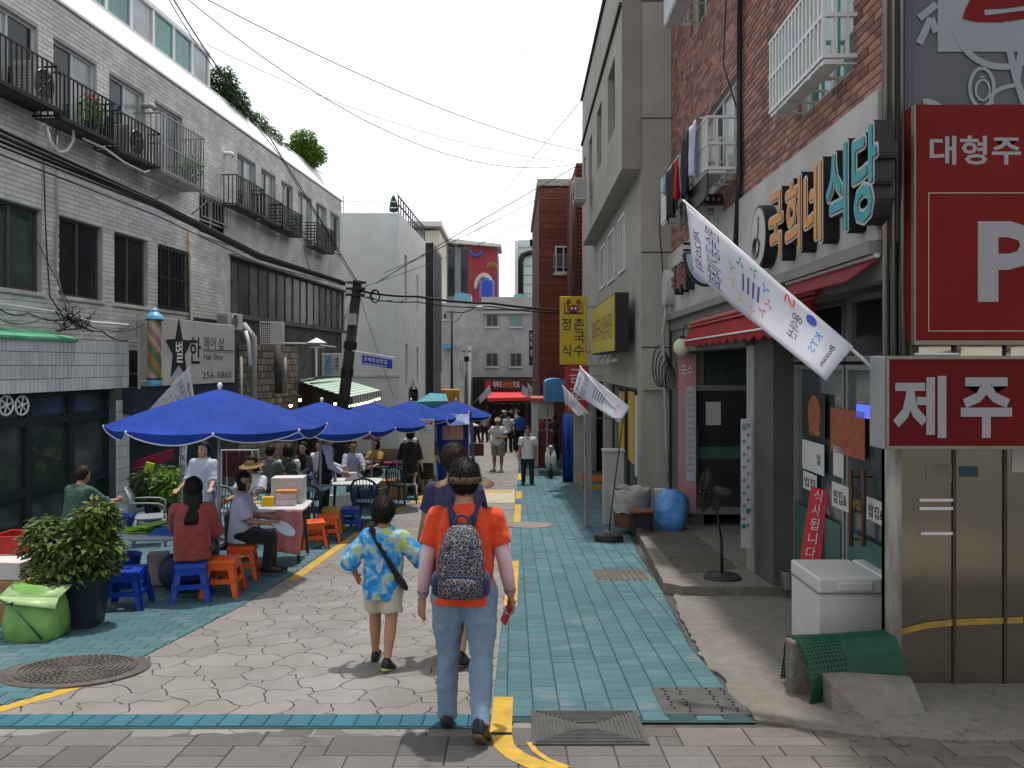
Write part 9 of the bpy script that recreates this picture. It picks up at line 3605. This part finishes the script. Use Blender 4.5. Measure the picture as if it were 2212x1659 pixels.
M_gbag = mat('lime_film', (.16, .33, .08), .4, .2, 5, bump=1.0, bscale=9)
mb.build('sack', M_gbag, GBg, smooth=True)
mb = MB()
mb.quad(c+V((-.26, -.10, .37)), c+V((.25, -.12, .36)), c+V((.27, .05, .425)), c+V((-.25, .05, .43)))
mb.quad(c+V((-.26, -.10, .37)), c+V((-.28, -.17, .34)), c+V((.26, -.19, .29)), c+V((.25, -.12, .36)))
o = mb.build('folded_top', mat('pale_lime_film', (.34, .48, .22), .35, .12, 4, bump=.5, bscale=12), GBg, smooth=True)
o.modifiers.new('t', 'SOLIDIFY').thickness = .008
mb = MB()
mb.tube([c+V((-.1, -.2, .33)), c+V((-.02, -.215, .26)), c+V((.08, -.212, .14)), c+V((.16, -.2, .04))], .012, 6, flat=.5)
mb.tube([c+V((-.28, -.12, .36)), c+V((-.12, -.2, .33)), c+V((-.08, -.2, .345))], .014, 6, flat=.6)
mb.build('handle', mat('dark_green_strap', (.02, .06, .03), .7, .1, 6), GBg, smooth=True)
M_card = mat('cardboard', (.34, .20, .085), .85, .12, 5)
b0 = V((at(30, 0, 7.4).x, 7.4, gz(7.4)+.01))
item('cardboard_box', 'large brown cardboard box behind the green shopping bag', 'box', lambda b: b.cbox(b0+V((.0, 0, .2)), (.62, .42, .40), .06), M_card)
item('cardboard_box', 'white and orange printed carton on top of the brown box', 'box', lambda b: b.cbox(b0+V((-.02, -.02, .485)), (.42, .30, .16), -.1), mat('carton_white', (.55, .50, .47)))
item('red_crate', 'red plastic crate resting behind the white carton', 'crate', lambda b: [b.obox(b0+V((-.30, .1, .57)), V((.52, .03, 0)), V((0, .02, 0)), V((0, 0, .17))), b.obox(b0+V((-.30, .13, .57)), V((.02, 0, 0)), V((0, .3, 0)), V((0, 0, .17))), b.obox(b0+V((.2, .13, .57)), V((.02, 0, 0)), V((0, .3, 0)), V((0, 0, .17))), b.obox(b0+V((-.3, .42, .57)), V((.52, 0, 0)), V((0, .02, 0)), V((0, 0, .17)))], mat('crate_red', (.36, .02, .025), .5, .1, 5))
item('cup', 'small white paper cup in the red crate', 'cup', lambda b: b.lathe([(.025, 0), (.035, .09), (.033, .09), (.024, .005), (.001, .005)], b0+V((.12, .2, .60)), 14), M_white)
b1 = V((at(100, 0, 7.8).x, 7.8, gz(7.8)+.01))
item('cardboard_box', 'smaller brown cardboard box hidden behind the shrub planter', 'box', lambda b: b.cbox(b1+V((0, 0, .18)), (.34, .3, .36), .2), M_card)
for k, (px, Yq, r0, n, lb) in enumerate(((330, 14.9, .38, 700, 'tall leafy plants beside the tiled pillar behind the grey chair'), (372, 14.6, .32, 500, 'lower leafy plants left of the standing woman'), (590, 15.9, .26, 420, 'pale yellow green plant behind the visored woman'))):
 b = V((at(px, 0, Yq).x, Yq, gz(Yq)+.01))
 potplant(lb, b, (r0, r0, .42), (M_leafC, M_leafA, mat('leaf_pale', (.26, .27, .12), .6, .3, 20, rnd=.4))[k], n, .13, 60+k, M_dpot, .28, .16)
S0 = V((at(395, 0, 13.8).x, 13.8, gz(13.8)))
SBn = thing('pole_banner', 'narrow white cloth banner standing left of the smiling woman', 'banner', S0)
mb = MB()
p0, p1 = at(388, 1045, 13.8), at(402, 955, 13.8)
for k in range(8):
 z0, z1 = p0.z+(p1.z-p0.z)*k/8, p0.z+(p1.z-p0.z)*(k+1)/8
 mb.quad(V((p0.x, 13.8+.02*math.sin(k), z0)), V((p1.x, 13.84+.02*math.sin(k), z0)), V((p1.x, 13.84+.02*math.sin(k+1), z1)), V((p0.x, 13.8+.02*math.sin(k+1), z1)))
o = mb.build('cloth', M_papr, SBn)
o.modifiers.new('t', 'SOLIDIFY').thickness = .004
mb = MB()
mb.tube([S0, V((p0.x-.02, 13.8, p1.z+.8))], .018, 8)
mb.build('pole', M_greym, SBn)
for k, s in enumerate('전복라면'):
 text(s, V((p0.x+.02, 13.78, p1.z-.16-.17*k)), (1, .15, 0), (0, 0, 1), .08, .12, M_ink, SBn, .0)
mb = MB()
mb.obox(at(292, 1018, 14.8), at(372, 993, 14.8)-at(292, 1018, 14.8), V((0, .05, 0)), V((0, 0, .20)))
tag(mb.build('red_board', mat('crimson_board', (.22, .012, .05), .5, .1, 5), bevel=.01), 'tilted crimson board fixed across the dark salon front', 'board')
mb = MB()
c = at(322, 1012, 14.7)
mb.cbox(c, (.16, .05, .22), M=Matrix.Rotation(R(15), 3, 'Y'))
tag(mb.build('lime_tag', mat('lime_plastic', (.36, .52, .03), .5, .1, 6), bevel=.01), 'lime green tag hanging on the crimson board', 'tag')
RK = thing('clothes_rack', 'metal rack hung with dark red cloth right of the smiling woman', 'rack', V((at(510, 0, 15.2).x, 15.2, gz(15.2))))
mb = MB()
for px, Yq in ((478, 15.2), (545, 15.2), (490, 15.8), (558, 15.8)):
 mb.tube([V((at(px, 0, Yq).x, Yq, gz(Yq))), at(px, 972, Yq)], .013, 6)
for a, b in (((478, 15.2), (545, 15.2)), ((490, 15.8), (558, 15.8)), ((478, 15.2), (490, 15.8)), ((545, 15.2), (558, 15.8))):
 mb.tube([at(a[0], 972, a[1]), at(b[0], 972, b[1])], .012, 6)
mb.build('frame', M_whm, RK)
mb = MB()
for k in range(9):
 x0, x1_ = at(484+7*k, 0, 15.5).x, at(491+7*k, 0, 15.5).x
 mb.obox(V((x0, 15.45+.03*(k % 2), at(0, 1030, 15.5).z)), V((x1_-x0-.008, 0, 0)), V((0, .03, 0)), V((0, 0, .5)))
mb.build('hanging_cloth', mat('dark_maroon_cloth', (.075, .015, .022), .85, .25, 8), RK)
#  blue tarpaulin stall and goods farther down
Yt = 21.5
TS_ = thing('tarpaulin_stall', 'stall walled with blue tarpaulin and a clear pink window in mid street', 'stall', V((at(975, 0, Yt).x, Yt, gz(Yt))))
M_tarp = translucent(mat('blue_tarp', (.020, .075, .34), .35, .18, 3, bump=.5, bscale=7), .3)
a0, a1 = at(943, 0, Yt).x, at(1012, 0, Yt).x
mb = MB()
nu, nv = 18, 14
zt = at(0, 895, Yt).z
vs = []
for j in range(nv+1):
 for i in range(nu+1):
  s, t = i/nu, j/nv
  x = a0+(a1-a0)*s + (.12 if t > .5 else .0)*(t-.5)
  vs.append(V((x, Yt+.05*math.sin(s*9+t*4)+.02*math.sin(s*23), zt+(gz(Yt)-zt)*t)))
def inwin(i, j):
 return 3 <= i < 15 and 1 <= j < 5
mb.add(vs, [(j*(nu+1)+i, j*(nu+1)+i+1, (j+1)*(nu+1)+i+1, (j+1)*(nu+1)+i) for j in range(nv) for i in range(nu) if not inwin(i, j)])
o = mb.build('front_sheet', M_tarp, TS_, smooth=True)
o.modifiers.new('t', 'SOLIDIFY').thickness = .008
mb = MB()
mb.add(vs, [(j*(nu+1)+i, j*(nu+1)+i+1, (j+1)*(nu+1)+i+1, (j+1)*(nu+1)+i) for j in range(nv) for i in range(nu) if inwin(i, j)])
mb.v = [(x, y+.015, z) for x, y, z in mb.v]
mb.build('clear_window', mat('pink_clear', (.55, .30, .29), .2, .12, 3), TS_, smooth=True)
mb = MB()
for x in (a0, a1):
 for y in (Yt+.1, Yt+2.0):
  mb.tube([V((x, y, gz(y))), V((x, y, zt+.1))], .025, 6)
mb.build('post', M_whm, TS_)
mb = MB()
mb.quad(V((a1, Yt+.1, zt)), V((a1, Yt+2, zt)), V((a1+.1, Yt+2, gz(Yt+2))), V((a1+.12, Yt+.1, gz(Yt))))
mb.quad(V((a0, Yt, zt)), V((a1, Yt, zt)), V((a1+.05, Yt-.35, zt-.25)), V((a0-.05, Yt-.35, zt-.3)))
o = mb.build('side_sheet', M_tarp, TS_)
o.modifiers.new('t', 'SOLIDIFY').thickness = .008
mb = MB()
p0, p1 = at(905, 1000, 19.5), at(938, 905, 19.5)
mb.box(p0.x, p1.x, 19.5, 19.52, p0.z, p1.z)
PO = thing('notice_poster', 'tall pale poster with red and blue print hanging left of the blue stall', 'poster', p0)
mb.build('sheet', M_papr, PO)
mb = MB()
for k in range(3):
 q = at(908+10*k, 917, 19.49)
 mb.box(q.x, q.x+.07, 19.485, 19.49, q.z, q.z+.08)
mb.build('red_print', mat('print_red', (.35, .06, .07)), PO)
mb = MB()
for k in range(4):
 q = at(908+7.5*k, 935, 19.49)
 mb.box(q.x, q.x+.06, 19.485, 19.49, q.z, q.z+.09)
mb.build('blue_print', mat('pale_blue_print', (.25, .48, .62)), PO)
mb = MB()
p0, p1 = at(880, 962, 18.9), at(897, 932, 18.9)
mb.box(p0.x, p1.x, 18.9, 18.92, p0.z, p1.z)
tag(mb.build('yellow_notice', M_yel), 'small yellow notice hanging under the fourth parasol', 'notice')
mb = MB()
p0, p1 = at(782, 950, 17.6), at(822, 930, 17.6)
mb.box(p0.x, p1.x, 17.6, 17.62, p0.z, p1.z)
tag(mb.build('pink_notice', mat('hot_pink', (.60, .10, .16), .5, .1, 4)), 'pink notice board under the third parasol', 'notice')
Yk = 27.5
KB = thing('booth', 'cream street booth with a red roof edge on the right', 'booth', V((at(1170, 0, Yk).x, Yk, gz(Yk))))
p0, p1 = at(1150, 985, Yk), at(1196, 868, Yk)
mb = MB()
mb.box(p0.x+.2, p1.x, Yk, Yk+1.6, at(0, 905, Yk).z, p1.z)
mb.build('upper_panel', mat('cream_panel', (.40, .36, .28), .7, .1, 3), KB)
mb = MB()
mb.box(p0.x-.05, p1.x+.05, Yk-.15, Yk+1.7, p1.z+.002, p1.z+.14)
mb.build('roof', mat('brick_red_roof', (.40, .09, .06), .6, .12, 3), KB, bevel=.02)
mb = MB()
mb.box(p0.x, p0.x+.2, Yk-.02, Yk+1.5, gz(Yk), p1.z)
mb.build('side_curtain', M_papr, KB)
mb = MB()
mb.box(p0.x+.21, p1.x, Yk+.1, Yk+1.5, gz(Yk), at(0, 935, Yk).z)
mb.build('counter', mat('counter_red', (.14, .025, .025), .6, .2, 3), KB)
mb = MB()
p0, p1 = at(1178, 868, 25), at(1225, 818, 25)
rg = []
for k in range(9):
 a = math.pi*k/8
 rg.append((p0.x+(p1.x-p0.x)*(.5-.5*math.cos(a)), p1.z-.12+.12*math.sin(a)))
poly = [(p0.x, p0.z)]+[(p1.x, p0.z)]+rg[::-1]
mb.prism(poly, (0, 25, 0), (1, 0, 0), (0, 0, 1), (0, 1.6, 0))
TR = thing('tarpaulin_roof', 'blue tarpaulin covered canopy above the shaded right side stall', 'canopy', V((p0.x, 25, gz(25))))
mb.build('sheet', mat('pale_blue_tarp', (.06, .22, .46), .45, .2, 3, bump=.4, bscale=8), TR)
mb = MB()
for px in (1182, 1222):
 mb.tube([V((at(px, 0, 25.2).x, 25.2, gz(25.2))), at(px, 866, 25.2)], .03, 6)
mb.build('post', M_greym, TR)
mb = MB()
p0, p1 = at(1216, 1010, 22.5), at(1240, 893, 22.5)
n_ = 10
for k in range(n_):
 x0, x1_ = p0.x+(p1.x-p0.x)*k/n_, p0.x+(p1.x-p0.x)*(k+1)/n_
 mb.quad(V((x0, 22.5+.03*math.sin(k*1.4), gz(22.5))), V((x1_, 22.5+.03*math.sin(k*1.4+1.4), gz(22.5))), V((x1_, 22.5+.03*math.sin(k*1.4+1.4), p1.z)), V((x0, 22.5+.03*math.sin(k*1.4), p1.z)))
o = mb.build('tarpaulin_curtain', M_tarp, smooth=True)
o.modifiers.new('t', 'SOLIDIFY').thickness = .01
tag(o, 'deep blue tarpaulin curtain below the red vertical sign', 'curtain')
mb = MB()
mb.box(at(1240, 0, 22).x, at(1262, 0, 22).x, 22, 22.3, gz(22), at(0, 893, 22).z)
tag(mb.build('grey_partition', M_gconc), 'grey partition panel right of the deep blue curtain', 'panel')
mb = MB()
p0 = [at(900, 868, 30), at(968, 866, 30), at(960, 852, 30.8), at(925, 850, 30.8)]
mb.add([p0[0], p0[1], p0[2]+V((0, .6, 0)), p0[3]+V((0, .6, 0))], [(0, 1, 2, 3)])
mb.add([p0[0], p0[1], p0[1]+V((0, 0, -.2)), p0[0]+V((0, 0, -.2))], [(3, 2, 1, 0)])
o = mb.build('teal_canopy', mat('teal_canopy', (.05, .24, .30), .6, .1, 3))
o.modifiers.new('t', 'SOLIDIFY').thickness = .02
tag(o, 'teal awning sheet behind the fourth parasol', 'awning')
mb = MB()
p0, p1 = at(952, 885, 40), at(990, 842, 40)
mb.box(p0.x, p1.x, 40, 41.2, gz(40), p1.z)
tag(mb.build('kiosk', mat('orange_kiosk', (.50, .24, .04), .6, .35, 1.5), bevel=.02), 'orange and cream kiosk box behind the farthest parasol', 'kiosk')
c = V((at(1025, 0, 33).x, 33, gz(33)))
item('crate', 'dark red crate of goods by the bending person', 'crate', lambda b: b.cbox(c+V((0, 0, .25)), (.7, .5, .5), .2), mat('dark_red_crate', (.10, .02, .03), .7, .2, 5))
c = V((at(1188, 0, 24).x, 24, gz(24)))
SCo = thing('scooter', 'motor scooter with a white front shield parked in the shade at right', 'scooter', c, 0)
mb = MB()
mb.loft([ring(c+V((0, y, z)), V((1, 0, 0)), V((0, .5, .86)), w, .06, 16, 2.6) for y, z, w in ((-.35, .28, .10), (-.42, .5, .17), (-.38, .72, .16), (-.3, .88, .10))], True)
mb.build('front_shield', mat('scooter_white', (.58, .58, .55), .3, .08, 4), SCo, smooth=True)
mb = MB()
mb.ell(c+V((0, -.42, .92)), (.09, .07, .07), 14, 9)
mb.build('headlight', M_greym, SCo, smooth=True)
for y in (-.45, .65):
 mb = MB()
 mb.tube([c+V((0, y+.2*math.cos(a*math.pi/9), .22+.2*math.sin(a*math.pi/9))) for a in range(19)], .045, 8)
 mb.build('wheel', M_black, SCo, smooth=True)
mb = MB()
mb.loft([ring(c+V((0, y, z)), V((1, 0, 0)), V((0, 0, 1)), w, h_, 14, 3) for y, z, w, h_ in ((-.25, .35, .12, .05), (.1, .33, .14, .06), (.3, .5, .14, .18), (.8, .58, .12, .14))], True)
mb.ell(c+V((0, .5, .78)), (.13, .35, .06), 14, 8)
mb.build('body', M_black, SCo, smooth=True)
mb = MB()
mb.tube([c+V((-.32, -.2, 1.0)), c+V((0, -.33, .98)), c+V((.32, -.2, 1.0))], .016, 6)
mb.tube([c+V((0, -.45, .25)), c+V((0, -.33, .98))], .025, 6)
mb.build('handlebar', M_black, SCo, smooth=True)
